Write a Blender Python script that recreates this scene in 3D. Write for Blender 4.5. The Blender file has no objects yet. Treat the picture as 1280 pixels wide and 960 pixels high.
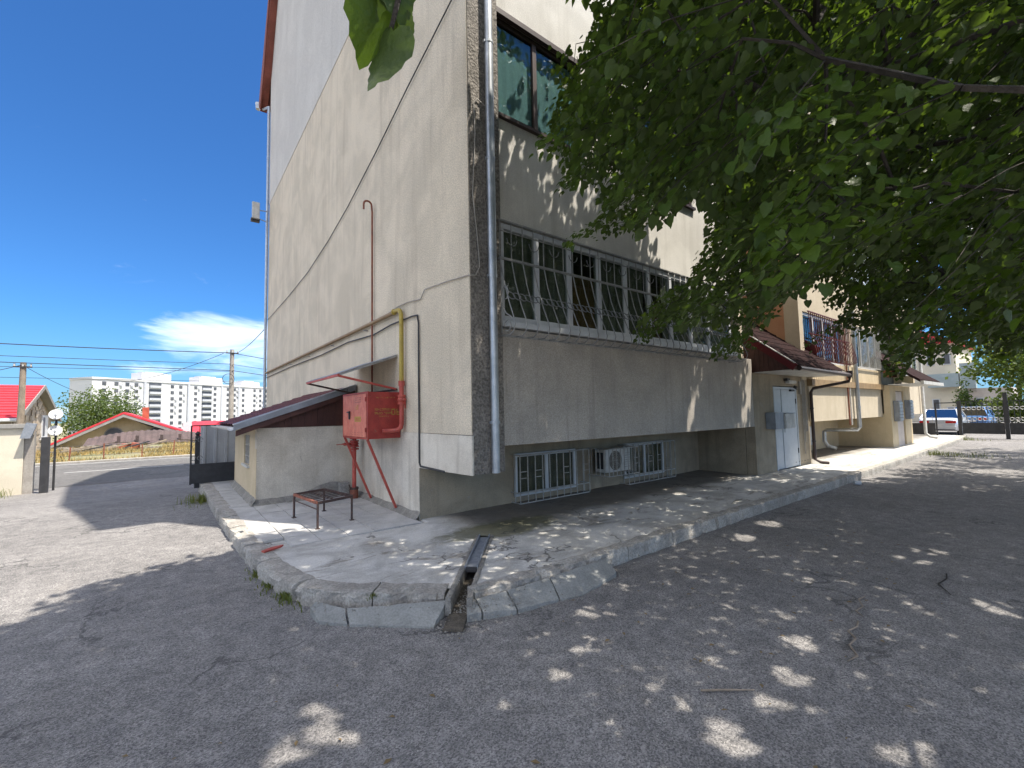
import bpy, bmesh, math, random
import numpy as np
from mathutils import Vector, Matrix, noise

SC = bpy.context.scene
COL = SC.collection
random.seed(5)
RAD = math.radians

# ------------------------------------------------------------------ camera
YAW, PITCH, ROLL = RAD(37.678), RAD(3.752), RAD(-1.169)
cam = bpy.data.cameras.new('camera')
cam.sensor_width = 36.0
cam.lens = 36.0 * 555.4 / 1280.0
cam.clip_start = 0.05
cam.clip_end = 6000
camo = bpy.data.objects.new('camera', cam)
COL.objects.link(camo)
_f = Vector((math.sin(YAW)*math.cos(PITCH), math.cos(YAW)*math.cos(PITCH), math.sin(PITCH)))
_r = Vector((math.cos(YAW), -math.sin(YAW), 0))
_u = _r.cross(_f)
_r2 = _r*math.cos(ROLL) + _u*math.sin(ROLL)
_u2 = -_r*math.sin(ROLL) + _u*math.cos(ROLL)
_m = Matrix((_r2, _u2, -_f)).transposed().to_4x4()
_m.translation = (0, 0, 1.55)
camo.matrix_world = _m
SC.camera = camo

# ------------------------------------------------------------------ light
TOSUN = Vector((.235, -.375, 1.0)).normalized()
SUN_EL = math.asin(TOSUN.z)
SUN_AZ = math.atan2(TOSUN.x, TOSUN.y)
sun = bpy.data.lights.new('sun', 'SUN')
sun.energy = 2.75
sun.angle = RAD(.53)
sun.color = (1.0, .965, .91)
suno = bpy.data.objects.new('sun', sun)
COL.objects.link(suno)
suno.rotation_euler = TOSUN.to_track_quat('Z', 'Y').to_euler()
suno.location = (5, -8, 30)

SC.view_settings.view_transform = 'Standard'
SC.view_settings.look = 'None'
SC.view_settings.exposure = 1.75
SC.view_settings.gamma = 1.0
SC.view_settings.use_white_balance = True      # the phone warmed its picture for the shade
SC.view_settings.white_balance_temperature = 7000
SC.view_settings.white_balance_tint = 10

world = bpy.data.worlds.new('World')
SC.world = world
world.use_nodes = True
nt = world.node_tree
nt.nodes.clear()


def N(nt, typ, **kw):
    n = nt.nodes.new(typ)
    for k, v in kw.items():
        if k.startswith('i_'):
            n.inputs[k[2:].replace('_', ' ')].default_value = v
        else:
            setattr(n, k, v)
    return n


def LK(nt, a, b):
    nt.links.new(a, b)


def mathn(nt, op, a, b=None, c=None, clamp=False):
    n = nt.nodes.new('ShaderNodeMath')
    n.operation = op
    n.use_clamp = clamp
    for i, v in enumerate((a, b, c)):
        if v is None:
            continue
        if isinstance(v, (int, float)):
            n.inputs[i].default_value = v
        else:
            nt.links.new(v, n.inputs[i])
    return n.outputs[0]


def maprange(nt, v, a, b, c=0.0, d=1.0):
    n = nt.nodes.new('ShaderNodeMapRange')
    n.interpolation_type = 'SMOOTHSTEP'
    nt.links.new(v, n.inputs[0])
    for i, x in enumerate((a, b, c, d)):
        n.inputs[i+1].default_value = x
    return n.outputs[0]


def mixc(nt, fac, a, b, blend='MIX'):
    n = nt.nodes.new('ShaderNodeMix')
    n.data_type = 'RGBA'
    n.blend_type = blend
    for s, v in ((n.inputs[0], fac), (n.inputs[6], a), (n.inputs[7], b)):
        if isinstance(v, (int, float)):
            s.default_value = v
        elif isinstance(v, (tuple, list)):
            s.default_value = (*v[:3], 1)
        else:
            nt.links.new(v, s)
    return n.outputs[2]


SKY_STRENGTH = .05
sky = N(nt, 'ShaderNodeTexSky')
sky.sky_type = 'NISHITA'
sky.sun_disc = False
sky.sun_elevation = SUN_EL
sky.sun_rotation = SUN_AZ
sky.altitude = 100
sky.air_density = 1.0
sky.dust_density = .25
sky.ozone_density = 2.2
tc = N(nt, 'ShaderNodeTexCoord')
sep = N(nt, 'ShaderNodeSeparateXYZ')
LK(nt, tc.outputs['Generated'], sep.inputs[0])
mp = N(nt, 'ShaderNodeMapping')
mp.inputs['Scale'].default_value = (3.2, 3.2, 11.0)
mp.inputs['Location'].default_value = (.35, .1, .2)
LK(nt, tc.outputs['Generated'], mp.inputs[0])
n1 = N(nt, 'ShaderNodeTexNoise', i_Scale=1.6, i_Detail=7.0, i_Roughness=.58, i_Distortion=.5)
LK(nt, mp.outputs[0], n1.inputs['Vector'])
# cumulus: banks in view, and unseen ones added round the sky as fill light, their edges broken up by noise
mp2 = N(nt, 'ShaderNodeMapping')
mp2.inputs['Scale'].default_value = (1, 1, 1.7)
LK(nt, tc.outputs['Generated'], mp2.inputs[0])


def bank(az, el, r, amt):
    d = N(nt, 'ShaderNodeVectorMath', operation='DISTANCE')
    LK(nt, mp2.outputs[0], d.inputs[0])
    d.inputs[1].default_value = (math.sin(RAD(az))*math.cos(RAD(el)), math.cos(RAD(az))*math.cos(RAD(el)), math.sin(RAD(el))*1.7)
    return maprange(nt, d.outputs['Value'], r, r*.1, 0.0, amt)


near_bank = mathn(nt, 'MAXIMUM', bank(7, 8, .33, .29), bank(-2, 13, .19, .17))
fill_banks = None  # clouds out of view, added to brighten the shade
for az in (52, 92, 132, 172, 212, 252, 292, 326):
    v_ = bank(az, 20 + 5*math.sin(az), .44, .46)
    fill_banks = v_ if fill_banks is None else mathn(nt, 'MAXIMUM', fill_banks, v_)
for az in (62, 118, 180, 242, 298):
    fill_banks = mathn(nt, 'MAXIMUM', fill_banks, bank(az, 50, .50, .46))
fill_banks = mathn(nt, 'MAXIMUM', fill_banks, bank(180, 80, .42, .38))
low = maprange(nt, sep.outputs[2], .22, .02, -.05, .07)
above = maprange(nt, sep.outputs[2], -.01, .02)
cl = mathn(nt, 'MULTIPLY', maprange(nt, mathn(nt, 'ADD', mathn(nt, 'ADD', n1.outputs[0], near_bank), low), .665, .88), mathn(nt, 'MULTIPLY', above, .24))
cl2 = mathn(nt, 'MULTIPLY', maprange(nt, mathn(nt, 'ADD', n1.outputs[0], fill_banks), .67, .90), above)
skyc = mixc(nt, 1.0, sky.outputs[0], (.30, .72, 1.22), 'MULTIPLY')
skyc = mixc(nt, maprange(nt, sep.outputs[2], .20, -.02, 0.0, .62), skyc, (1.75, 3.3, 5.4))      # haze along the horizon
CLOUD = (21.5, 21.7, 22.0)  # bright enough for the unseen banks to lift the shade
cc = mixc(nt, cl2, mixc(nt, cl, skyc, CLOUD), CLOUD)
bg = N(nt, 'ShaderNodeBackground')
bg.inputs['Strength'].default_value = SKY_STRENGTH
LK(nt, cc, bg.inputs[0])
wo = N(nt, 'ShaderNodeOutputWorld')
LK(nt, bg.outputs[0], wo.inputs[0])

# ------------------------------------------------------------------ materials


def base_mat(name):
    m = bpy.data.materials.new(name)
    m.use_nodes = True
    t = m.node_tree
    t.nodes.clear()
    out = N(t, 'ShaderNodeOutputMaterial')
    b = N(t, 'ShaderNodeBsdfPrincipled')
    LK(t, b.outputs[0], out.inputs[0])
    return m, t, b, out


def noise_tex(t, vec, scale, detail=4, rough=.55, dist=0.0):
    n = N(t, 'ShaderNodeTexNoise')
    n.inputs['Scale'].default_value = scale
    n.inputs['Detail'].default_value = detail
    n.inputs['Roughness'].default_value = rough
    n.inputs['Distortion'].default_value = dist
    LK(t, vec, n.inputs['Vector'])
    return n.outputs[0]


def scaled(t, vec, s):
    n = N(t, 'ShaderNodeMapping')
    n.inputs['Scale'].default_value = s
    LK(t, vec, n.inputs[0])
    return n.outputs[0]


def M(name, c1, c2=None, rough=.8, scale=2.0, fine=60.0, fineamt=.25, bump=.15, bdist=.006,
      streak=0.0, streakc=(.12, .10, .08), metallic=0.0, cover=0.0, coverc=(.3, .12, .05), spec=.4):
    """mottled procedural surface: two tones, fine grain, vertical weather streaks, patches of wear"""
    m, t, b, out = base_mat(name)
    if c2 is None:
        c2 = tuple(x*.75 for x in c1)
    pos = N(t, 'ShaderNodeNewGeometry').outputs['Position']
    big = maprange(t, noise_tex(t, pos, scale, 5, .6, .4), .35, .65)
    col = mixc(t, big, c1, c2)
    fn = noise_tex(t, pos, fine, 3, .6)
    col = mixc(t, fineamt, col, mixc(t, maprange(t, fn, .3, .7), (.25, .25, .25), (1.0, 1.0, 1.0)), 'MULTIPLY')
    if streak > 0:
        sv = noise_tex(t, scaled(t, pos, (3.3, 3.3, .22)), 1.6, 5, .65, .3)
        col = mixc(t, mathn(t, 'MULTIPLY', maprange(t, sv, .48, .74), streak), col, streakc)
    if cover > 0:
        cv = noise_tex(t, pos, scale*3.1, 6, .7, .8)
        col = mixc(t, maprange(t, cv, .66-cover*.25, .72-cover*.25), col, coverc)
    LK(t, col, b.inputs['Base Color'])
    b.inputs['Roughness'].default_value = rough
    b.inputs['Metallic'].default_value = metallic
    b.inputs['Specular IOR Level'].default_value = spec
    if bump > 0:
        bp = N(t, 'ShaderNodeBump')
        bp.inputs['Strength'].default_value = bump
        bp.inputs['Distance'].default_value = bdist
        LK(t, fn, bp.inputs['Height'])
        LK(t, bp.outputs[0], b.inputs['Normal'])
    return m


MAT = {}
MAT['stucco'] = M('stucco', (.80, .70, .55), (.66, .58, .455), .92, 1.1, 55, .5, .9, .014, .42, (.36, .30, .23))
MAT['stucco_new'] = M('stucco_new', (.63, .61, .57), (.57, .55, .515), .92, .8, 45, .35, .6, .012, .35, (.40, .38, .36))
MAT['plinth'] = M('plinth', (.70, .65, .56), (.57, .52, .44), .9, 1.8, 70, .3, .35, .006, .45, (.20, .17, .14))
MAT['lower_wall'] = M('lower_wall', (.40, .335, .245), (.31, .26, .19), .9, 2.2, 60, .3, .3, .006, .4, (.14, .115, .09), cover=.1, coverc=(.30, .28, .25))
MAT['shed_wall'] = M('shed_wall', (.66, .61, .52), (.54, .49, .41), .9, 2.2, 60, .3, .4, .006, .35, (.3, .26, .2), cover=.08, coverc=(.36, .33, .29))
MAT['front_wall'] = M('front_wall', (.70, .68, .63), (.60, .58, .535), .92, 1.3, 70, .35, .5, .008, .35, (.36, .34, .30))
MAT['roughcast'] = M('roughcast', (.34, .31, .275), (.25, .23, .205), .95, 3, 34, .75, 1.0, .03, .1)
MAT['parapet'] = M('parapet', (.50, .455, .40), (.42, .385, .34), .92, 1.5, 80, .45, .5, .008, .35, (.15, .135, .115))
MAT['cream'] = M('cream', (.60, .49, .33), (.53, .43, .28), .9, 1.4, 60, .2, .3, .006, .3, (.34, .27, .18))
MAT['cream_light'] = M('cream_light', (.56, .485, .37), (.50, .43, .32), .9, 1.4, 60, .2, .3, .006, .3, (.36, .3, .22))
MAT['orange_wall'] = M('orange_wall', (.50, .27, .16), (.44, .23, .13), .9, 1.4, 60, .2, .3, .006, .2, (.3, .16, .1))
MAT['galv'] = M('galvanised', (.50, .53, .56), (.38, .41, .44), .42, 5, 90, .15, .05, .002, .25, (.25, .25, .26), metallic=.75)
MAT['grey_metal'] = M('grey_metal', (.30, .33, .37), (.24, .26, .29), .5, 4, 90, .15, .05, .002, .2, metallic=.3)
MAT['white_pvc'] = M('white_pvc', (.60, .62, .64), (.53, .55, .57), .4, 3, 50, .1, 0)
MAT['white_paint'] = M('white_paint', (.60, .60, .58), (.48, .47, .44), .55, 5, 70, .2, .15, .002, .2, (.3, .27, .22))
MAT['white_iron'] = M('white_iron', (.46, .45, .42), (.34, .32, .29), .55, 8, 70, .2, .1, .002, 0, cover=.12, coverc=(.2, .11, .06))
MAT['grey_iron'] = M('grey_iron', (.36, .36, .35), (.27, .27, .265), .5, 9, 70, .2, .1, .002, 0, metallic=.3)
MAT['red_paint'] = M('red_paint', (.40, .050, .038), (.30, .036, .030), .5, 6, 60, .2, .1, .002, .3, (.12, .03, .025), cover=.2, coverc=(.25, .09, .06))
MAT['red_faded'] = M('red_faded', (.50, .10, .075), (.40, .065, .05), .55, 7, 60, .2, .1, .002, .25, (.25, .05, .04), cover=.2, coverc=(.28, .16, .12))
MAT['door_red'] = M('door_red', (.66, .21, .15), (.54, .14, .10), .55, 7, 60, .25, .15, .002, .35, (.34, .10, .07), cover=.2, coverc=(.38, .26, .19))
MAT['rust'] = M('rust_paint', (.30, .10, .06), (.20, .07, .045), .75, 9, 80, .35, .2, .002, 0, cover=.2, coverc=(.11, .06, .045))
MAT['dark_rust'] = M('dark_rust', (.105, .06, .05), (.06, .042, .04), .7, 12, 80, .35, .2, .002, 0, cover=.2, coverc=(.17, .075, .04))
MAT['yellow_paint'] = M('yellow_paint', (.44, .33, .065), (.36, .27, .06), .55, 6, 60, .2, .1, .002, .2, (.2, .14, .05))
MAT['brown_pipe'] = M('brown_pipe', (.33, .225, .12), (.25, .17, .09), .6, 5, 60, .25, .1, .002, 0)
MAT['black_cable'] = M('black_cable', (.03, .03, .033), (.045, .045, .05), .6, 6, 50, .1, 0)
MAT['grey_cable'] = M('grey_cable', (.36, .34, .31), (.30, .28, .25), .7, 6, 50, .1, 0)
MAT['dark_metal'] = M('dark_metal', (.045, .045, .048), (.032, .032, .034), .55, 6, 60, .25, .1, .002, .15, (.09, .07, .06))
MAT['brown_board'] = M('brown_board', (.082, .032, .026), (.06, .024, .020), .5, 5, 40, .2, .1, .002, .2, (.04, .02, .018))
MAT['eave_board'] = M('eave_board', (.27, .075, .05), (.20, .055, .035), .7, 2, 30, .3, .2, .004, .4, (.14, .05, .03))
MAT['maroon_tile'] = M('maroon_tile', (.145, .050, .048), (.10, .036, .036), .6, 4, 60, .35, .2, .003, 0, cover=.1, coverc=(.2, .12, .11), spec=.15)
MAT['dark_tile'] = M('dark_tile', (.034, .018, .018), (.022, .013, .013), .95, 4, 60, .3, .2, .003, 0, spec=.08)
MAT['red_roof'] = M('red_roof', (.62, .045, .06), (.54, .038, .05), .5, 2, 40, .15, .05, .002)
MAT['red_flash'] = M('red_flash', (.13, .010, .014), (.10, .008, .012), .45, 3, 40, .1, 0)
MAT['white_wall'] = M('white_wall', (.60, .60, .61), (.55, .555, .57), .85, .08, 8, .1, 0)
MAT['white_slab'] = M('white_slab', (.47, .49, .53), (.42, .44, .48), .85, .08, 8, .1, 0)
MAT['dim_pane'] = M('dim_pane', (.055, .065, .08), (.11, .115, .13), .45, .3, 8, .1, 0)
MAT['stone'] = M('stone', (.50, .42, .33), (.33, .27, .21), .9, 1.4, 5, .3, .4, .03)
MAT['pale_render'] = M('pale_render', (.70, .64, .52), (.62, .56, .45), .9, .6, 20, .15, 0)
MAT['boundary'] = M('boundary_render', (.68, .62, .50), (.60, .54, .43), .9, 1.4, 50, .2, .3, .005, .2, (.45, .39, .3))
MAT['gray_soffit'] = M('gray_soffit', (.30, .29, .27), (.25, .24, .23), .8, 1, 20, .2, 0)
MAT['brick_red'] = M('brick_red', (.42, .12, .07), (.32, .085, .05), .9, 2, 20, .3, .3, .01)
MAT['old_roof'] = M('old_roof', (.115, .082, .08), (.08, .06, .058), .9, 1, 14, .4, .3, .02)
MAT['pole'] = M('pole_concrete', (.40, .37, .33), (.32, .29, .26), .9, 3, 40, .3, .3, .004, .2)
MAT['wood_pole'] = M('wood_pole', (.32, .26, .20), (.23, .185, .14), .9, 3, 40, .3, .3, .004, .4)
MAT['kerb'] = M('kerb_concrete', (.45, .43, .39), (.32, .30, .27), .93, 3.5, 45, .5, .8, .012, 0, cover=.18, coverc=(.17, .15, .12))
MAT['apron'] = M('apron_concrete', (.31, .315, .30), (.23, .235, .225), .92, 4, 60, .35, .4, .006, 0, cover=.05, coverc=(.48, .475, .45))
MAT['tile_a'] = M('tile_paver', (.53, .525, .51), (.42, .415, .40), .88, 3.2, 90, .3, .3, .003, 0, cover=.08, coverc=(.25, .24, .22))
MAT['silver_car'] = M('silver_paint', (.58, .61, .66), (.56, .59, .64), .28, 2, 30, .02, 0, metallic=.5, spec=.6)
MAT['blue_car'] = M('blue_paint', (.12, .26, .52), (.11, .24, .50), .28, 2, 30, .02, 0, metallic=.3, spec=.6)
MAT['tyre'] = M('tyre_rubber', (.03, .03, .03), (.022, .022, .022), .8, 9, 50, .2, 0)
MAT['tail_red'] = M('tail_lens', (.42, .012, .012), (.36, .01, .01), .2, 9, 50, .05, 0)
MAT['bark'] = M('bark', (.055, .045, .036), (.035, .029, .024), .95, 5, 25, .5, .8, .02, 0)
MAT['white_door'] = M('white_door', (.52, .56, .60), (.46, .50, .54), .45, 3, 60, .12, .05, .002, .15, (.33, .33, .33))
MAT['cardboard'] = M('cardboard', (.30, .18, .09), (.26, .155, .08), .85, 3, 40, .15, 0)
MAT['curtain'] = M('curtain', (.42, .41, .35), (.33, .32, .27), .9, 5, 40, .15, 0)
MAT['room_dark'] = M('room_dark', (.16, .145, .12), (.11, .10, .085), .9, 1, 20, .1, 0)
MAT['terracotta'] = M('terracotta', (.40, .15, .08), (.34, .12, .065), .8, 5, 50, .2, .1)
MAT['paint_line'] = M('road_paint', (.62, .62, .60), (.42, .42, .41), .8, 2, 15, .4, 0)
MAT['path_pale'] = M('pale_gravel', (.55, .51, .45), (.45, .41, .36), .95, 1.5, 15, .3, .2)
MAT['rubble'] = M('rubble', (.42, .38, .33), (.30, .26, .22), .95, 2, 10, .4, .4, .02)
MAT['dark_ring'] = M('iron_ring', (.24, .245, .25), (.17, .175, .18), .45, 9, 70, .2, 0, metallic=.4)
MAT['brown_frame'] = M('brown_frame', (.055, .032, .028), (.042, .026, .024), .45, 5, 40, .15, 0)
MAT['red_grille'] = M('red_grille', (.12, .018, .018), (.09, .015, .015), .5, 6, 50, .1, 0)
MAT['pale_blue'] = M('pale_blue_panel', (.36, .43, .45), (.30, .37, .39), .7, 1, 20, .1, 0)
MAT['mauve_wall'] = M('far_render', (.56, .50, .46), (.50, .44, .40), .9, 1, 20, .15, 0)
MAT['yellow_print'] = M('yellow_print', (.58, .40, .08), (.40, .24, .06), .7, 60, 160, .6, 0)
MAT['hatch_grey'] = M('hatch_grey', (.33, .36, .40), (.26, .285, .32), .5, 14, 120, .3, .2, .003, metallic=.3)
MAT['mortar'] = M('mortar', (.35, .33, .295), (.25, .235, .21), .95, 8, 90, .5, .9, .012)
MAT['dirt'] = M('dirt', (.14, .12, .095), (.09, .078, .062), .98, 9, 70, .6, .8, .01)


def glass_mat(name, tint=(.55, .62, .62), fac=.25, gloss=(.9, .95, 1.0), ior=1.5):
    m, t, b, out = base_mat(name)
    t.nodes.remove(b)
    tr = N(t, 'ShaderNodeBsdfTransparent')
    tr.inputs[0].default_value = (*tint, 1)
    gl = N(t, 'ShaderNodeBsdfGlossy')
    gl.inputs['Roughness'].default_value = .02
    gl.inputs[0].default_value = (*gloss, 1)
    fr = N(t, 'ShaderNodeFresnel')
    fr.inputs[0].default_value = ior
    pos = N(t, 'ShaderNodeNewGeometry').outputs['Position']
    bp = N(t, 'ShaderNodeBump')
    bp.inputs['Strength'].default_value = .06
    bp.inputs['Distance'].default_value = .05
    LK(t, noise_tex(t, pos, 2.2, 2), bp.inputs['Height'])
    LK(t, bp.outputs[0], gl.inputs['Normal'])
    mx = N(t, 'ShaderNodeMixShader')
    front = mathn(t, 'SUBTRACT', 1.0, N(t, 'ShaderNodeNewGeometry').outputs['Backfacing'])      # the far face of the sheet only transmits
    LK(t, mathn(t, 'MULTIPLY', mathn(t, 'ADD', fr.outputs[0], fac, clamp=True), front), mx.inputs[0])
    LK(t, tr.outputs[0], mx.inputs[1])
    LK(t, gl.outputs[0], mx.inputs[2])
    LK(t, mx.outputs[0], out.inputs[0])
    return m


MAT['glass'] = glass_mat('window_glass', (.66, .70, .67), .04, ior=1.4)
MAT['glass_teal'] = glass_mat('teal_glass', (.66, .76, .755), .06, (.8, .92, .95), 1.3)
MAT['car_glass'] = glass_mat('car_glass', (.10, .12, .13), .25)


def asphalt_mat(name, c1, c2, warm=.0):
    m, t, b, out = base_mat(name)
    pos = N(t, 'ShaderNodeNewGeometry').outputs['Position']
    big = maprange(t, noise_tex(t, pos, .55, 6, .62, .6), .36, .66)
    col = mixc(t, big, c1, c2)
    mid = maprange(t, noise_tex(t, pos, 6.5, 5, .7), .34, .70)
    col = mixc(t, .5, col, mixc(t, mid, (.52, .52, .52), (1.25, 1.24, 1.22)), 'MULTIPLY')
    vo = N(t, 'ShaderNodeTexVoronoi')
    vo.inputs['Scale'].default_value = 135
    LK(t, pos, vo.inputs['Vector'])
    sepc = N(t, 'ShaderNodeSeparateColor')
    LK(t, vo.outputs['Color'], sepc.inputs[0])
    grain = mixc(t, sepc.outputs[0], (.35, .35, .36), (1.65, 1.62, 1.58))
    col = mixc(t, .85, col, grain, 'MULTIPLY')
    light = maprange(t, sepc.outputs[1], .955, .985)
    wear = maprange(t, noise_tex(t, pos, .9, 4, .6), .42, .62)
    col = mixc(t, mathn(t, 'MULTIPLY', light, mathn(t, 'MULTIPLY', wear, .7)), col, (.40, .385, .36))
    # dusty film in drifts
    dust = maprange(t, noise_tex(t, scaled(t, pos, (1, .6, 1)), .8, 7, .7, 1.0), .55, .80)
    col = mixc(t, mathn(t, 'MULTIPLY', dust, .36), col, (.26, .24, .215))
    oil = maprange(t, noise_tex(t, pos, .33, 5, .6, .5), .60, .72)
    col = mixc(t, mathn(t, 'MULTIPLY', oil, .45), col, (.07, .066, .062))
    # hair cracks
    vc = N(t, 'ShaderNodeTexVoronoi')
    vc.feature = 'DISTANCE_TO_EDGE'
    vc.inputs['Scale'].default_value = .42
    wob = N(t, 'ShaderNodeVectorMath', operation='ADD')
    wn = N(t, 'ShaderNodeTexNoise')
    wn.inputs['Scale'].default_value = 2.6
    wn.inputs['Detail'].default_value = 6
    LK(t, pos, wn.inputs['Vector'])
    ws = N(t, 'ShaderNodeVectorMath', operation='SCALE')
    ws.inputs['Scale'].default_value = .9
    LK(t, wn.outputs['Color'], ws.inputs[0])
    LK(t, pos, wob.inputs[0])
    LK(t, ws.outputs[0], wob.inputs[1])
    LK(t, wob.outputs[0], vc.inputs['Vector'])
    crack = maprange(t, vc.outputs['Distance'], .010, .003)
    cm = maprange(t, noise_tex(t, pos, .7, 3), .46, .55)
    crack = mathn(t, 'MULTIPLY', crack, cm)
    col = mixc(t, mathn(t, 'MULTIPLY', crack, .5), col, (.03, .03, .03))
    LK(t, col, b.inputs['Base Color'])
    b.inputs['Roughness'].default_value = .88
    b.inputs['Specular IOR Level'].default_value = .35
    h = mathn(t, 'SUBTRACT', mathn(t, 'ADD', vo.outputs['Distance'], mathn(t, 'MULTIPLY', noise_tex(t, pos, 40, 3), .8)), mathn(t, 'MULTIPLY', crack, 2.0))
    bp = N(t, 'ShaderNodeBump')
    bp.inputs['Strength'].default_value = .55
    bp.inputs['Distance'].default_value = .006
    LK(t, h, bp.inputs['Height'])
    LK(t, bp.outputs[0], b.inputs['Normal'])
    return m


MAT['asphalt'] = asphalt_mat('asphalt', (.215, .210, .208), (.168, .164, .163))
MAT['road'] = asphalt_mat('road_asphalt', (.13, .128, .125), (.105, .104, .103))


def slab_mat():
    """weathered cast concrete: lime bloom, brown damp stains, green moss by the drain"""
    m, t, b, out = base_mat('slab_concrete')
    pos = N(t, 'ShaderNodeNewGeometry').outputs['Position']
    big = maprange(t, noise_tex(t, pos, 1.5, 7, .65, .8), .34, .66)
    col = mixc(t, big, (.60, .59, .56), (.37, .36, .335))
    bloom = maprange(t, noise_tex(t, scaled(t, pos, (1.4, 3.0, 1)), 1.9, 8, .72, 1.2), .54, .70)
    col = mixc(t, mathn(t, 'MULTIPLY', bloom, .6), col, (.66, .66, .65))
    st = maprange(t, noise_tex(t, scaled(t, pos, (1.0, 2.2, 1)), 1.3, 6, .7, 1.0), .55, .68)
    col = mixc(t, mathn(t, 'MULTIPLY', st, .85), col, (.19, .165, .13))
    sp = N(t, 'ShaderNodeSeparateXYZ')
    LK(t, pos, sp.inputs[0])
    # soil and damp that gathers along the sheltered wall strip
    wet = mathn(t, 'MULTIPLY', maprange(t, mathn(t, 'ADD', sp.outputs[1], mathn(t, 'MULTIPLY', noise_tex(t, pos, 1.2, 5), .9)), 5.0, 5.7), maprange(t, sp.outputs[0], 3.0, 3.7))
    col = mixc(t, mathn(t, 'MULTIPLY', wet, .8), col, (.105, .088, .066))
    md = N(t, 'ShaderNodeVectorMath', operation='DISTANCE')
    LK(t, scaled(t, pos, (.62, 1.5, 1)), md.inputs[0])
    md.inputs[1].default_value = (2.25, 7.45, 0)
    moss = mathn(t, 'ADD', maprange(t, md.outputs['Value'], .95, .05), mathn(t, 'MULTIPLY', noise_tex(t, pos, 5, 7, .75, .8), 1.3))
    col = mixc(t, mathn(t, 'MULTIPLY', maprange(t, moss, .80, 1.30), .8), col, (.11, .108, .05))
    fn = noise_tex(t, pos, 60, 4, .65)
    col = mixc(t, .35, col, mixc(t, maprange(t, fn, .3, .7), (.35, .35, .35), (1.1, 1.1, 1.1)), 'MULTIPLY')
    vc = N(t, 'ShaderNodeTexVoronoi')
    vc.feature = 'DISTANCE_TO_EDGE'
    vc.inputs['Scale'].default_value = .8
    wn = N(t, 'ShaderNodeTexNoise')
    wn.inputs['Scale'].default_value = 3
    wn.inputs['Detail'].default_value = 5
    LK(t, pos, wn.inputs['Vector'])
    ws = N(t, 'ShaderNodeVectorMath', operation='MULTIPLY_ADD')
    LK(t, wn.outputs['Color'], ws.inputs[0])
    ws.inputs[1].default_value = (.6, .6, .6)
    LK(t, pos, ws.inputs[2])
    LK(t, ws.outputs[0], vc.inputs['Vector'])
    crack = mathn(t, 'MULTIPLY', maprange(t, vc.outputs['Distance'], .012, .003), maprange(t, noise_tex(t, pos, 1.1, 3), .5, .56))
    col = mixc(t, mathn(t, 'MULTIPLY', crack, .75), col, (.05, .045, .04))
    LK(t, col, b.inputs['Base Color'])
    b.inputs['Roughness'].default_value = .85
    bp = N(t, 'ShaderNodeBump')
    bp.inputs['Strength'].default_value = .5
    bp.inputs['Distance'].default_value = .008
    LK(t, mathn(t, 'SUBTRACT', mathn(t, 'ADD', fn, mathn(t, 'MULTIPLY', noise_tex(t, pos, 9, 5), 1.5)), crack), bp.inputs['Height'])
    LK(t, bp.outputs[0], b.inputs['Normal'])
    return m


MAT['slab'] = slab_mat()


def terrain_mat():
    m, t, b, out = base_mat('dry_ground')
    pos = N(t, 'ShaderNodeNewGeometry').outputs['Position']
    a = maprange(t, noise_tex(t, pos, .35, 6, .65, .6), .38, .62)
    col = mixc(t, a, (.27, .235, .15), (.17, .175, .085))
    bse = maprange(t, noise_tex(t, pos, 1.1, 6, .7, .6), .56, .68)
    col = mixc(t, mathn(t, 'MULTIPLY', bse, .8), col, (.36, .31, .24))
    fn = noise_tex(t, pos, 12, 5, .7)
    col = mixc(t, .45, col, mixc(t, maprange(t, fn, .3, .7), (.4, .4, .4), (1.2, 1.2, 1.1)), 'MULTIPLY')
    LK(t, col, b.inputs['Base Color'])
    b.inputs['Roughness'].default_value = .98
    bp = N(t, 'ShaderNodeBump')
    bp.inputs['Strength'].default_value = .8
    bp.inputs['Distance'].default_value = .05
    LK(t, fn, bp.inputs['Height'])
    LK(t, bp.outputs[0], b.inputs['Normal'])
    return m


MAT['terrain'] = terrain_mat()


def leaf_mat(name, top, under, trans, tr_amt=.42, rough=.42):
    m, t, b, out = base_mat(name)
    g = N(t, 'ShaderNodeNewGeometry')
    pos = g.outputs['Position']
    var = maprange(t, noise_tex(t, pos, 1.7, 3), .3, .7)
    v2 = maprange(t, noise_tex(t, pos, 9, 2), .3, .7)
    top2 = tuple(x*f for x, f in zip(top, (2.3, 1.65, 1.0)))
    c = mixc(t, mathn(t, 'MULTIPLY', mathn(t, 'ADD', var, v2), .5), top, top2)
    c = mixc(t, g.outputs['Backfacing'], c, under)
    LK(t, c, b.inputs['Base Color'])
    b.inputs['Roughness'].default_value = rough
    b.inputs['Specular IOR Level'].default_value = .25
    tl = N(t, 'ShaderNodeBsdfTranslucent')
    tcx = mixc(t, v2, trans, tuple(x*.6 for x in trans))
    LK(t, tcx, tl.inputs[0])
    mx = N(t, 'ShaderNodeMixShader')
    mx.inputs[0].default_value = tr_amt
    LK(t, b.outputs[0], mx.inputs[1])
    LK(t, tl.outputs[0], mx.inputs[2])
    LK(t, mx.outputs[0], out.inputs[0])
    bp = N(t, 'ShaderNodeBump')
    bp.inputs['Strength'].default_value = .35
    bp.inputs['Distance'].default_value = .01
    LK(t, noise_tex(t, pos, 70, 2), bp.inputs['Height'])
    LK(t, bp.outputs[0], b.inputs['Normal'])
    return m


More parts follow.
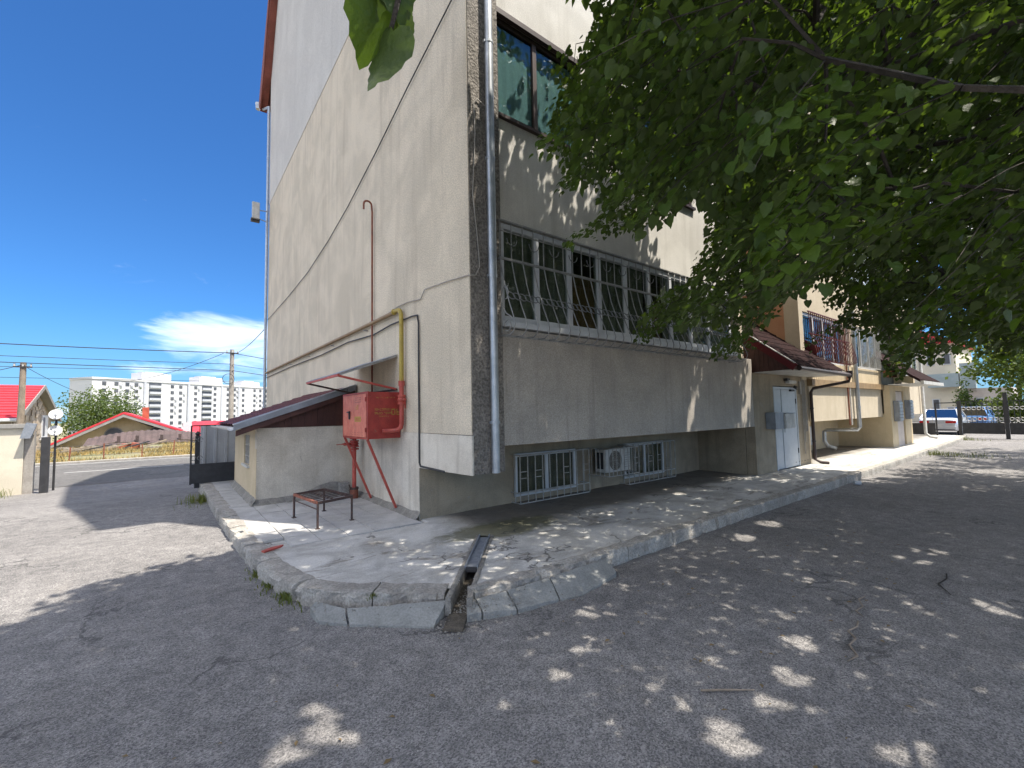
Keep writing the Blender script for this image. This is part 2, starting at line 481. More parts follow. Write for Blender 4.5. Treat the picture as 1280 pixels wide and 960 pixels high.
MAT['leaf'] = leaf_mat('linden_leaf', (.022, .050, .009), (.050, .074, .025), (.18, .30, .025), .29, .48)
MAT['leaf_far'] = leaf_mat('yard_tree_leaf', (.045, .085, .020), (.08, .12, .045), (.14, .22, .025), .33)
MAT['leaf_light'] = leaf_mat('light_leaf', (.075, .125, .022), (.10, .14, .04), (.20, .28, .03), .35)
MAT['dry_leaf'] = leaf_mat('dry_leaf', (.16, .11, .05), (.18, .13, .07), (.2, .14, .05), .2, .7)
MAT['leaf_mid'] = leaf_mat('street_tree_leaf', (.060, .105, .024), (.09, .13, .05), (.15, .23, .03), .3)
MAT['sheet_grey'] = M('sheet_grey', (.42, .43, .44), (.34, .35, .36), .6, 2, 60, .2, .05, .002, .3, (.22, .2, .18))
MAT['grass'] = leaf_mat('grass_blade', (.10, .125, .030), (.11, .14, .04), (.22, .26, .05), .3, .6)
MAT['dry_grass'] = leaf_mat('dry_grass_blade', (.23, .205, .11), (.25, .22, .12), (.24, .22, .09), .3, .7)

# ------------------------------------------------------------------ mesh helpers
ROOT = {}


class MB:
    def __init__(s):
        s.v = []
        s.f = []

    def add(s, vs, fs):
        o = len(s.v)
        s.v += [tuple(v) for v in vs]
        s.f += [tuple(i+o for i in f) for f in fs]
        return s

    def box(s, x0, x1, y0, y1, z0, z1):
        return s.add([(x0, y0, z0), (x1, y0, z0), (x1, y1, z0), (x0, y1, z0), (x0, y0, z1), (x1, y0, z1), (x1, y1, z1), (x0, y1, z1)],
                     [(0, 3, 2, 1), (4, 5, 6, 7), (0, 1, 5, 4), (1, 2, 6, 5), (2, 3, 7, 6), (3, 0, 4, 7)])

    def bar(s, a, b, w, h, up=(0, 0, 1)):
        """rectangular bar from a to b, w across, h along up"""
        a, b = Vector(a), Vector(b)
        d = (b-a).normalized()
        u = Vector(up)
        sd = d.cross(u)
        if sd.length < 1e-4:
            sd = d.cross(Vector((1, 0, 0)))
        sd.normalize()
        u = sd.cross(d).normalized()
        c = []
        for p in (a, b):
            for i, j in ((-1, -1), (1, -1), (1, 1), (-1, 1)):
                c.append(p + sd*(w/2*i) + u*(h/2*j))
        return s.add(c, [(3, 2, 1, 0), (4, 5, 6, 7), (0, 1, 5, 4), (1, 2, 6, 5), (2, 3, 7, 6), (3, 0, 4, 7)])

    def tube(s, pts, r, n=8, closed=False):
        pts = [Vector(p) for p in pts]
        k = len(pts)
        rr = r if isinstance(r, (list, tuple)) else [r]*k
        vs, fs = [], []
        ref = None
        for i, p in enumerate(pts):
            if closed:
                d = pts[(i+1) % k]-pts[i-1]
            else:
                d = pts[min(i+1, k-1)]-pts[max(i-1, 0)]
            if d.length < 1e-9:
                d = Vector((0, 0, 1))
            d.normalize()
            if ref is None:
                ref = Vector((0, 0, 1)) if abs(d.z) < .9 else Vector((1, 0, 0))
            a = (ref - d*ref.dot(d))
            if a.length < 1e-5:
                a = d.orthogonal()
            a.normalize()
            ref = a
            b = d.cross(a)
            for j in range(n):
                t = 2*math.pi*j/n
                vs.append(p + a*(rr[i]*math.cos(t)) + b*(rr[i]*math.sin(t)))
        for i in range(k if closed else k-1):
            i2 = (i+1) % k
            for j in range(n):
                j2 = (j+1) % n
                fs.append((i*n+j, i*n+j2, i2*n+j2, i2*n+j))
        if not closed:
            fs.append(tuple(range(n))[::-1])
            fs.append(tuple((k-1)*n+j for j in range(n)))
        return s.add(vs, fs)

    def prism(s, poly, axis, a, b):
        """extrude 2D polygon; axis 'x': poly=(y,z), 'y': (x,z), 'z': (x,y)"""
        def P(p, t):
            return {'x': (t, p[0], p[1]), 'y': (p[0], t, p[1]), 'z': (p[0], p[1], t)}[axis]
        n = len(poly)
        vs = [P(p, a) for p in poly]+[P(p, b) for p in poly]
        fs = [tuple(range(n))[::-1], tuple(range(n, 2*n))]
        fs += [(i, (i+1) % n, n+(i+1) % n, n+i) for i in range(n)]
        return s.add(vs, fs)

    def grid(s, fn, nu, nv):
        o = []
        for j in range(nv+1):
            for i in range(nu+1):
                o.append(fn(i/nu, j/nv))
        fs = [(j*(nu+1)+i, j*(nu+1)+i+1, (j+1)*(nu+1)+i+1, (j+1)*(nu+1)+i) for j in range(nv) for i in range(nu)]
        return s.add(o, fs)

    def mesh(s, name, mat, org=(0, 0, 0), smooth=False, fix=True):
        me = bpy.data.meshes.new(name)
        ox, oy, oz = org
        me.from_pydata([(x-ox, y-oy, z-oz) for x, y, z in s.v], [], s.f)
        if fix:
            bm = bmesh.new()
            bm.from_mesh(me)
            bmesh.ops.recalc_face_normals(bm, faces=bm.faces)
            bm.to_mesh(me)
            bm.free()
        me.materials.append(MAT[mat] if isinstance(mat, str) else mat)
        if smooth:
            for p in me.polygons:
                p.use_smooth = True
        return me

    def build(s, name, mat, parent=None, smooth=False, bevel=0, fix=True, org=None):
        if parent is None:
            if org is None:
                v = np.array(s.v)
                org = (float((v[:, 0].min()+v[:, 0].max())/2), float((v[:, 1].min()+v[:, 1].max())/2), float(v[:, 2].min()))
            me = s.mesh(name, mat, org, smooth, fix)
            o = bpy.data.objects.new(name, me)
            o.location = org
            ROOT[o] = Vector(org)
        else:
            me = s.mesh(name, mat, ROOT[parent], smooth, fix)
            o = bpy.data.objects.new(name, me)
            o.parent = parent
            ROOT[o] = ROOT[parent]
        COL.objects.link(o)
        if smooth and len(s.f) < 60000:
            try:
                me.set_sharp_from_angle(angle=RAD(38))
            except Exception:
                pass
        if bevel:
            bv = o.modifiers.new('bevel', 'BEVEL')
            bv.width = bevel
            bv.segments = 2
            bv.limit_method = 'ANGLE'
        return o


def tag(o, label=None, cat=None, group=None, kind=None):
    if label:
        o['label'] = label
    if cat:
        o['category'] = cat
    if group:
        o['group'] = group
    if kind:
        o['kind'] = kind
    return o


def thing(name, label, cat, loc=(0, 0, 0), group=None):
    o = bpy.data.objects.new(name, None)
    o.empty_display_size = .2
    o.location = loc
    COL.objects.link(o)
    ROOT[o] = Vector(loc)
    return tag(o, label, cat, group)


def inst(name, me, parent, loc, rot=None, scale=None):
    """a part that shares mesh data; loc in world coordinates"""
    o = bpy.data.objects.new(name, me)
    o.parent = parent
    o.location = Vector(loc)-ROOT[parent]
    if rot is not None:
        o.rotation_euler = rot
    if scale is not None:
        o.scale = scale
    ROOT[o] = ROOT[parent]
    COL.objects.link(o)
    return o


def S(o):
    return tag(o, kind='structure')


def arc(c, r, a0, a1, n, ax=(1, 0, 0), ay=(0, 0, 1)):
    c, ax, ay = Vector(c), Vector(ax), Vector(ay)
    return [c + ax*(r*math.cos(a0+(a1-a0)*i/n)) + ay*(r*math.sin(a0+(a1-a0)*i/n)) for i in range(n+1)]


def sstep(t):
    t = max(0.0, min(1.0, t))
    return t*t*(3-2*t)


def zg(x, y):
    """yard surface: level by the house, falling gently to the street"""
    return -.15 - .40*sstep((y-11)/9.5)


def nz(x, y, z, s, a):
    return noise.noise(Vector((x*s, y*s, z*s)))*a

# ================================================================== SETTING
def hz(x, y):
    h = -.62
    if y > 33:
        h -= 0.6*sstep((y-44)/18)+3.2*sstep((y-60)/70)
        h += .25*sstep((y-33)/5)*(1-sstep((y-44)/14)) + nz(x, y, 0, .35, .12)
    return h


xs = sorted(set([-3000, -1500, -700, -300, -150, -80] + [-50+i*2.5 for i in range(45)] + [80, 150, 300, 700, 1500, 3000]))
ys = sorted(set([-3000, -1000, -300, -100, -40, 0, 15, 25, 31.5] + [32+i*1.2 for i in range(40)] + [85, 95, 110, 130, 160, 220, 400, 900, 1800, 4000]))
mb = MB()
mb.add([(x, y, hz(x, y)) for y in ys for x in xs],
       [(j*len(xs)+i, j*len(xs)+i+1, (j+1)*len(xs)+i+1, (j+1)*len(xs)+i) for j in range(len(ys)-1) for i in range(len(xs)-1)])
S(mb.build('ground', 'terrain', smooth=True))

# asphalt yard: fine near the camera so that its slight waves catch the light
mb = MB()
gx = [-40, -25, -15, -10] + [-7+i*.35 for i in range(60)] + [14.5, 16, 18, 20, 23, 26, 29, 33, 40, 50, 70]
gy = [-30, -20, -12, -8] + [-5+i*.35 for i in range(52)] + [13.5, 14.5, 15.5, 16.5, 17.5, 18.5, 19.5, 20.62]
mb.add([(x, y, zg(x, y)+nz(x, y, 0, .5, .012)+nz(x, y, 3, 1.7, .005)) for y in gy for x in gx],
       [(j*len(gx)+i, j*len(gx)+i+1, (j+1)*len(gx)+i+1, (j+1)*len(gx)+i) for j in range(len(gy)-1) for i in range(len(gx)-1)])
S(mb.build('asphalt_yard', 'asphalt', smooth=True))
mb = MB()
mb.add([(x, y, -.545) for y in (20.60, 31.8) for x in (-300, -60, -20, 0, 20, 60, 300)], [(i, i+1, 8+i, 7+i) for i in range(6)])
S(mb.build('street', 'road'))
mb = MB()
for k in range(-6, 9):
    mb.box(-3.4+k*7.0, .6+k*7.0, 26.05, 26.17, -.545, -.541)
mb.box(-300, 300, 30.95, 31.07, -.545, -.541)
S(mb.build('road_marking', 'paint_line'))
mb = MB()
mb.box(-60, 60, 31.8, 32.3, -.9, -.47)
S(mb.build('verge_kerb', 'kerb'))

# ---- pavement slab round the house
KL = [(.62, 13.8), (.64, 12.6), (.66, 10.45), (.69, 8.6), (.715, 7.3), (.75, 6.4), (.79, 5.5), (.87, 4.95), (.98, 4.5), (1.16, 4.2), (1.38, 3.98), (1.68, 3.72), (1.93, 3.51)]
KR = [(2.13, 3.35), (2.45, 3.305), (3.0, 3.30), (4.4, 3.31), (7.0, 3.345), (12, 3.35), (17, 3.4), (22, 3.45), (27.7, 3.6), (31.2, 3.78)]
DA, DB = Vector((1.98, 3.36)), Vector((3.22, 4.80))
DD = (DB-DA).normalized()
DN = Vector((-DD.y, DD.x))
DLEN = (DB-DA).length


def inpoly(p, x, y):
    c = False
    n = len(p)
    for i in range(n):
        x1, y1 = p[i]
        x2, y2 = p[(i+1) % n]
        if (y1 > y) != (y2 > y) and x < (x2-x1)*(y-y1)/(y2-y1)+x1:
            c = not c
    return c


def offset_path(path, d):
    out = []
    for i, p in enumerate(path):
        a = Vector(path[max(i-1, 0)])
        b = Vector(path[min(i+1, len(path)-1)])
        t = (b-a).normalized()
        out.append((p[0]-t.y*d, p[1]+t.x*d))
    return out


inner = offset_path(KL, .13) + offset_path(KR, .13)
SLABP = inner + [(31.2, 6.6), (3.3, 6.6), (3.3, 13.8)]


def slab_z(x, y):
    return nz(x, y, 0, 1.6, .010) + nz(x, y, 5, 6, .004)


def in_drain(x, y, w=.075):
    r = Vector((x, y))-DA
    return -.3 < r.dot(DD) < DLEN and abs(r.dot(DN)) < w


mb = MB()


def slab_cells(x0, x1, y0, y1, st, skip=None):
    nx, ny = round((x1-x0)/st), round((y1-y0)/st)
    idx = {}
    for j in range(ny):
        for i in range(nx):
            cx, cy = x0+(i+.5)*st, y0+(j+.5)*st
            if skip and skip(cx, cy):
                continue
            if not inpoly(SLABP, cx, cy) or in_drain(cx, cy):
                continue
            q = []
            for a, b in ((i, j), (i+1, j), (i+1, j+1), (i, j+1)):
                if (a, b) not in idx:
                    X, Y = x0+a*st, y0+b*st
                    idx[(a, b)] = len(mb.v)
                    z = slab_z(X, Y)
                    if Y > 5.98 and X < 3.02:
                        z -= .03
                    mb.v.append((X, Y, z))
                q.append(idx[(a, b)])
            mb.f.append(tuple(q))


slab_cells(.6, 5.4, 3.0, 6.6, .03)
slab_cells(5.4, 31.2, 3.0, 6.6, .12)
slab_cells(.6, 3.36, 6.6, 13.8, .12)
pavement = S(mb.build('pavement', 'slab', smooth=True, fix=False, org=(3, 5, 0)))

# paving tiles on the strip beside the gable wall, each a piece of its own
tiles = []
for v in range(4):
    t = MB()
    w, d = .335, .452
    t.grid(lambda a, b: (-w/2+a*w, -d/2+b*d, .0 + nz(a, b, v*3, 2, .003)), 3, 3)
    n0 = len(t.v)
    t.add([(-w/2, -d/2, -.03), (w/2, -d/2, -.03), (w/2, d/2, -.03), (-w/2, d/2, -.03)], [])
    t.f += [(0, n0, n0+1, 3), (3, n0+1, n0+2, 15), (15, n0+2, n0+3, 12), (12, n0+3, n0, 0), (0, 1, 2, 3, n0+1, n0)][:4]
    tiles.append(t.mesh('paving_tile', 'tile_a', fix=False))
for i in range(7):
    for j in range(16):
        x, y = .955+.345*i+.085, 6.22+.462*j
        if x > 2.98 or (x > 1.35 and y > 9.25):
            continue
        if y < 6.4 and x < 1.3:
            continue
        inst('paving_tile', random.choice(tiles), pavement, (x, y, .004+random.uniform(-.003, .003)),
             (random.uniform(-.006, .006), random.uniform(-.006, .006), random.uniform(-.006, .006)))


def path_point(path, s):
    for a, b in zip(path[:-1], path[1:]):
        a, b = Vector(a), Vector(b)
        L = (b-a).length
        if s <= L:
            return a+(b-a)*(s/L), (b-a).normalized()
        s -= L
    return b, (b-a).normalized()


def path_len(p):
    return sum((Vector(b)-Vector(a)).length for a, b in zip(p[:-1], p[1:]))


def kerb_stones(path, seglen, width, rough, ztop=.008):
    L = path_len(path)
    s = 0
    while s < L-.05:
        e = min(L, s+seglen*random.uniform(.75, 1.25))
        if L-e < .25:
            e = L
        m = MB()
        ns = max(3, int((e-s)/.07))
        ns = min(ns, 16)
        tilt = random.uniform(-.012, .012)
        prof = [(0, -.32), (0, -.12), (.001, -.045), (.010, -.005), (.05, 0), (width*.6, .002), (width, 0), (width, -.1)]
        rows = []
        for k in range(ns+1):
            t = s+.006+(e-s-.012)*k/ns
            p, d = path_point(path, t)
            nn = Vector((-d.y, d.x))
            bite = max(0, nz(t, 0, s, 4.5, 1.0)-.25)*.16*rough
            for q, (o, z) in enumerate(prof):
                o2 = o + nz(p.x, p.y, q, 8, .018*rough) + (bite if 0 < q < 5 else 0)
                z2 = ztop + z + (nz(p.x, p.y, q+7, 6, .012*rough) if q > 0 else 0) - (bite*.6 if 2 <= q <= 4 else 0) + tilt*(k/ns-.5)
                w = p + nn*o2
                zz = z2 if q > 0 else zg(w.x, w.y)-.1
                rows.append((w.x, w.y, zz))
        n = len(prof)
        fs = [(k*n+q, k*n+q+1, (k+1)*n+q+1, (k+1)*n+q) for k in range(ns) for q in range(n-1)]
        fs += [tuple(range(n)), tuple(ns*n+q for q in range(n))[::-1]]
        m.add(rows, fs)
        o = m.build('kerb_stone', 'kerb', pavement)
        s = e


kerb_stones(KL, .95, .22, 1.25)
kerb_stones(KR[:5], 1.0, .17, 1.5)
kerb_stones(KR[4:], 1.6, .17, .6)

# cracked sloping apron slabs between the kerb and the asphalt
APRON = [
    ([(1.05, 4.22), (1.22, 3.955), (1.185, 3.79), (1.02, 3.98), (1.0, 4.2)], (1.05, 4.1)),
    ([(1.235, 3.95), (1.55, 3.715), (1.93, 3.47), (1.715, 3.31), (1.46, 3.53), (1.20, 3.775)], None),
    ([(2.04, 3.335), (2.115, 3.322), (2.09, 3.185), (1.975, 3.225)], None),
    ([(2.13, 3.32), (2.42, 3.285), (2.375, 3.075), (2.105, 3.175)], None),
    ([(2.435, 3.283), (2.93, 3.278), (2.825, 3.03), (2.39, 3.07)], None),
    ([(2.945, 3.278), (3.80, 3.285), (3.69, 3.085), (3.38, 3.03), (3.06, 2.985), (2.84, 3.025)], None)]
kp = KL + KR


def apron_z(x, y):
    best = 9
    for a, b in zip(kp[:-1], kp[1:]):
        a, b = Vector(a), Vector(b)
        d = b-a
        t = max(0, min(1, (Vector((x, y))-a).dot(d)/d.length_squared))
        best = min(best, (Vector((x, y))-a-d*t).length)
    return -.022-.40*best


for poly, _ in APRON:
    pts = []
    for i, p in enumerate(poly):
        a, b = Vector(p), Vector(poly[(i+1) % len(poly)])
        k = max(1, int((b-a).length/.045))
        for j in range(k):
            q = a+(b-a)*(j/k)
            am = .012 if j else .004
            pts.append((q.x+nz(q.x, q.y, 1, 14, am), q.y+nz(q.x, q.y, 9, 14, am)))
    bm = bmesh.new()
    vs = [bm.verts.new((x, y, apron_z(x, y)+nz(x, y, 0, 9, .006))) for x, y in pts]
    f = bm.faces.new(vs)
    bmesh.ops.triangulate(bm, faces=[f])
    r = bmesh.ops.extrude_face_region(bm, geom=bm.faces[:])
    for g in r['geom']:
        if isinstance(g, bmesh.types.BMVert):
            g.co.z -= .11
    bmesh.ops.recalc_face_normals(bm, faces=bm.faces)
    me = bpy.data.meshes.new('apron_slab')
    for v in bm.verts:
        v.co -= ROOT[pavement]
    bm.to_mesh(me)
    bm.free()
    me.materials.append(MAT['apron'])
    o = bpy.data.objects.new('apron_slab', me)
    o.parent = pavement
    ROOT[o] = ROOT[pavement]
    COL.objects.link(o)

# drain channel across the pavement corner
drain = thing('drain_channel', 'open rainwater gutter cut through the pavement corner, upper half under a grey slotted cover', 'drain', (2.6, 4.1, -.15))


def dpt(s, o, z):
    p = DA+DD*s+DN*o
    return (p.x, p.y, z)


mb = MB()
mb.bar(dpt(-.28, 0, -.135), dpt(DLEN, 0, -.125), .16, .02)
mb.build('channel_bed', 'dirt', drain)
for sd in (-1, 1):
    m = MB()
    ns = 24
    rows = []
    for k in range(ns+1):
        s = -.02+(DLEN+.02)*k/ns
        j = nz(s, sd, 0, 7, .008)
        for o, z in ((.066, -.14), (.068, .004+j*.6), (.088+j, .011+j), (.112+j, .008), (.118, -.14)):
            rows.append(dpt(s, sd*o, z))
    m.add(rows, [(k*5+q, k*5+q+1, (k+1)*5+q+1, (k+1)*5+q) for k in range(ns) for q in range(4)] + [(0, 1, 2, 3, 4), tuple(ns*5+q for q in range(5))])
    m.build('channel_wall', 'mortar', drain)
    m = MB()
    m.bar(dpt(.72, sd*.062, .006), dpt(DLEN-.02, sd*.062, .012), .012, .035)
    m.build('edge_rail', 'hatch_grey', drain)
cover = MB().bar(dpt(.72, 0, -.014), dpt(DLEN-.03, 0, -.010), .112, .006).build('drain_cover', 'hatch_grey', drain)
m = MB()
for k in range(30):
    s = .735+k*(DLEN-.78)/30
    m.bar(dpt(s, -.054, -.006), dpt(s, .054, -.006), .016, .012)
tag(m.build('cover_slat', 'hatch_grey', drain), kind='stuff')
m = MB()
m.bar(dpt(.714, -.056, -.012), dpt(.714, .056, -.012), .012, .05)
m.build('cover_lip', 'dark_metal', drain)

# loose grit in the gutter mouth and along the broken apron edge
m = MB()
rg = random.Random(3)
for k in range(520):
    if k < 230:
        s = rg.uniform(-.42, .62)
        p = DA+DD*s+DN*rg.gauss(0, .035 if s > 0 else .07)
        z0 = -.124 if s > 0 else -.142
    else:
        poly = rg.choice(APRON)[0]
        i = rg.randrange(len(poly))
        a, b = Vector(poly[i]), Vector(poly[(i+1) % len(poly)])
        p = a+(b-a)*rg.random()+Vector((rg.gauss(0, .05), -abs(rg.gauss(0, .06))))
        z0 = max(-.142, apron_z(p.x, p.y) if apron_z(p.x, p.y) > -.12 else -.142)
    r = rg.uniform(.004, .014)
    a0 = rg.random()*6
    vs = [(p.x+r*math.cos(a0+t*2.09), p.y+r*math.sin(a0+t*2.09), z0) for t in range(3)] + [(p.x+rg.uniform(-.3, .3)*r, p.y+rg.uniform(-.3, .3)*r, z0+r*.9)]
    m.add(vs, [(0, 1, 3), (1, 2, 3), (2, 0, 3)])
tag(m.build('grit', 'mortar'), kind='stuff')

# ================================================================== MAIN HOUSE
house = thing('apartment_building', 'tall stuccoed apartment block whose plain beige gable end and overhanging corner pillar face the yard', 'building', (6.5, 12, 0))


def part(name, mat, mb, parent=None, **k):
    return mb.build(name, mat, parent or house, **k)


XL, YW, YF = 3.0, 6.2, 4.75          # gable plane, basement wall plane, front plane
# gable wall: lower beige field, paler re-rendered field above z=10.1
m = MB().prism([(YF+.02, 1.285), (19.6, 1.285), (19.6, 10.1), (YF+.02, 10.1)], 'x', XL, XL+.3)
part('gable_wall', 'stucco', m)


def rake(y):                          # roof underside height along the gable
    return min(15.5+1.58*min(y-4.4, 20.0-y), 18.7+.5*min(y-6.4, 18.0-y))


prof = [(YF+.02, 10.1), (19.6, 10.1), (19.6, rake(19.6)), (18.0, 18.7), (12.2, rake(12.2)), (6.4, 18.7), (YF+.02, rake(YF+.02))]
part('gable_wall', 'stucco_new', MB().prism(prof, 'x', XL-.012, XL+.3))
# basement walls
m = MB()
m.prism([(YW, -.25), (19.6, -.7), (19.6, 1.283), (YW, 1.283)], 'x', XL-.006, XL+.3)
part('plinth_wall', 'plinth', m)
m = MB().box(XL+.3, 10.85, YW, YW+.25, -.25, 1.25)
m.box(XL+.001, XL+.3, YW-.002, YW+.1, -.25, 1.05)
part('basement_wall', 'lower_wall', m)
# corner pillar
part('corner_pillar', 'roughcast', MB().box(XL+.012, 3.50, 4.715, YW, .79, 17.2))
m = MB().prism([(4.70, .785), (YW, .76), (YW, 1.28), (4.70, 1.275)], 'x', XL-.012, XL+.011)
part('pillar_plinth', 'plinth', m)
part('pillar_skin', 'stucco', MB().box(XL+.0005, XL+.0115, 4.728, 4.80, 1.287, 15.4))
# shallow plinth dirt fillet at the foot of the gable
m = MB()
m.grid(lambda a, b: (XL-.006-.09*(1-b)-nz(0, a*13, b, 1.4, .03)*(1-b), 6.16+a*3.0, -.01+.11*b+nz(a*9, b, 0, 1.3, .03)*b), 30, 3)
part('foot_fillet', 'mortar', m, smooth=True)
# front skin of the enclosed balconies
m = MB().box(3.50, 10.80, YF+.03, YF+.2, 1.12, 2.70)
part('balcony_parapet', 'parapet', m)
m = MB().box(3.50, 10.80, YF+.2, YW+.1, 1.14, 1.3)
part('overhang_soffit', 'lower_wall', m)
part('front_wall', 'front_wall', MB().box(3.50, 10.80, YF+.05, YF+.2, 4.22, 5.72))
m = MB()
for a, b in ((5.25, 6.35), (8.55, 10.80)):
    m.box(a, b, YF+.05, YF+.2, 5.72, 7.24)
m.box(3.50, 10.80, YF+.05, YF+.2, 7.24, 8.74)
for k in range(2):
    z = 8.74+3.0*k
    for a, b in ((3.5, 3.9), (5.25, 6.35), (8.55, 10.80)):
        m.box(a, b, YF+.05, YF+.2, z, z+1.5)
    m.box(3.50, 10.80, YF+.05, YF+.2, z+1.5, z+3.0)
m.box(3.50, 10.80, YF+.05, YF+.2, 14.74, 17.0)
part('front_wall', 'front_wall', m)
part('balcony_side', 'stucco', MB().box(10.62, 10.798, YF+.201, YW, 1.35, 17.0))
part('rear_wall', 'stucco', MB().box(XL+.3, 31.0, 19.35, 19.6, -.7, 16.0))
part('stair_wall', 'stucco', MB().box(10.80, 13.7, YW, YW+.25, 2.0, 17.2))
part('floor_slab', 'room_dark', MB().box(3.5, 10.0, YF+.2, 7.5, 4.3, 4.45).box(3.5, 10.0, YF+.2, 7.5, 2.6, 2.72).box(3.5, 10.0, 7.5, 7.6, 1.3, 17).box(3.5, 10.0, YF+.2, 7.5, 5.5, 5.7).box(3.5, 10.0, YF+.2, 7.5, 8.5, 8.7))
# roof: steep tiled skirt with brown boarded eaves
R2 = [(3.9, 15.05), (6.15, 18.95), (12.2, 22.1), (18.25, 18.95), (20.75, 14.75)]
pr = R2 + [(20.35, 14.65), (18.0, 18.6), (12.2, 21.75), (6.4, 18.6), (4.3, 14.95)]
m = MB()
vs = []
for x in (XL-.28, 31.2):
    vs += [(x, y, z) for y, z in pr]
n = len(pr)
fs = []
for i in range(n):
    fs.append((i, (i+1) % n, n+(i+1) % n, n+i))
for e in (0, n):
    for i in range(4):
        fs.append((e+i, e+i+1, e+n-2-i, e+n-1-i))
m.add(vs, fs)
roof = part('roof', 'maroon_tile', m)
m = MB()
m.prism([(18.05, 18.72), (18.20, 18.80), (20.70, 14.80), (20.32, 14.42), (19.52, 15.55)], 'x', XL-.30, XL-.255)
m.prism([(18.0, 18.5), (19.55, 15.4), (20.5, 14.45), (20.66, 14.6), (18.12, 18.72)], 'x', XL-.254, XL-.013)
part('verge_board', 'eave_board', m)
m = MB()
m.prism([(6.35, 18.72), (6.20, 18.80), (3.95, 15.1), (4.1, 14.72)], 'x', XL-.30, XL-.255)
part('verge_board', 'eave_board', m)
m = MB().tube([(XL-.33, 20.86, 14.85), (31, 20.86, 14.85)], .07, 8)
part('eaves_gutter', 'galv', m)


def casement(name, x0, x1, z0, z1, y, mat, glass, mull, fw=.07, depth=.07, label=None):
    """window with frame, mullions and one pane per light"""
    w = MB()
    w.box(x0, x1, y, y+depth, z0, z0+fw)
    w.box(x0, x1, y, y+depth, z1-fw, z1)
    w.box(x0, x0+fw, y, y+depth, z0+fw, z1-fw)
    w.box(x1-fw, x1, y, y+depth, z0+fw, z1-fw)
    for mx in mull:
        w.box(mx-fw*.6, mx+fw*.6, y+.002, y+depth-.002, z0+fw, z1-fw)
    wo_ = part(name, mat, w, bevel=.006)
    if label:
        wo_['label'] = label
    ed = [x0]+list(mull)+[x1]
    for a, b in zip(ed[:-1], ed[1:]):
        MB().box(a+fw*.5, b-fw*.5, y+.03, y+.042, z0+fw*.8, z1-fw*.8).build('pane', glass, wo_)
    return wo_


w1 = casement('balcony_window', 3.56, 10.0, 2.82, 4.20, YF+.08, 'white_pvc', 'glass', [4.24, 4.92, 5.61, 6.30, 6.99, 7.67, 8.36, 9.05], .075, .08)
m = MB()
for a in (3.56, 4.92, 6.30, 7.67):
    m.box(a+.10, a+.60, YF+.052, YF+.078, 3.75, 3.80)
part('window_sill', 'white_pvc', MB().box(3.52, 10.04, YF-.03, YF+.16, 2.72, 2.80), bevel=.006)
# what stands behind that window: boards, a curtain added over further panes to lighten them
m = MB().box(5.0, 5.52, YF+.135, YF+.155, 2.74, 3.75).box(5.70, 6.15, YF+.18, YF+.20, 2.74, 3.60).box(7.05, 7.4, YF+.175, YF+.19, 2.74, 3.5)
part('stored_board', 'cardboard', m)
m = MB()
for a, b in ((3.58, 4.9), (5.54, 6.9), (7.45, 9.8)):
    m.grid(lambda u, v: (a+(b-a)*u, YF+.155+.02*math.sin(u*(b-a)*34), 2.74+1.4*v), 60, 1)
part('curtain', 'curtain', m)
for fl in range(4):
    z0 = 5.74+3.0*fl
    for xa, xb in (((3.52, 5.25) if fl == 0 else (3.9, 5.25)), (6.35, 8.55)):
        casement('upper_window', xa, xb, z0, z0+1.48, YF+.07, 'brown_frame', 'glass_teal', [(xa+xb)/2-.1], .065, .07)
        c = MB().grid(lambda u, v: (xa+(xb-xa)*u, YF+.15+.008*math.sin(u*70), z0+.05+1.38*v), 60, 1)
        part('blind', 'pale_blue', c)
    if fl < 2:
        part('window_sill', 'brown_frame', MB().box(3.52, 5.28, YF-.01, YF+.07, z0-.05, z0-.003).box(6.3, 8.6, YF-.01, YF+.07, z0-.05, z0-.003))
part('window_head', 'brown_frame', MB().box(3.505, 5.28, YF+.0, YF+.065, 7.222, 7.30))

# basement windows (white) in the recessed wall
for a, b in ((4.78, 6.28), (7.75, 9.2)):
    casement('basement_window', a, b, .10, .84, YW-.045, 'white_pvc', 'glass', [(a+b)/2], .06, .04)

# ---- entrance porch of the main house
PX0, PX1, PY = 10.06, 13.35, 4.5
SHIFT = Vector((.75, .28, 0))              # the porch stands flush with the balcony parapet
_before = set(bpy.data.objects)
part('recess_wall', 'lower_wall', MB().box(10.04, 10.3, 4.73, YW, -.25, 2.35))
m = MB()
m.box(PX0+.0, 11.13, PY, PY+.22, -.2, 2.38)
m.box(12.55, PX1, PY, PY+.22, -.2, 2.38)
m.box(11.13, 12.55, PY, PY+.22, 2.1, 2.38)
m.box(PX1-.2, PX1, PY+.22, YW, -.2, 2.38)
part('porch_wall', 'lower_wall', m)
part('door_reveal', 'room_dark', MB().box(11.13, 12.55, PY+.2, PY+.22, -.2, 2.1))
df = MB().box(11.13, 11.19, PY-.012, PY+.1, 0, 2.08).box(12.49, 12.55, PY-.012, PY+.1, 0, 2.08).box(11.19, 12.49, PY-.012, PY+.1, 2.02, 2.08)
part('door_frame', 'white_door', df, bevel=.005)
dn = part('door', 'white_door', MB().box(11.195, 11.60, PY+.012, PY+.05, .02, 2.015), bevel=.005)
dr = part('door', 'white_door', MB().box(11.61, 12.485, PY+.0, PY+.045, .02, 2.015), bevel=.006)
m = MB().box(11.68, 11.73, PY-.014, PY+.001, .92, 1.10)
m.tube([(11.705, PY-.01, 1.03), (11.705, PY-.055, 1.03), (11.84, PY-.055, 1.03)], .011, 8)
m.build('handle', 'galv', dr)
for z in (.35, 1.65):
    MB().tube([(12.47, PY-.012, z), (12.47, PY-.012, z+.13)], .013, 8).build('hinge', 'dark_metal', dr)
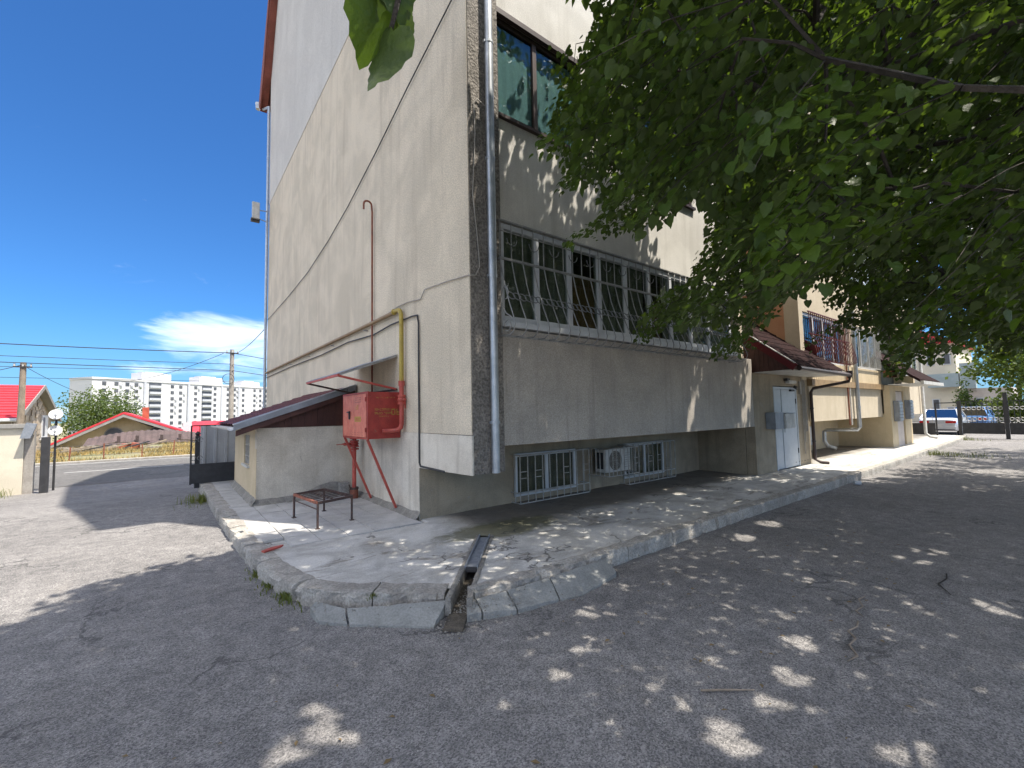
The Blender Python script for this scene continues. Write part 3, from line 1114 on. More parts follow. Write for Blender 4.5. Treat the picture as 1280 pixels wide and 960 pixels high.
# porch roof: lean-to, tiles on boards, gutter in front
ex0, ex1, ey, ez = 10.22, 13.62, 3.66, 2.42
ty, tz = 6.2, 4.46
m = MB()
ncol, nrow = 40, 11


def rp(u, v, lift=0.0):
    x = ex0+(ex1-ex0)*u
    y = ey+(ty-ey)*v
    z = ez+(tz-ez)*v
    return (x, y, z+lift)


rows = []
for r in range(nrow):
    for e in (0, 1):
        v = (r+e)/nrow
        for c in range(ncol+1):
            u = c/ncol
            rows.append(rp(u, v, .05+.012*math.cos(c*math.pi*.8)+(.022 if e == 0 else 0)))
nn = ncol+1
fs = []
for k in range(2*nrow-1):
    for c in range(ncol):
        fs.append((k*nn+c, k*nn+c+1, (k+1)*nn+c+1, (k+1)*nn+c))
m.add(rows, fs)
pr_ = part('porch_roof', 'dark_tile', m)
m = MB().add([rp(0, 0, -.03), rp(1, 0, -.03), rp(1, 1, -.03), rp(0, 1, -.03), rp(0, 0, .03), rp(1, 0, .03), rp(1, 1, .03), rp(0, 1, .03)],
             [(0, 3, 2, 1), (4, 5, 6, 7), (0, 1, 5, 4), (1, 2, 6, 5), (2, 3, 7, 6), (3, 0, 4, 7)])
m.build('roof_deck', 'brown_board', pr_)
m = MB().box(ex0+.01, ex1-.02, ey+.02, PY+.02, 2.385, 2.40)
part('porch_soffit', 'white_paint', m)
bd = MB()
for k in range(11):
    y0, y1 = 3.70+k*.1, 3.795+k*.1
    o = MB().prism([(y0, 2.395), (y1, 2.395), (y1, ez+(y1-ey)*.803), (y0, ez+(y0-ey)*.803)], 'x', ex0+.012, ex0+.032).build('gable_board', 'brown_board', house)
m = MB()
m.bar((ex0-.012, ey-.02, ez+.015), (ex0-.012, 5.2, ez+.015+.803*1.56), .03, .16)
part('verge_trim', 'red_flash', m)
m = MB().bar((ex0-.008, ey-.02, ez+.115), (ex0-.008, 5.2, ez+.115+.803*1.56), .05, .02)
part('verge_trim', 'white_paint', m)
m = MB().bar((ex1-.02, ey+.6, ez+.18+.803*.6), (ex1-.02, 6.2, ez+.18+.803*2.54), .03, .24)
part('wall_flashing', 'red_flash', m)
m = MB().tube([(ex0+.1, ey-.06, ez-.0), (ex1+.14, ey-.06, ez-.03)], .055, 8)
part('porch_gutter', 'brown_frame', m, smooth=True)
m = MB()
for k in range(9):
    x = ex0+.25+k*.39
    m.box(x, x+.03, ey-.02, ey+.12, ez+.03, ez+.055)
part('gutter_bracket', 'galv', m)
m = MB().box(ex0+.3, ex1-.05, ey-.01, ey+.012, ez-.03, ez+.05)
part('porch_fascia', 'white_paint', m)
for o in set(bpy.data.objects)-_before:
    if o.parent is house:
        o.location += SHIFT
# ================================================================== FITTINGS ON THE MAIN HOUSE
def fix(name, mat, mb, label, cat, group=None, smooth=True, **k):
    return tag(mb.build(name, mat, None, smooth=smooth, **k), label, cat, group)


# corner downpipe
dp = thing('downpipe', 'long galvanised downpipe on the dark corner pillar, ending above the pavement', 'downpipe', (3.30, 4.64, .8))
MB().tube([(3.30, 4.64, .80), (3.30, 4.64, 3.35)], .054, 14).build('pipe_length', 'galv', dp, smooth=True)
MB().tube([(3.30, 4.64, 3.30), (3.30, 4.64, 6.55)], .058, 14).build('pipe_length', 'galv', dp, smooth=True)
MB().tube([(3.30, 4.64, 6.5), (3.30, 4.64, 15.0)], .054, 14).build('pipe_length', 'galv', dp, smooth=True)
for z in (1.42, 3.32, 4.9, 6.53):
    m = MB().tube([(3.30, 4.64, z), (3.30, 4.64, z+.035)], .063, 14)
    m.bar((3.30, 4.68, z+.017), (3.30, 4.73, z+.017), .02, .015)
    m.box(3.225, 3.245, 4.63, 4.66, z, z+.035)
    m.build('pipe_bracket', 'galv', dp)
dp = thing('downpipe', 'slim galvanised downpipe and eaves elbow at the far street edge of the gable wall', 'downpipe', (2.93, 19.6, -.5))
MB().tube([(2.93, 19.6, -.4), (2.93, 19.62, 14.2), (2.80, 20.7, 14.62), (2.74, 20.86, 14.8)], .05, 10).build('pipe_length', 'galv', dp, smooth=True)
MB().tube([(2.72, 20.86, 14.72), (2.72, 20.86, 14.98)], [.10, .13], 10).build('gutter_outlet', 'galv', dp, smooth=True)

fl = thing('floodlight', 'white box floodlight on a bracket high on the street edge of the gable', 'lamp', (2.62, 19.5, 9.2))
MB().box(2.36, 2.62, 19.25, 19.36, 9.30, 9.95).build('lamp_body', 'white_paint', fl, bevel=.02)
MB().box(2.34, 2.64, 19.36, 19.52, 9.22, 9.34).build('lamp_gear', 'dark_metal', fl)
MB().tube([(2.62, 19.4, 9.7), (2.97, 19.45, 9.75)], .02, 6).tube([(2.62, 19.4, 9.35), (2.97, 19.45, 9.3)], .02, 6).build('bracket', 'galv', fl)

# gas pipe along the wall and down to the cabinet
gp = thing('gas_pipe', 'gas pipe running along the gable, brown then yellow then dropping red into the cabinet', 'pipe', (2.9, 7, 1.3))
pp = [(2.945, 19.5, 3.30), (2.945, 13, 3.28), (2.945, 10.0, 3.27), (2.945, 6.98, 3.27)]
MB().tube(pp, .034, 10).build('pipe_run', 'brown_pipe', gp, smooth=True)
el = [(2.93, 6.98, 3.27)] + [(2.93, 6.73+.07*math.cos(a), 3.20+.075*math.sin(a)) for a in (1.2, .8, .3, -.1)]
el = [(2.93, 6.98, 3.27), (2.93, 6.85, 3.275), (2.93, 6.74, 3.25), (2.93, 6.69, 3.18), (2.93, 6.68, 3.05), (2.93, 6.68, 2.08)]
MB().tube(el, .036, 12).build('pipe_drop', 'yellow_paint', gp, smooth=True)
MB().tube([(2.93, 6.98, 3.27), (2.93, 6.955, 3.27)], .05, 12).build('pipe_collar', 'yellow_paint', gp)
MB().tube([(2.93, 6.68, 2.085), (2.93, 6.68, 1.42), (2.92, 6.69, 1.36), (2.88, 6.72, 1.32), (2.80, 6.76, 1.31), (2.66, 6.80, 1.31)], .037, 12).build('pipe_drop', 'red_faded', gp, smooth=True)
vb = MB()
for z in (1.74, 1.86):
    vb.tube([(2.93, 6.68, z-.018), (2.93, 6.68, z+.018)], .062, 12)
vb.tube([(2.93, 6.68, 1.75), (2.93, 6.68, 1.80), (2.93, 6.68, 1.85)], [.045, .068, .045], 12)
vb.tube([(2.93, 6.60, 1.80), (2.93, 6.54, 1.80)], .02, 8)
MBv = vb.build('valve', 'red_faded', gp, smooth=True)
MB().bar((2.93, 6.545, 1.78), (2.93, 6.545, 1.66), .02, .012).build('lever', 'red_paint', gp)
MB().tube([(2.93, 6.68, 2.02), (2.93, 6.68, 2.10)], .05, 12).build('pipe_collar', 'red_faded', gp)
for y in (8.4, 10.6, 12.8, 15):
    MB().bar((3.0, y, 3.19), (2.92, y, 3.19), .03, .02).build('pipe_bracket', 'grey_iron', gp)

fix('vent_pipe', 'rust', MB().tube([(2.955, 8.05, 1.97), (2.955, 8.05, 5.40), (2.945, 8.05, 5.50)] + [tuple(p) for p in arc((2.87, 8.05, 5.52), .075, .1, math.pi, 8)] + [(2.795, 8.05, 5.42)], .018, 8),
    'thin rust red vent rod with a hooked top rising up the gable from the cabinet', 'pipe')

# gas cabinet on two raking struts
gc = thing('gas_cabinet', 'weathered red steel gas cabinet propped on two struts against the gable wall', 'cabinet', (2.72, 7.4, 0))
bx0, bx1, by0, by1, bz0, bz1 = 2.46, 2.985, 6.86, 8.10, 1.19, 1.93
m = MB()
m.box(bx0, bx1, by0, by0+.006, bz0, bz1)
m.box(bx0, bx1, by1-.006, by1, bz0, bz1)
m.box(bx0, bx1, by0+.006, by1-.006, bz0, bz0+.006)
m.box(bx0, bx1, by0+.006, by1-.006, bz1-.006, bz1)
m.box(bx1-.006, bx1, by0+.006, by1-.006, bz0+.006, bz1-.006)
m.box(bx0-.012, bx0+.012, by0-.004, by0+.04, bz0-.006, bz1+.006)
m.box(bx0-.012, bx0+.012, by1-.04, by1+.004, bz0-.006, bz1+.006)
m.box(bx0-.012, bx0+.012, by0+.04, by1-.04, bz1-.02, bz1+.006)
m.box(bx0-.012, bx0+.012, by0+.04, by1-.04, bz0-.006, bz0+.02)
m.build('cabinet_body', 'red_paint', gc)
d1 = MB().box(bx0-.022, bx0-.006, by0+.05, by0+.88, bz0+.025, bz1-.025).build('door', 'door_red', gc, bevel=.004)
d2 = MB().box(bx0-.018, bx0-.004, by0+.90, by1-.045, bz0+.025, bz1-.025).build('door', 'door_red', gc, bevel=.004)
m = MB().box(bx0-.045, bx0-.022, by0+.80, by0+.84, 1.50, 1.64).tube([(bx0-.04, by0+.82, 1.62), (bx0-.07, by0+.82, 1.62), (bx0-.07, by0+.72, 1.62)], .012, 6)
m.build('handle', 'dark_metal', d1)
for z in (1.30, 1.78):
    MB().tube([(bx0-.026, by0+.055, z), (bx0-.026, by0+.055, z+.07)], .012, 6).build('hinge', 'red_paint', d1)
# vent holes punched in the door and rivets on the side
m = MB()
for r in range(3):
    for c in range(5):
        m.tube([(bx0-.0235, by0+.30+c*.055, 1.78+r*.035), (bx0-.0215, by0+.30+c*.055, 1.78+r*.035)], .009, 6)
for r in range(2):
    for c in range(7):
        m.tube([(bx0-.0235, by0+.2+c*.08, 1.25+r*.035), (bx0-.0215, by0+.2+c*.08, 1.25+r*.035)], .006, 6)
tag(m.build('vent_hole', 'dark_metal', d1), kind='stuff')
for x in (2.52, 2.68, 2.84, 2.95):
    for z in (1.24, 1.87):
        MB().tube([(x, by0-.004, z), (x, by0+.001, z)], .008, 6).build('rivet', 'red_paint', gc)


# faded yellow stencilling, worn past reading
rw = random.Random(41)


def worn_row(m, horiz, x0, x1, z, h, face, gap=.35):
    """one line of half lost letters: upright and level strokes with pieces gone"""
    p = x0
    while p < x1:
        w = h*rw.uniform(.45, .75)
        for (a, b, c, d) in ((0, .2, 0, 1), (.8, 1, 0, 1), (0, 1, .82, 1), (0, 1, .4, .56), (0, 1, 0, .16)):
            if rw.random() < gap:
                continue
            u0, u1 = p+w*a, p+w*b
            if horiz == 'x':
                m.box(u0, u1, face-.0012, face-.0002, z+h*c, z+h*d)
            else:
                m.box(face-.0012, face-.0002, u0, u1, z+h*c, z+h*d)
        p += w*1.3
    return m


m = worn_row(MB(), 'x', 2.56, 2.82, 1.635, .034, by0)
worn_row(m, 'x', 2.56, 2.82, 1.575, .034, by0, .45)
worn_row(m, 'x', 2.835, 2.93, 1.56, .10, by0, .3)
worn_row(m, 'x', 2.63, 2.78, 1.535, .018, by0, .5)
worn_row(m, 'x', 2.58, 2.9, 1.83, .02, by0, .75)
m.build('worn_lettering', 'yellow_print', gc)
m = worn_row(MB(), 'y', by0+.40, by0+.62, 1.66, .075, bx0-.022, .5)
m.build('worn_lettering', 'yellow_print', d1)
pl = MB().box(bx0-.0235, bx0-.022, by0+.28, by0+.58, 1.46, 1.545).build('number_plate', 'yellow_print', d1)
m = worn_row(MB(), 'y', by0+.31, by0+.55, 1.475, .05, bx0-.0235, .3)
m.build('worn_lettering', 'red_faded', d1)
for y in (6.93, 8.06):
    MB().bar((bx0+.01, y, bz0-.01), (2.955, y+.05, .06), .035, .035, up=(0, 1, 0)).build('strut', 'red_faded', gc)
MB().tube([(bx0+.03, 8.0, bz1+.006), (bx0+.03, 8.0, bz1+.11)], .006, 6).build('hasp_rod', 'dark_metal', gc)

# sheet canopy over the cabinet
cn = thing('rain_canopy', 'thin sheet metal canopy on red angle brackets above the gas cabinet', 'canopy', (2.5, 8, 2.3))
cy0, cy1 = 6.98, 8.95
m = MB()
nx_, ny_ = 14, 16


def cz_(x, y):
    return 2.20+(x-2.02)*.375+nz(x, y, 0, 2.3, .012)


vs = []
for t in (0, .004):
    for j in range(ny_+1):
        for i in range(nx_+1):
            x = 2.02+.97*i/nx_
            y = cy0+(cy1-cy0)*j/ny_
            vs.append((x, y, cz_(x, y)+t))
k0 = (nx_+1)*(ny_+1)
fs = []
for j in range(ny_):
    for i in range(nx_):
        a = j*(nx_+1)+i
        fs.append((a, a+1, a+nx_+2, a+nx_+1))
        fs.append((k0+a, k0+a+nx_+1, k0+a+nx_+2, k0+a+1))
for i in range(nx_):
    fs.append((i, k0+i, k0+i+1, i+1))
    a = ny_*(nx_+1)+i
    fs.append((a, a+1, k0+a+1, k0+a))
for j in range(ny_):
    a = j*(nx_+1)
    fs.append((a, a+nx_+1, k0+a+nx_+1, k0+a))
    a += nx_
    fs.append((a, k0+a, k0+a+nx_+1, a+nx_+1))
m.add(vs, fs)
m.build('canopy_sheet', 'grey_metal', cn)
MB().bar((2.04, cy0, cz_(2.04, cy0)-.022), (2.04, cy1, cz_(2.04, cy1)-.022), .03, .035).build('front_rail', 'red_faded', cn)
for y in (cy0+.02, cy1-.03):
    MB().bar((2.04, y, cz_(2.04, y)-.03), (2.98, y, 1.985), .032, .032, up=(0, 1, 0)).build('brace', 'red_faded' if y < 8 else 'dark_rust', cn)
    MB().bar((2.06, y, cz_(2.06, y)-.02), (2.985, y, cz_(2.985, y)-.02), .03, .03).build('rafter', 'red_faded' if y > 8 else 'grey_iron', cn)
MB().bar((2.975, cy0, 1.98), (2.975, cy1, 1.98), .025, .025).build('wall_rail', 'dark_rust', cn)

# red riser under the cabinet
rs = thing('gas_riser', 'red gas riser with a flanged valve standing by the wall under the cabinet', 'pipe', (2.82, 8.62, 0))
MB().tube([(2.82, 8.62, .02), (2.82, 8.62, 1.18)], .038, 12).build('riser_pipe', 'red_faded', rs, smooth=True)
MB().tube([(2.82, 8.62, .0), (2.82, 8.62, .17)], .075, 14).build('ground_sleeve', 'rust', rs, smooth=True)
m = MB().tube([(2.82, 8.62, .17), (2.82, 8.62, .21)], .082, 14).tube([(2.74, 8.58, .19), (2.71, 8.57, .27)], .012, 6)
m.build('sleeve_clamp', 'dark_rust', rs)
m = MB()
for z in (.93, .98, 1.08, 1.13):
    m.tube([(2.82, 8.62, z-.014), (2.82, 8.62, z+.014)], .085, 14)
m.tube([(2.82, 8.62, .98), (2.82, 8.62, 1.03), (2.82, 8.62, 1.08)], [.055, .085, .055], 12)
m.tube([(2.82, 8.62, 1.03), (2.62, 8.60, 1.03)], .028, 10)
m.build('valve', 'red_paint', rs, smooth=True)
m = MB().bar((2.62, 8.52, 1.03), (2.62, 8.70, 1.03), .02, .02).bar((2.62, 8.6, 1.03), (2.48, 8.58, 1.03), .02, .014)
m.build('valve_handle', 'red_faded', rs)

# cables on the walls
fix('wall_cable', 'black_cable', MB().tube([(2.97, 19.5, 3.12), (2.97, 15, 3.13), (2.97, 11.6, 3.09), (2.97, 9.5, 3.12), (2.97, 8, 3.05), (2.97, 7.2, 3.10), (2.97, 6.35, 3.09), (2.975, 6.19, 3.075), (2.975, 6.15, 2.95), (2.98, 6.165, 2.0), (2.975, 6.15, 1.6), (2.975, 6.15, .84), (2.98, 6.12, .79), (2.98, 5.4, .775)], .014, 6),
    'black cable along the gable below the gas pipe, turning down to the overhang', 'cable')
fix('wall_cable', 'black_cable', MB().tube([(2.965, 19.32, 5.37), (2.97, 15.65, 5.46), (2.97, 13.03, 5.58), (2.97, 11.07, 5.82), (2.97, 9.54, 6.1), (2.97, 7.89, 6.51), (2.97, 6.47, 6.92), (2.97, 4.78, 7.36), (3.05, 4.66, 7.5), (3.28, 4.66, 7.7)], .010, 6),
    'slack dark cable climbing slantwise across the upper gable wall to the pillar top', 'cable')
fix('wall_cable', 'grey_cable', MB().tube([(2.98, 8.2, 3.33), (2.98, 7.5, 3.31), (2.98, 6.9, 3.36), (2.98, 6.5, 3.35), (2.98, 6.08, 3.30), (2.98, 5.95, 3.42), (2.98, 5.23, 3.37), (2.985, 4.74, 3.32), (3.0, 4.705, 3.31), (3.08, 4.70, 3.33), (3.14, 4.70, 3.45), (3.12, 4.70, 3.75), (3.05, 4.70, 4.4), (3.10, 4.70, 5.2), (3.09, 4.70, 5.66), (3.14, 4.70, 5.72), (3.27, 4.69, 5.67)], .008, 6),
    'thin pale cable from the gas pipe across the gable and up the dark pillar', 'cable')

# ---- balcony grille with bellied bars
gr = thing('window_grille', 'grey wrought iron bellied grille with rings over the long first floor window', 'grille', (6.5, 4.5, 2.55))
GX0, GX1 = 3.44, 9.7
gyt, gyb = 4.66, 4.36
for z, y, w, nm in ((4.14, gyt, .022, 'top_rail'), (3.62, gyt, .030, 'middle_rail'), (2.565, 4.60, .022, 'bottom_rail')):
    MB().bar((GX0, y, z), (GX1, y, z), w, w).build(nm, 'grey_iron', gr)
MB().bar((GX0, 4.645, 3.99), (GX1, 4.645, 3.99), .012, .012).build('upper_rail', 'grey_iron', gr)
pts = [(0, gyt, 4.14), (0, gyt, 3.62), (0, 4.585, 3.30), (0, 4.475, 2.98), (0, gyb+.02, 2.76), (0, gyb, 2.68), (0, gyb+.03, 2.60), (0, gyb+.10, 2.555), (0, 4.60, 2.565)]
bar_me = MB().tube(pts, .0085, 5).mesh('bar', 'grey_iron', (0, 0, 0), True)
ring = MB().tube([(0+.058*math.cos(a), .058*math.sin(a)*.42, .058*math.sin(a)) for a in [2*math.pi*i/14 for i in range(14)]], .0075, 5, closed=True).mesh('ring', 'dark_ring', (0, 0, 0), True)
scr = MB().tube([(-.09, 0, .05), (-.075, 0, 0), (-.035, 0, -.035), (0, 0, -.045), (.035, 0, -.035), (.075, 0, 0), (.09, 0, .05)], .007, 5).mesh('scroll', 'dark_ring', (0, 0, 0), True)
nb = 32
for k in range(nb+1):
    x = GX0+(GX1-GX0)*k/nb
    inst('bar', bar_me, gr, (x, 0, 0))
    if k < nb:
        inst('ring', ring, gr, (x+.05, 4.50, 3.08), (RAD(-8), 0, 0))
        inst('ring', ring, gr, (x+.153, 4.50, 3.08), (RAD(-8), 0, 0))
        if k % 2 == 0:
            inst('scroll', scr, gr, (x+.2, 4.65, 3.86))
m = MB().tube([(GX0, 4.64, 3.1), (GX0, 4.60, 3.2), (GX0, 4.53, 3.2), (GX0, 4.49, 3.12), (GX0, 4.52, 3.04), (GX0, 4.58, 3.04)], .009, 5)
m.tube([(GX0, 4.64, 3.55), (GX0, 4.645, 3.0), (GX0, 4.645, 2.6)], .009, 5)
m.tube([(GX0, 4.64, 3.0), (GX0, 4.55, 2.85), (GX0, 4.40, 2.76)], .009, 5)
m.tube([tuple(p) for p in arc((GX0, 4.52, 2.68), .07, 0, 5.4, 14, (0, 1, 0), (0, 0, 1))], .009, 5)
m.build('side_scroll', 'grey_iron', gr)
for z, y in ((4.14, gyt), (3.62, gyt), (2.565, 4.6)):
    for x in (GX0, GX1):
        MB().bar((x, y, z), (x, YF+.02, z), .02, .02).build('wall_tie', 'grey_iron', gr)

# ---- cages on the basement windows


def cage(x0, x1, z0, z1, y0, label, nb, door_bars=()):
    g = thing('window_cage', label, 'grille', ((x0+x1)/2, y0, z0), 'white bar cages on the basement windows')
    for z in (z0, z0+.17, z1):
        MB().bar((x0, y0, z), (x1, y0, z), .018, .018).build('rail', 'white_iron', g)
        for x in (x0, x1):
            MB().bar((x, y0, z), (x, YW, z), .016, .016).build('return_rail', 'white_iron', g)
    me = MB().bar((0, 0, z0), (0, 0, z1), .014, .014, up=(0, 1, 0)).mesh('bar', 'white_iron')
    for k in range(nb+1):
        inst('bar', me, g, (x0+(x1-x0)*k/nb, y0-.012, 0))
    for k in range(1, 2):
        for x in (x0, x1):
            inst('bar', me, g, (x, (y0+YW)/2, 0))
    st = MB().bar((0, 0, 0), (.14, 0, 0), .012, .012).mesh('tie', 'white_iron')
    for k in door_bars:
        xx = x0+(x1-x0)*k/nb
        inst('tie', st, g, (xx, y0-.01, z1-.28))
        inst('tie', st, g, (xx, y0-.01, z0+.42))
    return g


cage(4.72, 6.42, .02, .83, 5.95, 'white bar cage on the basement window nearest the pavement corner', 10, (0, 2, 6, 9))
cage(7.62, 9.32, .02, .84, 5.95, 'white bar cage on the basement window beyond the caged air conditioner', 10, (1, 4, 6))
cg = thing('air_conditioner_cage', 'small white bar cage round the air conditioner between basement windows', 'grille', (7.2, 5.7, .3))
ax0, ax1, ay, az0, az1 = 6.66, 7.58, 5.66, .30, .82
for z in (az0, az1):
    MB().bar((ax0, ay, z), (ax1, ay, z), .016, .016).build('rail', 'white_iron', cg)
    for x in (ax0, ax1):
        MB().bar((x, ay, z), (x, YW, z), .016, .016).build('return_rail', 'white_iron', cg)
me = MB().bar((0, 0, az0), (0, 0, az1), .012, .012, up=(0, 1, 0)).mesh('bar', 'white_iron')
for k in range(9):
    inst('bar', me, cg, (ax0+(ax1-ax0)*k/8, ay-.01, 0))
for k in range(1, 5):
    inst('bar', me, cg, (ax0, ay+(YW-ay)*k/5, 0))
    inst('bar', me, cg, (ax1, ay+(YW-ay)*k/5, 0))
ac = thing('air_conditioner', 'white outdoor air conditioning unit with a dark round fan inside its cage', 'air conditioner', (7.16, 5.93, .34))
MB().box(6.74, 7.50, 5.80, 6.08, .35, .80).build('housing', 'white_paint', ac, bevel=.015)
MB().tube([(7.03, 5.802, .575), (7.03, 5.792, .575)], .19, 24).build('fan_opening', 'room_dark', ac)
m = MB()
for r in (.05, .09, .13, .17):
    m.tube([(7.03+r*math.cos(a), 5.785, .575+r*math.sin(a)) for a in [2*math.pi*i/24 for i in range(24)]], .003, 4, closed=True)
for i in range(8):
    a = math.pi*i/4
    m.tube([(7.03, 5.787, .575), (7.03+.19*math.cos(a), 5.787, .575+.19*math.sin(a))], .003, 4)
m.build('fan_guard', 'white_iron', ac)
MB().box(6.735, 6.739, 5.86, 6.02, .42, .74).build('side_grille', 'dark_metal', ac)
m = MB()
for k in range(7):
    m.box(7.29, 7.47, 5.792, 5.80, .42+k*.045, .44+k*.045)
m.build('louvre', 'white_iron', ac)

# ---- porch fittings
_before = set(bpy.data.objects)
mbx = thing('letterbox', 'grey metal letterbox bank with slots hung beside the white porch door', 'letterbox', (11.15, 4.4, 1.05))
MB().box(10.62, 11.10, 4.27, 4.495, 1.04, 1.44).build('letterbox_body', 'grey_metal', mbx, bevel=.008)
MB().box(11.102, 11.66, 4.24, 4.485, 1.04, 1.40).build('letterbox_body', 'white_paint', mbx, bevel=.008)
me = MB().box(0, .085, -.012, 0, 1.06, 1.34).mesh('letterbox_door', 'white_paint')
for k in range(6):
    o = inst('letterbox_door', me, mbx, (11.115+k*.09, 4.24, 0))
    MB().box(11.125+k*.09, 11.18+k*.09, 4.226, 4.23, 1.29, 1.305).build('slot', 'dark_metal', o)
MB().box(11.10, 11.67, 4.22, 4.49, 1.402, 1.42).build('letterbox_lid', 'grey_metal', mbx)
lp = thing('porch_lamp', 'small white bulkhead lamp above the porch door', 'lamp', (12.1, 4.44, 2.13))
MB().box(11.85, 12.32, 4.38, 4.495, 2.17, 2.25).build('lamp_housing', 'white_paint', lp, bevel=.02)
MB().box(11.78, 11.95, 4.40, 4.495, 2.235, 2.30).build('lamp_bracket', 'dark_metal', lp)
MB().tube([(12.36, 4.47, 2.10), (12.36, 4.40, 2.06)], .04, 10).build('camera_eye', 'dark_metal', lp)
fix('door_closer', 'dark_metal', MB().box(12.1, 12.3, 4.44, 4.50, 1.97, 2.02).bar((12.2, 4.44, 1.99), (12.42, 4.40, 2.03), .015, .01),
    'little dark door closer arm at the top of the white porch door', 'door closer', smooth=False)
dp = thing('downpipe', 'dark brown downpipe swinging from the porch gutter down the porch corner', 'downpipe', (13.3, 4.38, 0))
MB().tube([(13.72, 3.60, 2.36), (13.70, 3.62, 2.22), (13.36, 4.36, 2.06), (13.30, 4.40, 1.95), (13.30, 4.40, .12), (13.34, 4.28, .05), (13.40, 4.10, .03)], .042, 10).build('pipe_length', 'brown_frame', dp, smooth=True)
MB().tube([(13.72, 3.60, 2.32), (13.72, 3.60, 2.50)], [.05, .08], 10).build('gutter_outlet', 'brown_frame', dp)
for z in (.6, 1.5):
    MB().tube([(13.30, 4.40, z), (13.30, 4.40, z+.03)], .05, 10).build('pipe_bracket', 'dark_metal', dp)
cb = MB()
for k in range(4):
    x = 12.86+k*.07
    cb.tube([(x, 4.47, 2.36), (x+nz(k, 0, 0, 3, .05), 4.465, 1.6), (x+.02*k, 4.47, .9), (x, 4.47, .3+.3*k)], .012, 5)
cb.box(12.72, 12.80, 4.45, 4.495, 1.9, 2.25)
fix('cable_bundle', 'grey_cable', cb, 'bundle of grey cables running down the porch corner wall', 'cable')
fix('hanging_cable', 'grey_cable', MB().tube([(13.4, 4.62, 2.12), (14.1, 4.66, 1.78), (14.9, 4.66, 1.62), (15.6, 4.66, 1.75), (16.2, 4.68, 2.10)], .010, 5),
    'slack cable looping below the cream balcony beside the porch', 'cable')
for o in set(bpy.data.objects)-_before:
    if o.parent is None:
        o.location += SHIFT

# ================================================================== BASEMENT SHED
shed = thing('shed', 'small ochre basement entrance hut with a maroon lean-to roof against the gable wall', 'shed', (2.1, 10.8, 0))
sx, sy0, sy1 = 1.26, 9.17, 12.4
m = MB().prism([(sx, -.2), (2.985, -.2), (2.985, 1.40), (sx, 1.40)], 'y', sy0, sy0+.2)
m.build('front_wall', 'shed_wall', shed)
wy0, wy1, wz0, wz1 = 10.02, 10.78, .64, 1.22
m = MB().box(sx-.003, sx+.2, sy0+.2, wy0, -.2, 1.40).box(sx-.003, sx+.2, wy1, sy1, -.2, 1.40).box(sx-.003, sx+.2, wy0, wy1, -.2, wz0).box(sx-.003, sx+.2, wy0, wy1, wz1, 1.40)
m.box(sx-.0035, sx+.001, sy0-.001, sy0+.19, -.2, 1.0)
m.build('side_wall', 'cream', shed)
MB().box(sx+.19, 2.98, sy1-.2, sy1, -.2, 1.4).build('rear_wall', 'cream', shed)
m = MB()
m.grid(lambda a, b: (sx-.005-.10*(1-b)-nz(1, a*9, b, 2, .02), sy0-.08+a*3.3, -.02+.14*b+nz(a*8, b, 3, 2, .02)), 22, 2)
m.grid(lambda a, b: (sx-.08+a*1.8, sy0-.005-.09*(1-b)-nz(2, a*9, b, 2, .02), -.02+.12*b+nz(a*8, b, 6, 2, .02)), 22, 2)
m.build('footing', 'mortar', shed, smooth=True)
wn_ = MB().box(sx+.05, sx+.09, wy0, wy1, wz0, wz0+.05).box(sx+.05, sx+.09, wy0, wy1, wz1-.05, wz1).box(sx+.05, sx+.09, wy0, wy0+.05, wz0+.05, wz1-.05).box(sx+.05, sx+.09, wy1-.05, wy1, wz0+.05, wz1-.05).box(sx+.052, sx+.088, 10.37, 10.42, wz0+.05, wz1-.05).build('window', 'white_paint', shed)
MB().box(sx+.065, sx+.072, wy0+.03, wy1-.03, wz0+.03, wz1-.03).build('pane', 'glass', wn_)
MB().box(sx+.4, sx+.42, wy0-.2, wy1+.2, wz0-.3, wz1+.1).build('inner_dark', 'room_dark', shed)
MB().box(sx-.05, sx+.05, wy0-.04, wy1+.04, wz0-.045, wz0-.003).build('sill', 'white_paint', wn_)
me = MB().tube([(0, 0, wz0), (0, 0, wz1)], .009, 6).mesh('window_bar', 'white_iron')
for k in range(5):
    inst('window_bar', me, shed, (sx+.02, wy0+.08+k*.15, 0))
for z in (.80, 1.02):
    MB().tube([(sx+.02, wy0, z), (sx+.02, wy1, z)], .008, 6).build('window_bar', 'white_iron', shed)
# roof slope rising to the wall
rx0, rz0, rx1, rz1 = .90, 1.395, 2.99, 2.13
ry0, ry1 = sy0-.16, 12.75
nr, ncl = 9, 34
m = MB()
rows = []
for r in range(nr):
    for e in (0, 1):
        v = (r+e)/nr
        for c in range(ncl+1):
            u = c/ncl
            rows.append((rx0+(rx1-rx0)*v, ry0+(ry1-ry0)*u, rz0+(rz1-rz0)*v+.035+.014*math.cos(c*math.pi*.5)+(.025 if e == 0 else 0)))
nn = ncl+1
m.add(rows, [(k*nn+c, k*nn+c+1, (k+1)*nn+c+1, (k+1)*nn+c) for k in range(2*nr-1) for c in range(ncl)])
rf = m.build('roof', 'maroon_tile', shed)
sl = (rz1-rz0)/(rx1-rx0)
MB().prism([(rx0, rz0-.03), (rx1, rz1-.03), (rx1, rz1+.01), (rx0, rz0+.01)], 'y', ry0+.03, ry1).build('roof_deck', 'brown_board', rf)
MB().prism([(rx0-.02, rz0+.045), (rx1-.02, rz1+.045), (rx1-.02, rz1+.065), (rx0-.02, rz0+.065)], 'y', ry0-.03, ry0+.12).build('verge_cap', 'galv', rf)
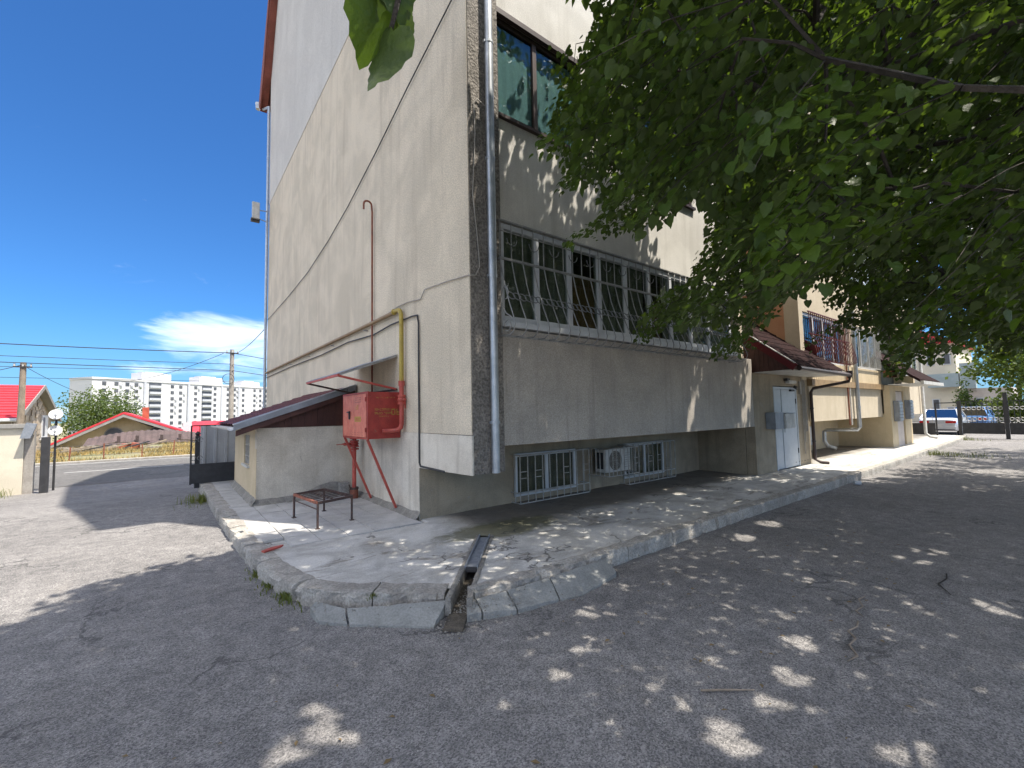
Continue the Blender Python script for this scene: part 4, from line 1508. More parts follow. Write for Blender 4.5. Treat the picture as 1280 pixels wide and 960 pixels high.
MB().prism([(rx0-.02, rz0-.055), (rx1-.02, rz1-.055), (rx1-.02, rz1+.045), (rx0-.02, rz0+.045)], 'y', ry0-.03, ry0-.02).build('verge_cap', 'grey_metal', rf)
MB().prism([(rx0+.02, rz0-.15), (rx1-.03, rz1-.14), (rx1-.03, rz1-.056), (rx0+.02, rz0-.056)], 'y', ry0-.012, ry0+.018).build('verge_board', 'brown_board', rf)
m = MB()
m.grid(lambda a, b: (rx0-.055+.055*math.cos(math.pi*(1+b)), ry0+.02+(ry1-ry0)*a, rz0+.01+.06*math.sin(math.pi*(1+b))), 1, 8)
m.build('gutter', 'white_paint', rf, fix=False)
bme = {}
nbd = 17
for k in range(nbd):
    xa = 1.02+k*(2.97-1.02)/nbd
    xb = xa+(2.97-1.02)/nbd-.0035
    za, zb = rz0+sl*(xa-rx0)-.03, rz0+sl*(xb-rx0)-.03
    MB().prism([(xa, min(1.402, za-.02)), (xb, min(1.402, zb-.02)), (xb, zb), (xa, za)], 'y', sy0-.03, sy0-.012).build('gable_board', 'brown_board', shed)
MB().prism([(1.0, 1.37), (2.98, 1.37), (2.98, rz0+sl*(2.98-rx0)-.05), (1.0, rz0+sl*(1.0-rx0)-.05)], 'y', sy0-.0115, sy0+.0-.002).build('board_backing', 'brown_board', shed)
# old mortar hump by the wall and a broken block
m = MB()
m.grid(lambda a, b: (1.75+a*.95, sy0-.02-.10*(1-b)-.02, -.0+(.03+.24*sstep(a*1.3))*b+nz(a*5, b*2, 0, 1.7, .035)), 26, 5)
tag(m.build('mortar_heap', 'mortar', None, smooth=True), 'ragged grey mortar patch smeared along the foot of the shed front', 'mortar')
bl = MB()
bl.box(2.66, 2.86, 9.0, 9.13, 0, .27)
tag(bl.build('concrete_block', 'kerb', None, bevel=.03), 'rounded pale concrete block in the corner between shed and gable wall', 'block')

# ================================================================== METAL STOOL FRAME
bn = thing('metal_bench', 'rusty low metal bench frame with thin slats standing on the tiles', 'bench', (1.87, 7.2, 0))
c0, c1, c2, c3 = Vector((1.665, 6.62)), Vector((2.20, 6.83)), Vector((2.06, 7.80)), Vector((1.57, 7.62))
H = .37
for p in (c0, c1, c2, c3):
    lg = MB().tube([(p.x, p.y, .012), (p.x, p.y, H-.02)], .0165, 8).build('leg', 'dark_rust', bn)
    MB().box(p.x-.03, p.x+.03, p.y-.03, p.y+.03, .005, .013).build('foot_plate', 'dark_rust', lg)
for a, b in ((c0, c1), (c1, c2), (c2, c3), (c3, c0)):
    MB().bar((a.x, a.y, H-.012), (b.x, b.y, H-.012), .034, .034).build('seat_rail', 'rust' if a in (c3,) else 'dark_rust', bn)
for k in range(1, 8):
    t = k/8
    a, b = c0.lerp(c3, t), c1.lerp(c2, t)
    MB().bar((a.x, a.y, H+.001), (b.x, b.y, H+.001), .014, .010).build('slat', 'dark_rust', bn)
a, b = c0.lerp(c1, .5), c3.lerp(c2, .5)
MB().bar((a.x, a.y, H-.014), (b.x, b.y, H-.014), .014, .014).build('cross_bar', 'dark_rust', bn)
a, b = c0.lerp(c3, .04), c0.lerp(c3, .96)
MB().bar((a.x, a.y, H-.10), (b.x, b.y, H-.10), .014, .010).build('stretcher', 'dark_rust', bn)
fix('broken_tile', 'red_faded', MB().prism([(.90, 5.86), (1.10, 5.97), (1.13, 6.03), (.99, 6.0), (.88, 5.92)], 'z', .012, .03), 'flat broken piece of red tile lying on the pavement edge', 'tile shard', smooth=False)

# ================================================================== LITTER
tw = lambda p, r: MB().tube([(x, y, -.15+r+.002+dz) for x, y, dz in p], [r]*(len(p)-1)+[r*.5], 5)
fix('fallen_twig', 'wood_pole', tw([(4.95, 1.33, 0), (4.78, 1.33, .02), (4.66, 1.27, .01), (4.55, 1.29, 0), (4.47, 1.22, 0)], .006), 'short crooked twig on the asphalt, farther of two in line', 'twig', 'twigs on the asphalt')
fix('fallen_twig', 'wood_pole', tw([(4.34, 1.22, 0), (4.20, 1.19, .012), (4.10, 1.22, .0), (3.98, 1.14, .01), (3.87, 1.15, 0), (3.74, 1.07, 0), (3.62, 1.09, 0)], .007), 'crooked bark twig on the asphalt, nearer of two in line', 'twig', 'twigs on the asphalt')
fix('fallen_twig', 'wood_pole', tw([(2.58, 1.54, 0), (2.70, 1.44, .004), (2.83, 1.34, 0)], .007), 'straight pale stick lying in the foreground shade', 'twig', 'twigs on the asphalt')
fix('fallen_twig', 'bark', tw([(6.2, .98, 0), (6.0, .95, .01), (5.8, .98, 0), (5.55, .86, 0)], .006), 'dark bent twig on the asphalt at the right', 'twig', 'twigs on the asphalt')
cup = thing('paper_cup', 'crushed white paper cup lying against the kerb near the porch', 'cup', (11.8, 3.15, -.14))
MB().tube([(11.72, 3.20, -.095), (11.82, 3.12, -.10)], [.036, .05], 12).build('cup_wall', 'white_wall', cup, smooth=True)
MB().tube([(11.822, 3.118, -.10), (11.826, 3.115, -.10)], .042, 12).build('cup_mouth', 'room_dark', cup)

# crumbs of grit and dead leaf scraps strewn over the asphalt
m = MB()
rg = random.Random(19)
for k in range(1500):
    x, y = rg.uniform(-3.5, 9), rg.uniform(.6, 3.3)
    if x < .8 and rg.random() < .5:
        y = rg.uniform(1, 8)
    if y > 3.0 and x > 1.0:
        y = 3.24-abs(rg.gauss(0, .12)) if x > 3.8 else 2.9
    r = rg.uniform(.002, .007)
    a0 = rg.random()*6
    z0 = zg(x, y)+nz(x, y, 0, .5, .012)+nz(x, y, 3, 1.7, .005)-.001
    vs = [(x+r*math.cos(a0+t*2.09), y+r*math.sin(a0+t*2.09), z0) for t in range(3)]+[(x, y, z0+r*1.1)]
    m.add(vs, [(0, 1, 3), (1, 2, 3), (2, 0, 3)])
tag(m.build('crumbs', 'mortar'), kind='stuff')
m = MB()
for k in range(150):
    x, y = rg.uniform(-2.5, 8), rg.uniform(.7, 3.1)
    z0 = -.138
    s_ = rg.uniform(.010, .028)
    a0 = rg.random()*6.28
    c_, n_ = math.cos(a0), math.sin(a0)
    m.add([(x, y, z0), (x+c_*s_-n_*s_*.5, y+n_*s_+c_*s_*.5, z0+.004), (x+c_*s_*2, y+n_*s_*2, z0+.002), (x+c_*s_+n_*s_*.5, y+n_*s_-c_*s_*.5, z0+.006)], [(0, 1, 2, 3)])
tag(m.build('leaf_litter', 'dry_leaf', fix=False), kind='stuff')

# ================================================================== ADJOINING BLOCK
adj = thing('apartment_building', 'cream painted adjoining block beyond the porch with sunlit overhanging balconies', 'building', (20, 6, 0))
A0, A1 = 13.7, 27.75


def ap(name, mat, mb, **k):
    return mb.build(name, mat, adj, **k)


ap('basement_wall', 'cream', MB().box(14.1, 21.2, YW, YW+.25, -.3, 1.3))
ap('recess_wall', 'cream', MB().box(21.205, 21.4, 4.69, YW, -.3, 1.25))
for a, b in ((14.12, 17.35), (17.36, 21.2)):
    ap('balcony_parapet', 'cream_light', MB().box(a, b, YF, YF+.2, 1.14, 2.14))
ap('balcony_parapet', 'cream_light', MB().box(24.25, A1, YF, YF+.2, 1.14, 2.5))
ap('overhang_soffit', 'cream', MB().box(14.12, 21.2, YF+.2, YW, 1.16, 1.3).box(24.25, A1, YF+.2, YW, 1.16, 1.3))
ap('end_wall', 'cream', MB().box(24.25, 25.6, YW, YW+.2, -.3, 1.2).box(A1-.2, A1, YF+.2, 19.3, 1.2, 17))
ap('window_band_sill', 'cream', MB().box(14.12, 21.2, YF-.03, YF+.18, 2.34, 2.84))
ap('ledge', 'brown_pipe', MB().box(14.12, 21.2, YF-.10, YF+.19, 2.145, 2.33))
ap('orange_side_wall', 'orange_wall', MB().box(A0-.02, A0+.2, YF+.35, YW, 2.3, 17.0))
ap('corner_strip', 'cream_light', MB().box(A0-.03, A0+.25, YF-.02, YF+.349, 2.3, 17.0))
m = MB()
for k in range(5):
    z = 2.84+3*k
    m.box(A0+.25, 21.2, YF+.02, YF+.2, z+1.42, z+3.0 if k < 4 else 17.0)
    m.box(24.25, A1-.2, YF+.02, YF+.2, z+1.42, z+3.0 if k < 4 else 17.0)
ap('front_wall', 'cream_light', m)
ap('stair_wall', 'cream', MB().box(21.2, 24.25, YW, YW+.2, 2.2, 17.0))
ap('room_back', 'room_dark', MB().box(A0+.25, A1-.3, YF+.9, YF+.95, 2.5, 17))


def adj_window(x0, x1, z0, z1, mull):
    fw = .07
    w = MB().box(x0, x1, YF+.05, YF+.12, z0, z0+fw).box(x0, x1, YF+.05, YF+.12, z1-fw, z1)
    ed = [x0]+list(mull)+[x1]
    for e in ed:
        w.box(max(x0, e-.04), min(x1, e+.04), YF+.052, YF+.118, z0+fw, z1-fw)
    wo2 = ap('window', 'white_pvc', w)
    for a, b in zip(ed[:-1], ed[1:]):
        MB().box(a+.03, b-.03, YF+.075, YF+.085, z0+.04, z1-.04).build('pane', 'glass_teal', wo2)


for k in range(5):
    z = 2.84+3*k
    adj_window(A0+.3, 17.4, z, z+1.40, [14.9, 15.7, 16.5])
    adj_window(18.4, 21.1, z, z+1.40, [19.3, 20.2])
    adj_window(24.4, A1-.25, z, z+1.40, [25.5, 26.6])
    if k:
        ap('balcony_parapet', 'cream_light', MB().box(17.4, 18.4, YF+.021, YF+.19, z, z+1.42))
ap('pier', 'cream_light', MB().box(17.4, 18.4, YF+.021, YF+.19, 2.842, 4.26))
ap('basement_window', 'white_pvc', MB().box(14.6, 15.9, YW-.06, YW-.01, .2, .85))
ap('basement_window', 'white_pvc', MB().box(17.4, 18.6, YW-.06, YW-.01, .2, .85))
g2 = thing('window_grille', 'dark red bar grille over the cream block balcony window', 'grille', (15.7, 4.6, 2.85))
for z in (2.88, 3.6, 4.22):
    MB().bar((A0+.3, 4.62, z), (17.4, 4.62, z), .03, .03).build('rail', 'red_grille', g2)
me = MB().tube([(0, 4.61, 4.22), (0, 4.60, 3.6), (0, 4.48, 3.1), (0, 4.47, 2.95), (0, 4.6, 2.88)], .012, 5).mesh('bar', 'red_grille')
for k in range(24):
    inst('bar', me, g2, (A0+.35+k*.15, 0, 0))
g3 = thing('window_grille', 'white bar grille beside the downpipe on the cream block', 'grille', (19.7, 4.6, 2.85))
for z in (2.88, 4.22):
    MB().bar((18.4, 4.66, z), (21.1, 4.66, z), .03, .03).build('rail', 'white_iron', g3)
me = MB().tube([(0, 4.655, 2.88), (0, 4.655, 4.22)], .012, 5).mesh('bar', 'white_iron')
for k in range(18):
    inst('bar', me, g3, (18.45+k*.155, 0, 0))
# second porch
m = MB().box(21.2, 22.0, 4.5, 4.7, -.2, 2.3).box(23.15, 24.25, 4.5, 4.7, -.2, 2.3).box(22.0, 23.15, 4.5, 4.7, 2.1, 2.3).box(24.05, 24.25, 4.7, YW, -.2, 2.3)
ap('porch_wall', 'cream', m)
d3 = ap('door', 'mauve_wall', MB().box(22.02, 23.13, 4.55, 4.6, -.02, 2.08))
MB().box(22.15, 22.2, 4.52, 4.55, .95, 1.1).build('handle', 'galv', d3)
m = MB()
m.prism([(3.6, 2.36), (6.2, 4.4), (6.2, 4.5), (3.6, 2.46)], 'x', 21.0, 24.5)
ap('porch_roof', 'dark_tile', m)
ap('porch_fascia', 'white_paint', MB().box(21.0, 24.52, 3.5, 3.585, 2.28, 2.40).box(21.02, 24.5, 3.585, 4.5, 2.31, 2.33))
for (x, y, z0, z1, lab) in ((21.75, 4.36, .95, 1.72, 'grey letterbox stack left of the far porch door on the cream block'), (23.4, 4.36, 1.0, 1.75, 'grey letterbox stack right of the far porch door on the cream block')):
    lb = thing('letterbox', lab, 'letterbox', (x, y, z0), 'letterbox stacks at the far porch')
    MB().box(x-.22, x+.3, y-.02, y+.13, z0, z1).build('letterbox_body', 'grey_metal', lb)
    for k in range(6):
        MB().box(x-.2, x+.28, y-.05, y-.022, z0+.03+k*.12, z0+.12+k*.12).build('letterbox_door', 'galv', lb)
dp = thing('downpipe', 'pale galvanised downpipe on the cream block stepping back under the balcony', 'downpipe', (17.95, 4.66, .2))
MB().tube([(17.95, 4.64, 15), (17.95, 4.64, .86), (17.95, 4.70, .78), (17.95, 5.55, .76), (17.95, 5.65, .70), (17.95, 5.66, .34)], .06, 12).build('pipe_length', 'galv', dp, smooth=True)
MB().tube([(17.95, 5.66, .36), (17.98, 5.58, .2), (18.08, 5.36, .12)], .065, 12).build('pipe_shoe', 'white_paint', dp, smooth=True)
for z in (1.5, 2.6, 3.6):
    MB().tube([(17.95, 4.64, z), (17.95, 4.64, z+.04)], .07, 12).build('pipe_bracket', 'galv', dp)
for dx, mt, nm in ((0, 'rust', 'thin reddish pipe on the cream balcony, left of the twin pipes'), (.18, 'white_paint', 'thin white pipe on the cream balcony, right of the twin pipes')):
    fix('service_pipe', mt, MB().tube([(17.18+dx, 4.68, 4.2), (17.18+dx, 4.68, .95)], .022, 8), nm, 'pipe', 'twin service pipes on the cream balcony')
dp = thing('downpipe', 'white downpipe with a kicked shoe at the far end of the cream block', 'downpipe', (27.3, 4.66, 0))
MB().tube([(27.4, 4.64, 12), (27.4, 4.64, .25), (27.4, 4.5, .1), (27.4, 4.25, .06)], .06, 10).build('pipe_length', 'white_paint', dp, smooth=True)
fb = thing('flower_box', 'terracotta flower box with a green plant on the cream balcony corner', 'flower box', (21.6, 4.55, 2.6))
MB().prism([(21.25, 2.62), (21.95, 2.62), (22.0, 2.86), (21.2, 2.86)], 'y', 4.40, 4.66).build('box', 'terracotta', fb, bevel=.01)


def leaf_cloud(name, mat, parent, cen, rad, n, size, seed, droop=.3, clump=14, fn=None):
    """many separate leaf faces in clumps through an uneven volume"""
    r = np.random.RandomState(seed)
    k = max(4, n//clump)
    u = r.normal(size=(k, 3))
    u /= np.linalg.norm(u, axis=1)[:, None]
    rr = r.rand(k)**(1/2.6)
    cc = u*rr[:, None]*np.array(rad)*(1+.22*np.sin(u[:, :1]*5+seed)*np.cos(u[:, 1:2]*4+2*seed)) + np.array(cen)
    if fn is not None:
        cc = cc[fn(cc)]
        k = len(cc)
    cs = np.repeat(np.arange(k), clump)
    m_ = len(cs)
    cr = .13*float(np.mean(rad))
    p = cc[cs]+r.normal(size=(m_, 3))*cr
    ax = r.normal(size=(m_, 3))
    ax[:, 2] -= droop
    ax /= np.linalg.norm(ax, axis=1)[:, None]
    nm = r.normal(size=(m_, 3))*.7
    nm[:, 2] += .7
    nm -= ax*(nm*ax).sum(1)[:, None]
    nm /= np.linalg.norm(nm, axis=1)[:, None]
    sd = np.cross(nm, ax)
    s = size*(.7+.6*r.rand(m_))[:, None]
    v = np.stack([p, p+ax*s*.5+sd*s*.36+nm*s*.08, p+ax*s, p+ax*s*.5-sd*s*.36+nm*s*.08], 1).reshape(-1, 3) - np.array(ROOT[parent])
    me = bpy.data.meshes.new(name)
    me.vertices.add(len(v))
    me.vertices.foreach_set('co', v.astype(np.float32).ravel())
    f = np.arange(m_)*4
    tri = np.stack([f, f+2, f+3, f, f+1, f+2], 1).reshape(-1)
    me.loops.add(len(tri))
    me.loops.foreach_set('vertex_index', tri.astype(np.int32))
    me.polygons.add(len(tri)//3)
    me.polygons.foreach_set('loop_start', np.arange(0, len(tri), 3).astype(np.int32))
    me.polygons.foreach_set('loop_total', np.full(len(tri)//3, 3, np.int32))
    me.update(calc_edges=True)
    me.materials.append(MAT[mat])
    o = bpy.data.objects.new(name, me)
    o.parent = parent
    ROOT[o] = ROOT[parent]
    COL.objects.link(o)
    return o


leaf_cloud('plant', 'leaf_light', fb, (21.6, 4.5, 3.05), (.4, .2, .28), 220, .1, 4)


def simple_tree(name, label, base, h, crown, rad, n, size, mat, seed, group=None, cat='tree', trunk_r=.16):
    t = thing(name, label, cat, base, group)
    b = Vector(base)
    c = Vector(crown)
    m_ = MB()
    top = Vector((c.x, c.y, c.z))
    m_.tube([b, b.lerp(top, .35)+Vector((.06, .03, 0)), b.lerp(top, .7), top], [trunk_r, trunk_r*.8, trunk_r*.55, trunk_r*.25], 8)
    m_.build('trunk', 'bark', t, smooth=True)
    rr = random.Random(seed)
    lm = MB()
    for k in range(9):
        s = b.lerp(top, rr.uniform(.35, .85))
        a = rr.uniform(0, 6.28)
        e = c+Vector((math.cos(a)*rad[0]*.7, math.sin(a)*rad[1]*.7, rr.uniform(-.4, .6)*rad[2]))
        mid = s.lerp(e, .5)+Vector((0, 0, .12*rad[2]))
        lm.tube([s, mid, e], [trunk_r*.4, trunk_r*.22, .02], 6)
    lm.build('limb', 'bark', t, smooth=True)
    leaf_cloud('crown', mat, t, crown, rad, n, size, seed)
    return t


# ================================================================== FAR END OF THE YARD
gt = thing('metal_gate', 'black double gate with white scrollwork across the far end of the yard', 'gate', (31.3, 0, -.15))
for y, w, z1 in ((4.0, .13, 1.72), (2.42, .14, 2.05), (-2.2, .12, 1.7)):
    MB().box(31.25, 31.25+w, y-w/2, y+w/2, -.2, z1).build('gate_post', 'dark_metal', gt)
for y0, y1 in ((2.5, 3.92), (.2, 2.34), (-2.1, .1)):
    MB().box(31.29, 31.32, y0, y1, .08, .62).build('gate_panel', 'dark_metal', gt)
    for z in (.66, 1.66):
        MB().bar((31.3, y0, z), (31.3, y1, z), .03, .03).build('gate_rail', 'dark_metal', gt)
    k = int((y1-y0)/.17)
    me = MB().tube([(31.3, 0, .62), (31.3, 0, 1.66)], .011, 5).mesh('gate_bar', 'dark_metal')
    me2 = MB().tube([(31.29, .07*math.cos(a), .07*math.sin(a)) for a in [2*math.pi*i/10 for i in range(10)]], .014, 4, closed=True).mesh('scroll_ring', 'white_paint')
    for i in range(k+1):
        inst('gate_bar', me, gt, (0, y0+(y1-y0)*i/k, 0))
        for z in (.80, 1.32):
            if i < k:
                inst('scroll_ring', me2, gt, (0, y0+(y1-y0)*(i+.5)/k, z))
pg = thing('wicket_frame', 'open grey wicket gate frame between the cream block and the black gate', 'gate', (30.6, 4.3, 0))
MB().bar((30.6, 4.75, 0), (30.6, 4.75, 1.62), .06, .06).build('frame_post', 'dark_metal', pg)
MB().bar((30.6, 3.98, 1.62), (30.6, 4.75, 1.62), .05, .05).build('frame_rail', 'dark_metal', pg)
lf = thing('low_fence', 'low dark sheet fence beneath the end of the cream block', 'fence', (30.6, 5.5, 0))
MB().box(30.58, 30.62, 4.8, 7.5, .05, .62).build('fence_panel', 'dark_metal', lf)
for k in range(10):
    MB().tube([(30.6, 4.9+k*.26, .6), (30.6, 4.9+k*.26, .95)], .012, 5).build('fence_bar', 'white_iron', lf)


def car(name, label, x, y, L, W, Ht, mat, sedan, rear_x=-1):
    """lofted car body along X, rear end at x; cabin, panes, lamps and wheels"""
    c = thing(name, label, 'car', (x+L/2, y, -.15), None)
    st = [(0, .42, .86, .80), (.03, .30, .92, .90), (.10, .24, .97, .96), (.25, .22, .95, 1.0), (.6, .2, .92, 1.0), (.75, .22, .88, .98), (.92, .26, .74, .92), (1, .40, .62, .78)]
    m = MB()
    rows = []
    for t, zb, zt, w in st:
        hw = W/2*w
        zt = zt*Ht/1.45
        for yy, zz in ((-hw*.9, zb), (-hw, zb+.12), (-hw, zb+(zt-zb)*.62), (-hw*.9, zt-.03), (-hw*.6, zt), (hw*.6, zt), (hw*.9, zt-.03), (hw, zb+(zt-zb)*.62), (hw, zb+.12), (hw*.9, zb)):
            rows.append((x+L*t, y+yy, -.15+zz))
    n = 10
    fs = [(k*n+i, k*n+(i+1) % n, (k+1)*n+(i+1) % n, (k+1)*n+i) for k in range(len(st)-1) for i in range(n)]
    fs += [tuple(range(n)), tuple((len(st)-1)*n+i for i in range(n))[::-1]]
    m.add(rows, fs)
    m.build('body', mat, c, smooth=True)
    m = MB()
    a = (.13 if sedan else .02, .30 if sedan else .08, .56, .74)
    hb = .93*Ht/1.45
    rows = []
    for t, z, w in ((a[0], hb-.02, .9), (a[1], Ht-.02, .70), (a[2], Ht, .70), (a[3], hb-.03, .88)):
        rows += [(x+L*t, y-W/2*w, -.15+z), (x+L*t, y+W/2*w, -.15+z)]
    rf_ = MB().add([(p[0], p[1], p[2]) for p in rows[2:6]]+[(p[0], p[1], p[2]-.05) for p in rows[2:6]], [(0, 1, 3, 2), (4, 6, 7, 5), (0, 4, 5, 1), (2, 3, 7, 6), (0, 2, 6, 4), (1, 5, 7, 3)])
    rf_.build('roof', mat, c)
    m.add(rows, [(0, 1, 3, 2), (4, 5, 7, 6), (0, 2, 4, 6), (1, 7, 5, 3)])
    m.build('window_band', 'car_glass', c)
    for q in (0, 1):
        p1, p2 = Vector(rows[2+q]), Vector(rows[4+q])
        mid = p1.lerp(p2, .55)
        low = Vector(rows[0+q]).lerp(Vector(rows[6+q]), .5)
        for u, v in ((rows[0+q], rows[2+q]), (rows[4+q], rows[6+q]), (mid, low)):
            MB().bar(u, v, .06, .05).build('pillar', mat, c)
    for t in (.19, .80):
        for s_ in (-1, 1):
            wx, wy = x+L*t, y+s_*(W/2-.1)
            wh = MB().tube([(wx, wy-.1, -.15+.31), (wx, wy+.1, -.15+.31)], .31, 18).build('wheel', 'tyre', c)
            MB().tube([(wx, wy+s_*.102, -.15+.31), (wx, wy+s_*.108, -.15+.31)], .2, 14).build('rim', 'galv', wh)
    for s_ in (-1, 1):
        MB().box(x-.005, x+.09, y+s_*W*.30-.22, y+s_*W*.30+.2, -.15+.66, -.15+.80).build('tail_light', 'tail_red', c, bevel=.02)
    MB().box(x-.02, x+.06, y-W*.42, y+W*.42, -.15+.36, -.15+.52).build('bumper', mat, c, bevel=.03)
    MB().box(x-.03, x-.015, y-.26, y+.26, -.15+.53, -.15+.64).build('number_plate', 'white_wall', c)
    return c


car('parked_car', 'silver saloon car parked rear on behind the far gate', 33.6, 5.2, 4.5, 1.78, 1.43, 'silver_car', True)
car('parked_car', 'blue car parked behind the black far gate', 40.5, 4.7, 4.2, 1.75, 1.5, 'blue_car', False)
# houses and trees beyond the gate
hb_ = thing('house', 'far pale house with blue grey balcony panels beyond the gate', 'house', (64, 11, 0))
MB().box(60, 70, 7.6, 17, -.3, 7.5).build('wall', 'pale_render', hb_)
MB().box(59.2, 60, 7.4, 9.6, 3.2, 4.5).build('balcony_panel', 'pale_blue', hb_)
MB().box(59.2, 60, 6.3, 7.3, 3.0, 5.4).build('balcony_panel', 'pale_blue', hb_)
MB().box(60.0, 66, 4.2, 7.59, -.3, 3.0).build('wall', 'mauve_wall', hb_)
for y, z in ((9.2, 1.0), (8.2, .2), (7.0, 3.4), (5.2, 1.0), (6.2, 1.0), (9.4, 5.4), (8.2, 5.4)):
    f = MB().box(59.93, 59.99, y-.28, y+.28, z, z+1.1).build('window', 'white_pvc', hb_)
    MB().box(59.90, 59.925, y-.2, y+.2, z+.08, z+1.02).build('pane', 'dim_pane', f)
MB().prism([(7.3, 7.5), (17.3, 7.5), (12.3, 10.4)], 'x', 59.6, 70.4).build('roof', 'red_roof', hb_)
for i, (x, y, h, r, n, mt, lab) in enumerate([
        (47, 3.4, 1.5, (1.0, 1.6, 1.1), 1500, 'leaf_light', 'bright yellow green shrub behind the blue car'),
        (52, 6.2, 2.2, (.9, .8, 1.5), 900, 'leaf_far', 'upright green bush before the far house')]):
    s_ = thing('shrub', lab, 'shrub', (x, y, -.2), 'shrubs beyond the far gate')
    MB().tube([(x, y, -.3), (x+.05, y, h)], [.06, .02], 6).build('stem', 'bark', s_)
    leaf_cloud('foliage', mt, s_, (x, y, h*.75), r, n, .20, 60+i)
simple_tree('tree', 'light green tree over the right end of the far gate', (53, 2.3, -.2), 8, (53, 2.5, 5.4), (3.2, 3.4, 3.4), 5600, .30, 'leaf_light', 31, 'trees beyond the far gate')
simple_tree('tree', 'darker blue green tree right of the far gate', (47, .6, -.2), 7, (47, .5, 4.0), (2.4, 2.2, 3.4), 4200, .26, 'leaf_far', 32, 'trees beyond the far gate')
simple_tree('tree', 'tall tree standing behind the far pale house', (76, 5, -.2), 12, (76, 4, 8.5), (4, 5, 4.5), 3600, .42, 'leaf_far', 33, 'trees beyond the far gate')

# ================================================================== STREET SIDE, LEFT
bw = thing('boundary_wall', 'cream rendered boundary wall with a grey coping at the left edge', 'wall', (-7, 19.3, -.55))
MB().box(-14, -3.36, 19.2, 19.45, -.7, 1.40).build('wall_body', 'boundary', bw)
MB().box(-14, -3.30, 19.12, 19.53, 1.40, 1.53).build('coping', 'gray_soffit', bw, bevel=.01)
MB().box(-3.355, -3.15, 19.22, 19.43, -.7, 1.30).build('end_pier', 'pole', bw)
fix('gate_post', 'dark_metal', MB().box(-2.98, -2.80, 19.0, 19.14, -.6, 1.12), 'dark steel gate post at the end of the cream boundary wall', 'post', smooth=False)
fix('meter_box', 'hatch_grey', MB().prism([(-3.42, 1.1), (-3.2, 1.1), (-3.08, 1.52), (-3.3, 1.56)], 'y', 18.98, 19.1), 'small slanted grey box at the top corner of the boundary wall', 'box', smooth=False)
mast = thing('dish_mast', 'thin dark mast carrying two satellite dishes by the street gate', 'mast', (-2.78, 19.7, -.55))
MB().tube([(-2.78, 19.7, -.6), (-2.78, 19.7, 1.75)], .03, 8).build('mast_tube', 'dark_metal', mast)
for (z, lab) in ((1.78, 'white satellite dish, upper of the two on the mast'), (1.28, 'white satellite dish, lower of the two on the mast')):
    d = thing('satellite_dish', lab, 'satellite dish', (-2.78, 19.6, z), 'satellite dishes on the mast')
    aim = Vector((.05, -1, .35)).normalized()
    e1 = aim.orthogonal().normalized()
    e2 = aim.cross(e1)
    m = MB()
    c = Vector((-2.78, 19.62, z))
    m.add([c+(e1*math.cos(a)+e2*math.sin(a))*(.165*r)+aim*(.055*r*r) for r in (0.001, .33, .66, 1) for a in [2*math.pi*i/20 for i in range(20)]],
          [(k*20+i, k*20+(i+1) % 20, (k+1)*20+(i+1) % 20, (k+1)*20+i) for k in range(3) for i in range(20)])
    o = m.build('reflector', 'white_wall', d, smooth=True, fix=False)
    sol = o.modifiers.new('thick', 'SOLIDIFY')
    sol.thickness = .008
    f_ = c+aim*.2-Vector((0, 0, .06))
    MB().tube([c-Vector((0, 0, .145)), f_], .009, 5).build('feed_arm', 'dark_metal', d)
    MB().tube([f_, f_-aim*.08], .03, 8).build('feed_horn', 'grey_metal', d)
    MB().tube([c-aim*.01, (-2.78, 19.7, z)], .02, 6).build('dish_mount', 'dark_metal', d)

# open street gate leaf and sheet fence beside the shed
gl = thing('metal_gate', 'open black street gate leaf with a sheet lower panel beside the shed', 'gate', (1.3, 13.2, 0))
MB().box(.42, 2.2, 13.18, 13.21, .02, .48).build('gate_panel', 'dark_metal', gl)
MB().bar((.44, 13.2, .0), (.44, 13.2, 1.40), .035, .035).build('gate_stile', 'dark_metal', gl)
MB().bar((.44, 13.2, 1.40), (2.2, 13.2, 1.42), .03, .03).build('gate_rail', 'dark_metal', gl)
MB().bar((.57, 13.32, -.1), (.57, 13.32, 1.15), .10, .10).build('gate_post', 'dark_metal', gl)
MB().tube([(.57, 13.32, 1.15), (.57, 13.32, 1.21), (.57, 13.32, 1.27)], [.03, .06, .01], 8).build('post_knob', 'dark_metal', gl)
for k, z in enumerate((.62, .62, 1.06, 1.06)):
    m = MB().tube([tuple(p) for p in arc((.49+.13*(k % 2), 13.2, z), .05, 0, 5.5, 12)], .009, 5)
    m.build('scroll', 'dark_ring', gl)
MB().bar((.60, 13.2, .48), (.60, 13.2, 1.40), .016, .016).build('gate_bar', 'dark_metal', gl)
sf = thing('sheet_fence', 'pale grey ribbed metal sheet fence behind the street gate', 'fence', (1.5, 13.75, 0))
for k in range(10):
    x = .64+k*.235
    m = MB()
    prof2 = [(0, 0), (.05, 0), (.065, -.025), (.115, -.025), (.13, 0), (.2345, 0)]
    vs = [(x+a, 13.75+b, z) for z in (-.15, 1.40) for a, b in prof2] + [(x+a, 13.756+b, z) for z in (-.15, 1.40) for a, b in prof2]
    fs = [(i, i+1, 7+i, 6+i) for i in range(5)]+[(12+i, 18+i, 19+i, 13+i) for i in range(5)]+[(6+i, 7+i, 19+i, 18+i) for i in range(5)]
    m.add(vs, fs)
    m.build('sheet_panel', 'sheet_grey', sf)
MB().bar((.64, 13.80, 1.2), (3.0, 13.80, 1.2), .04, .04).build('fence_rail', 'dark_metal', sf)

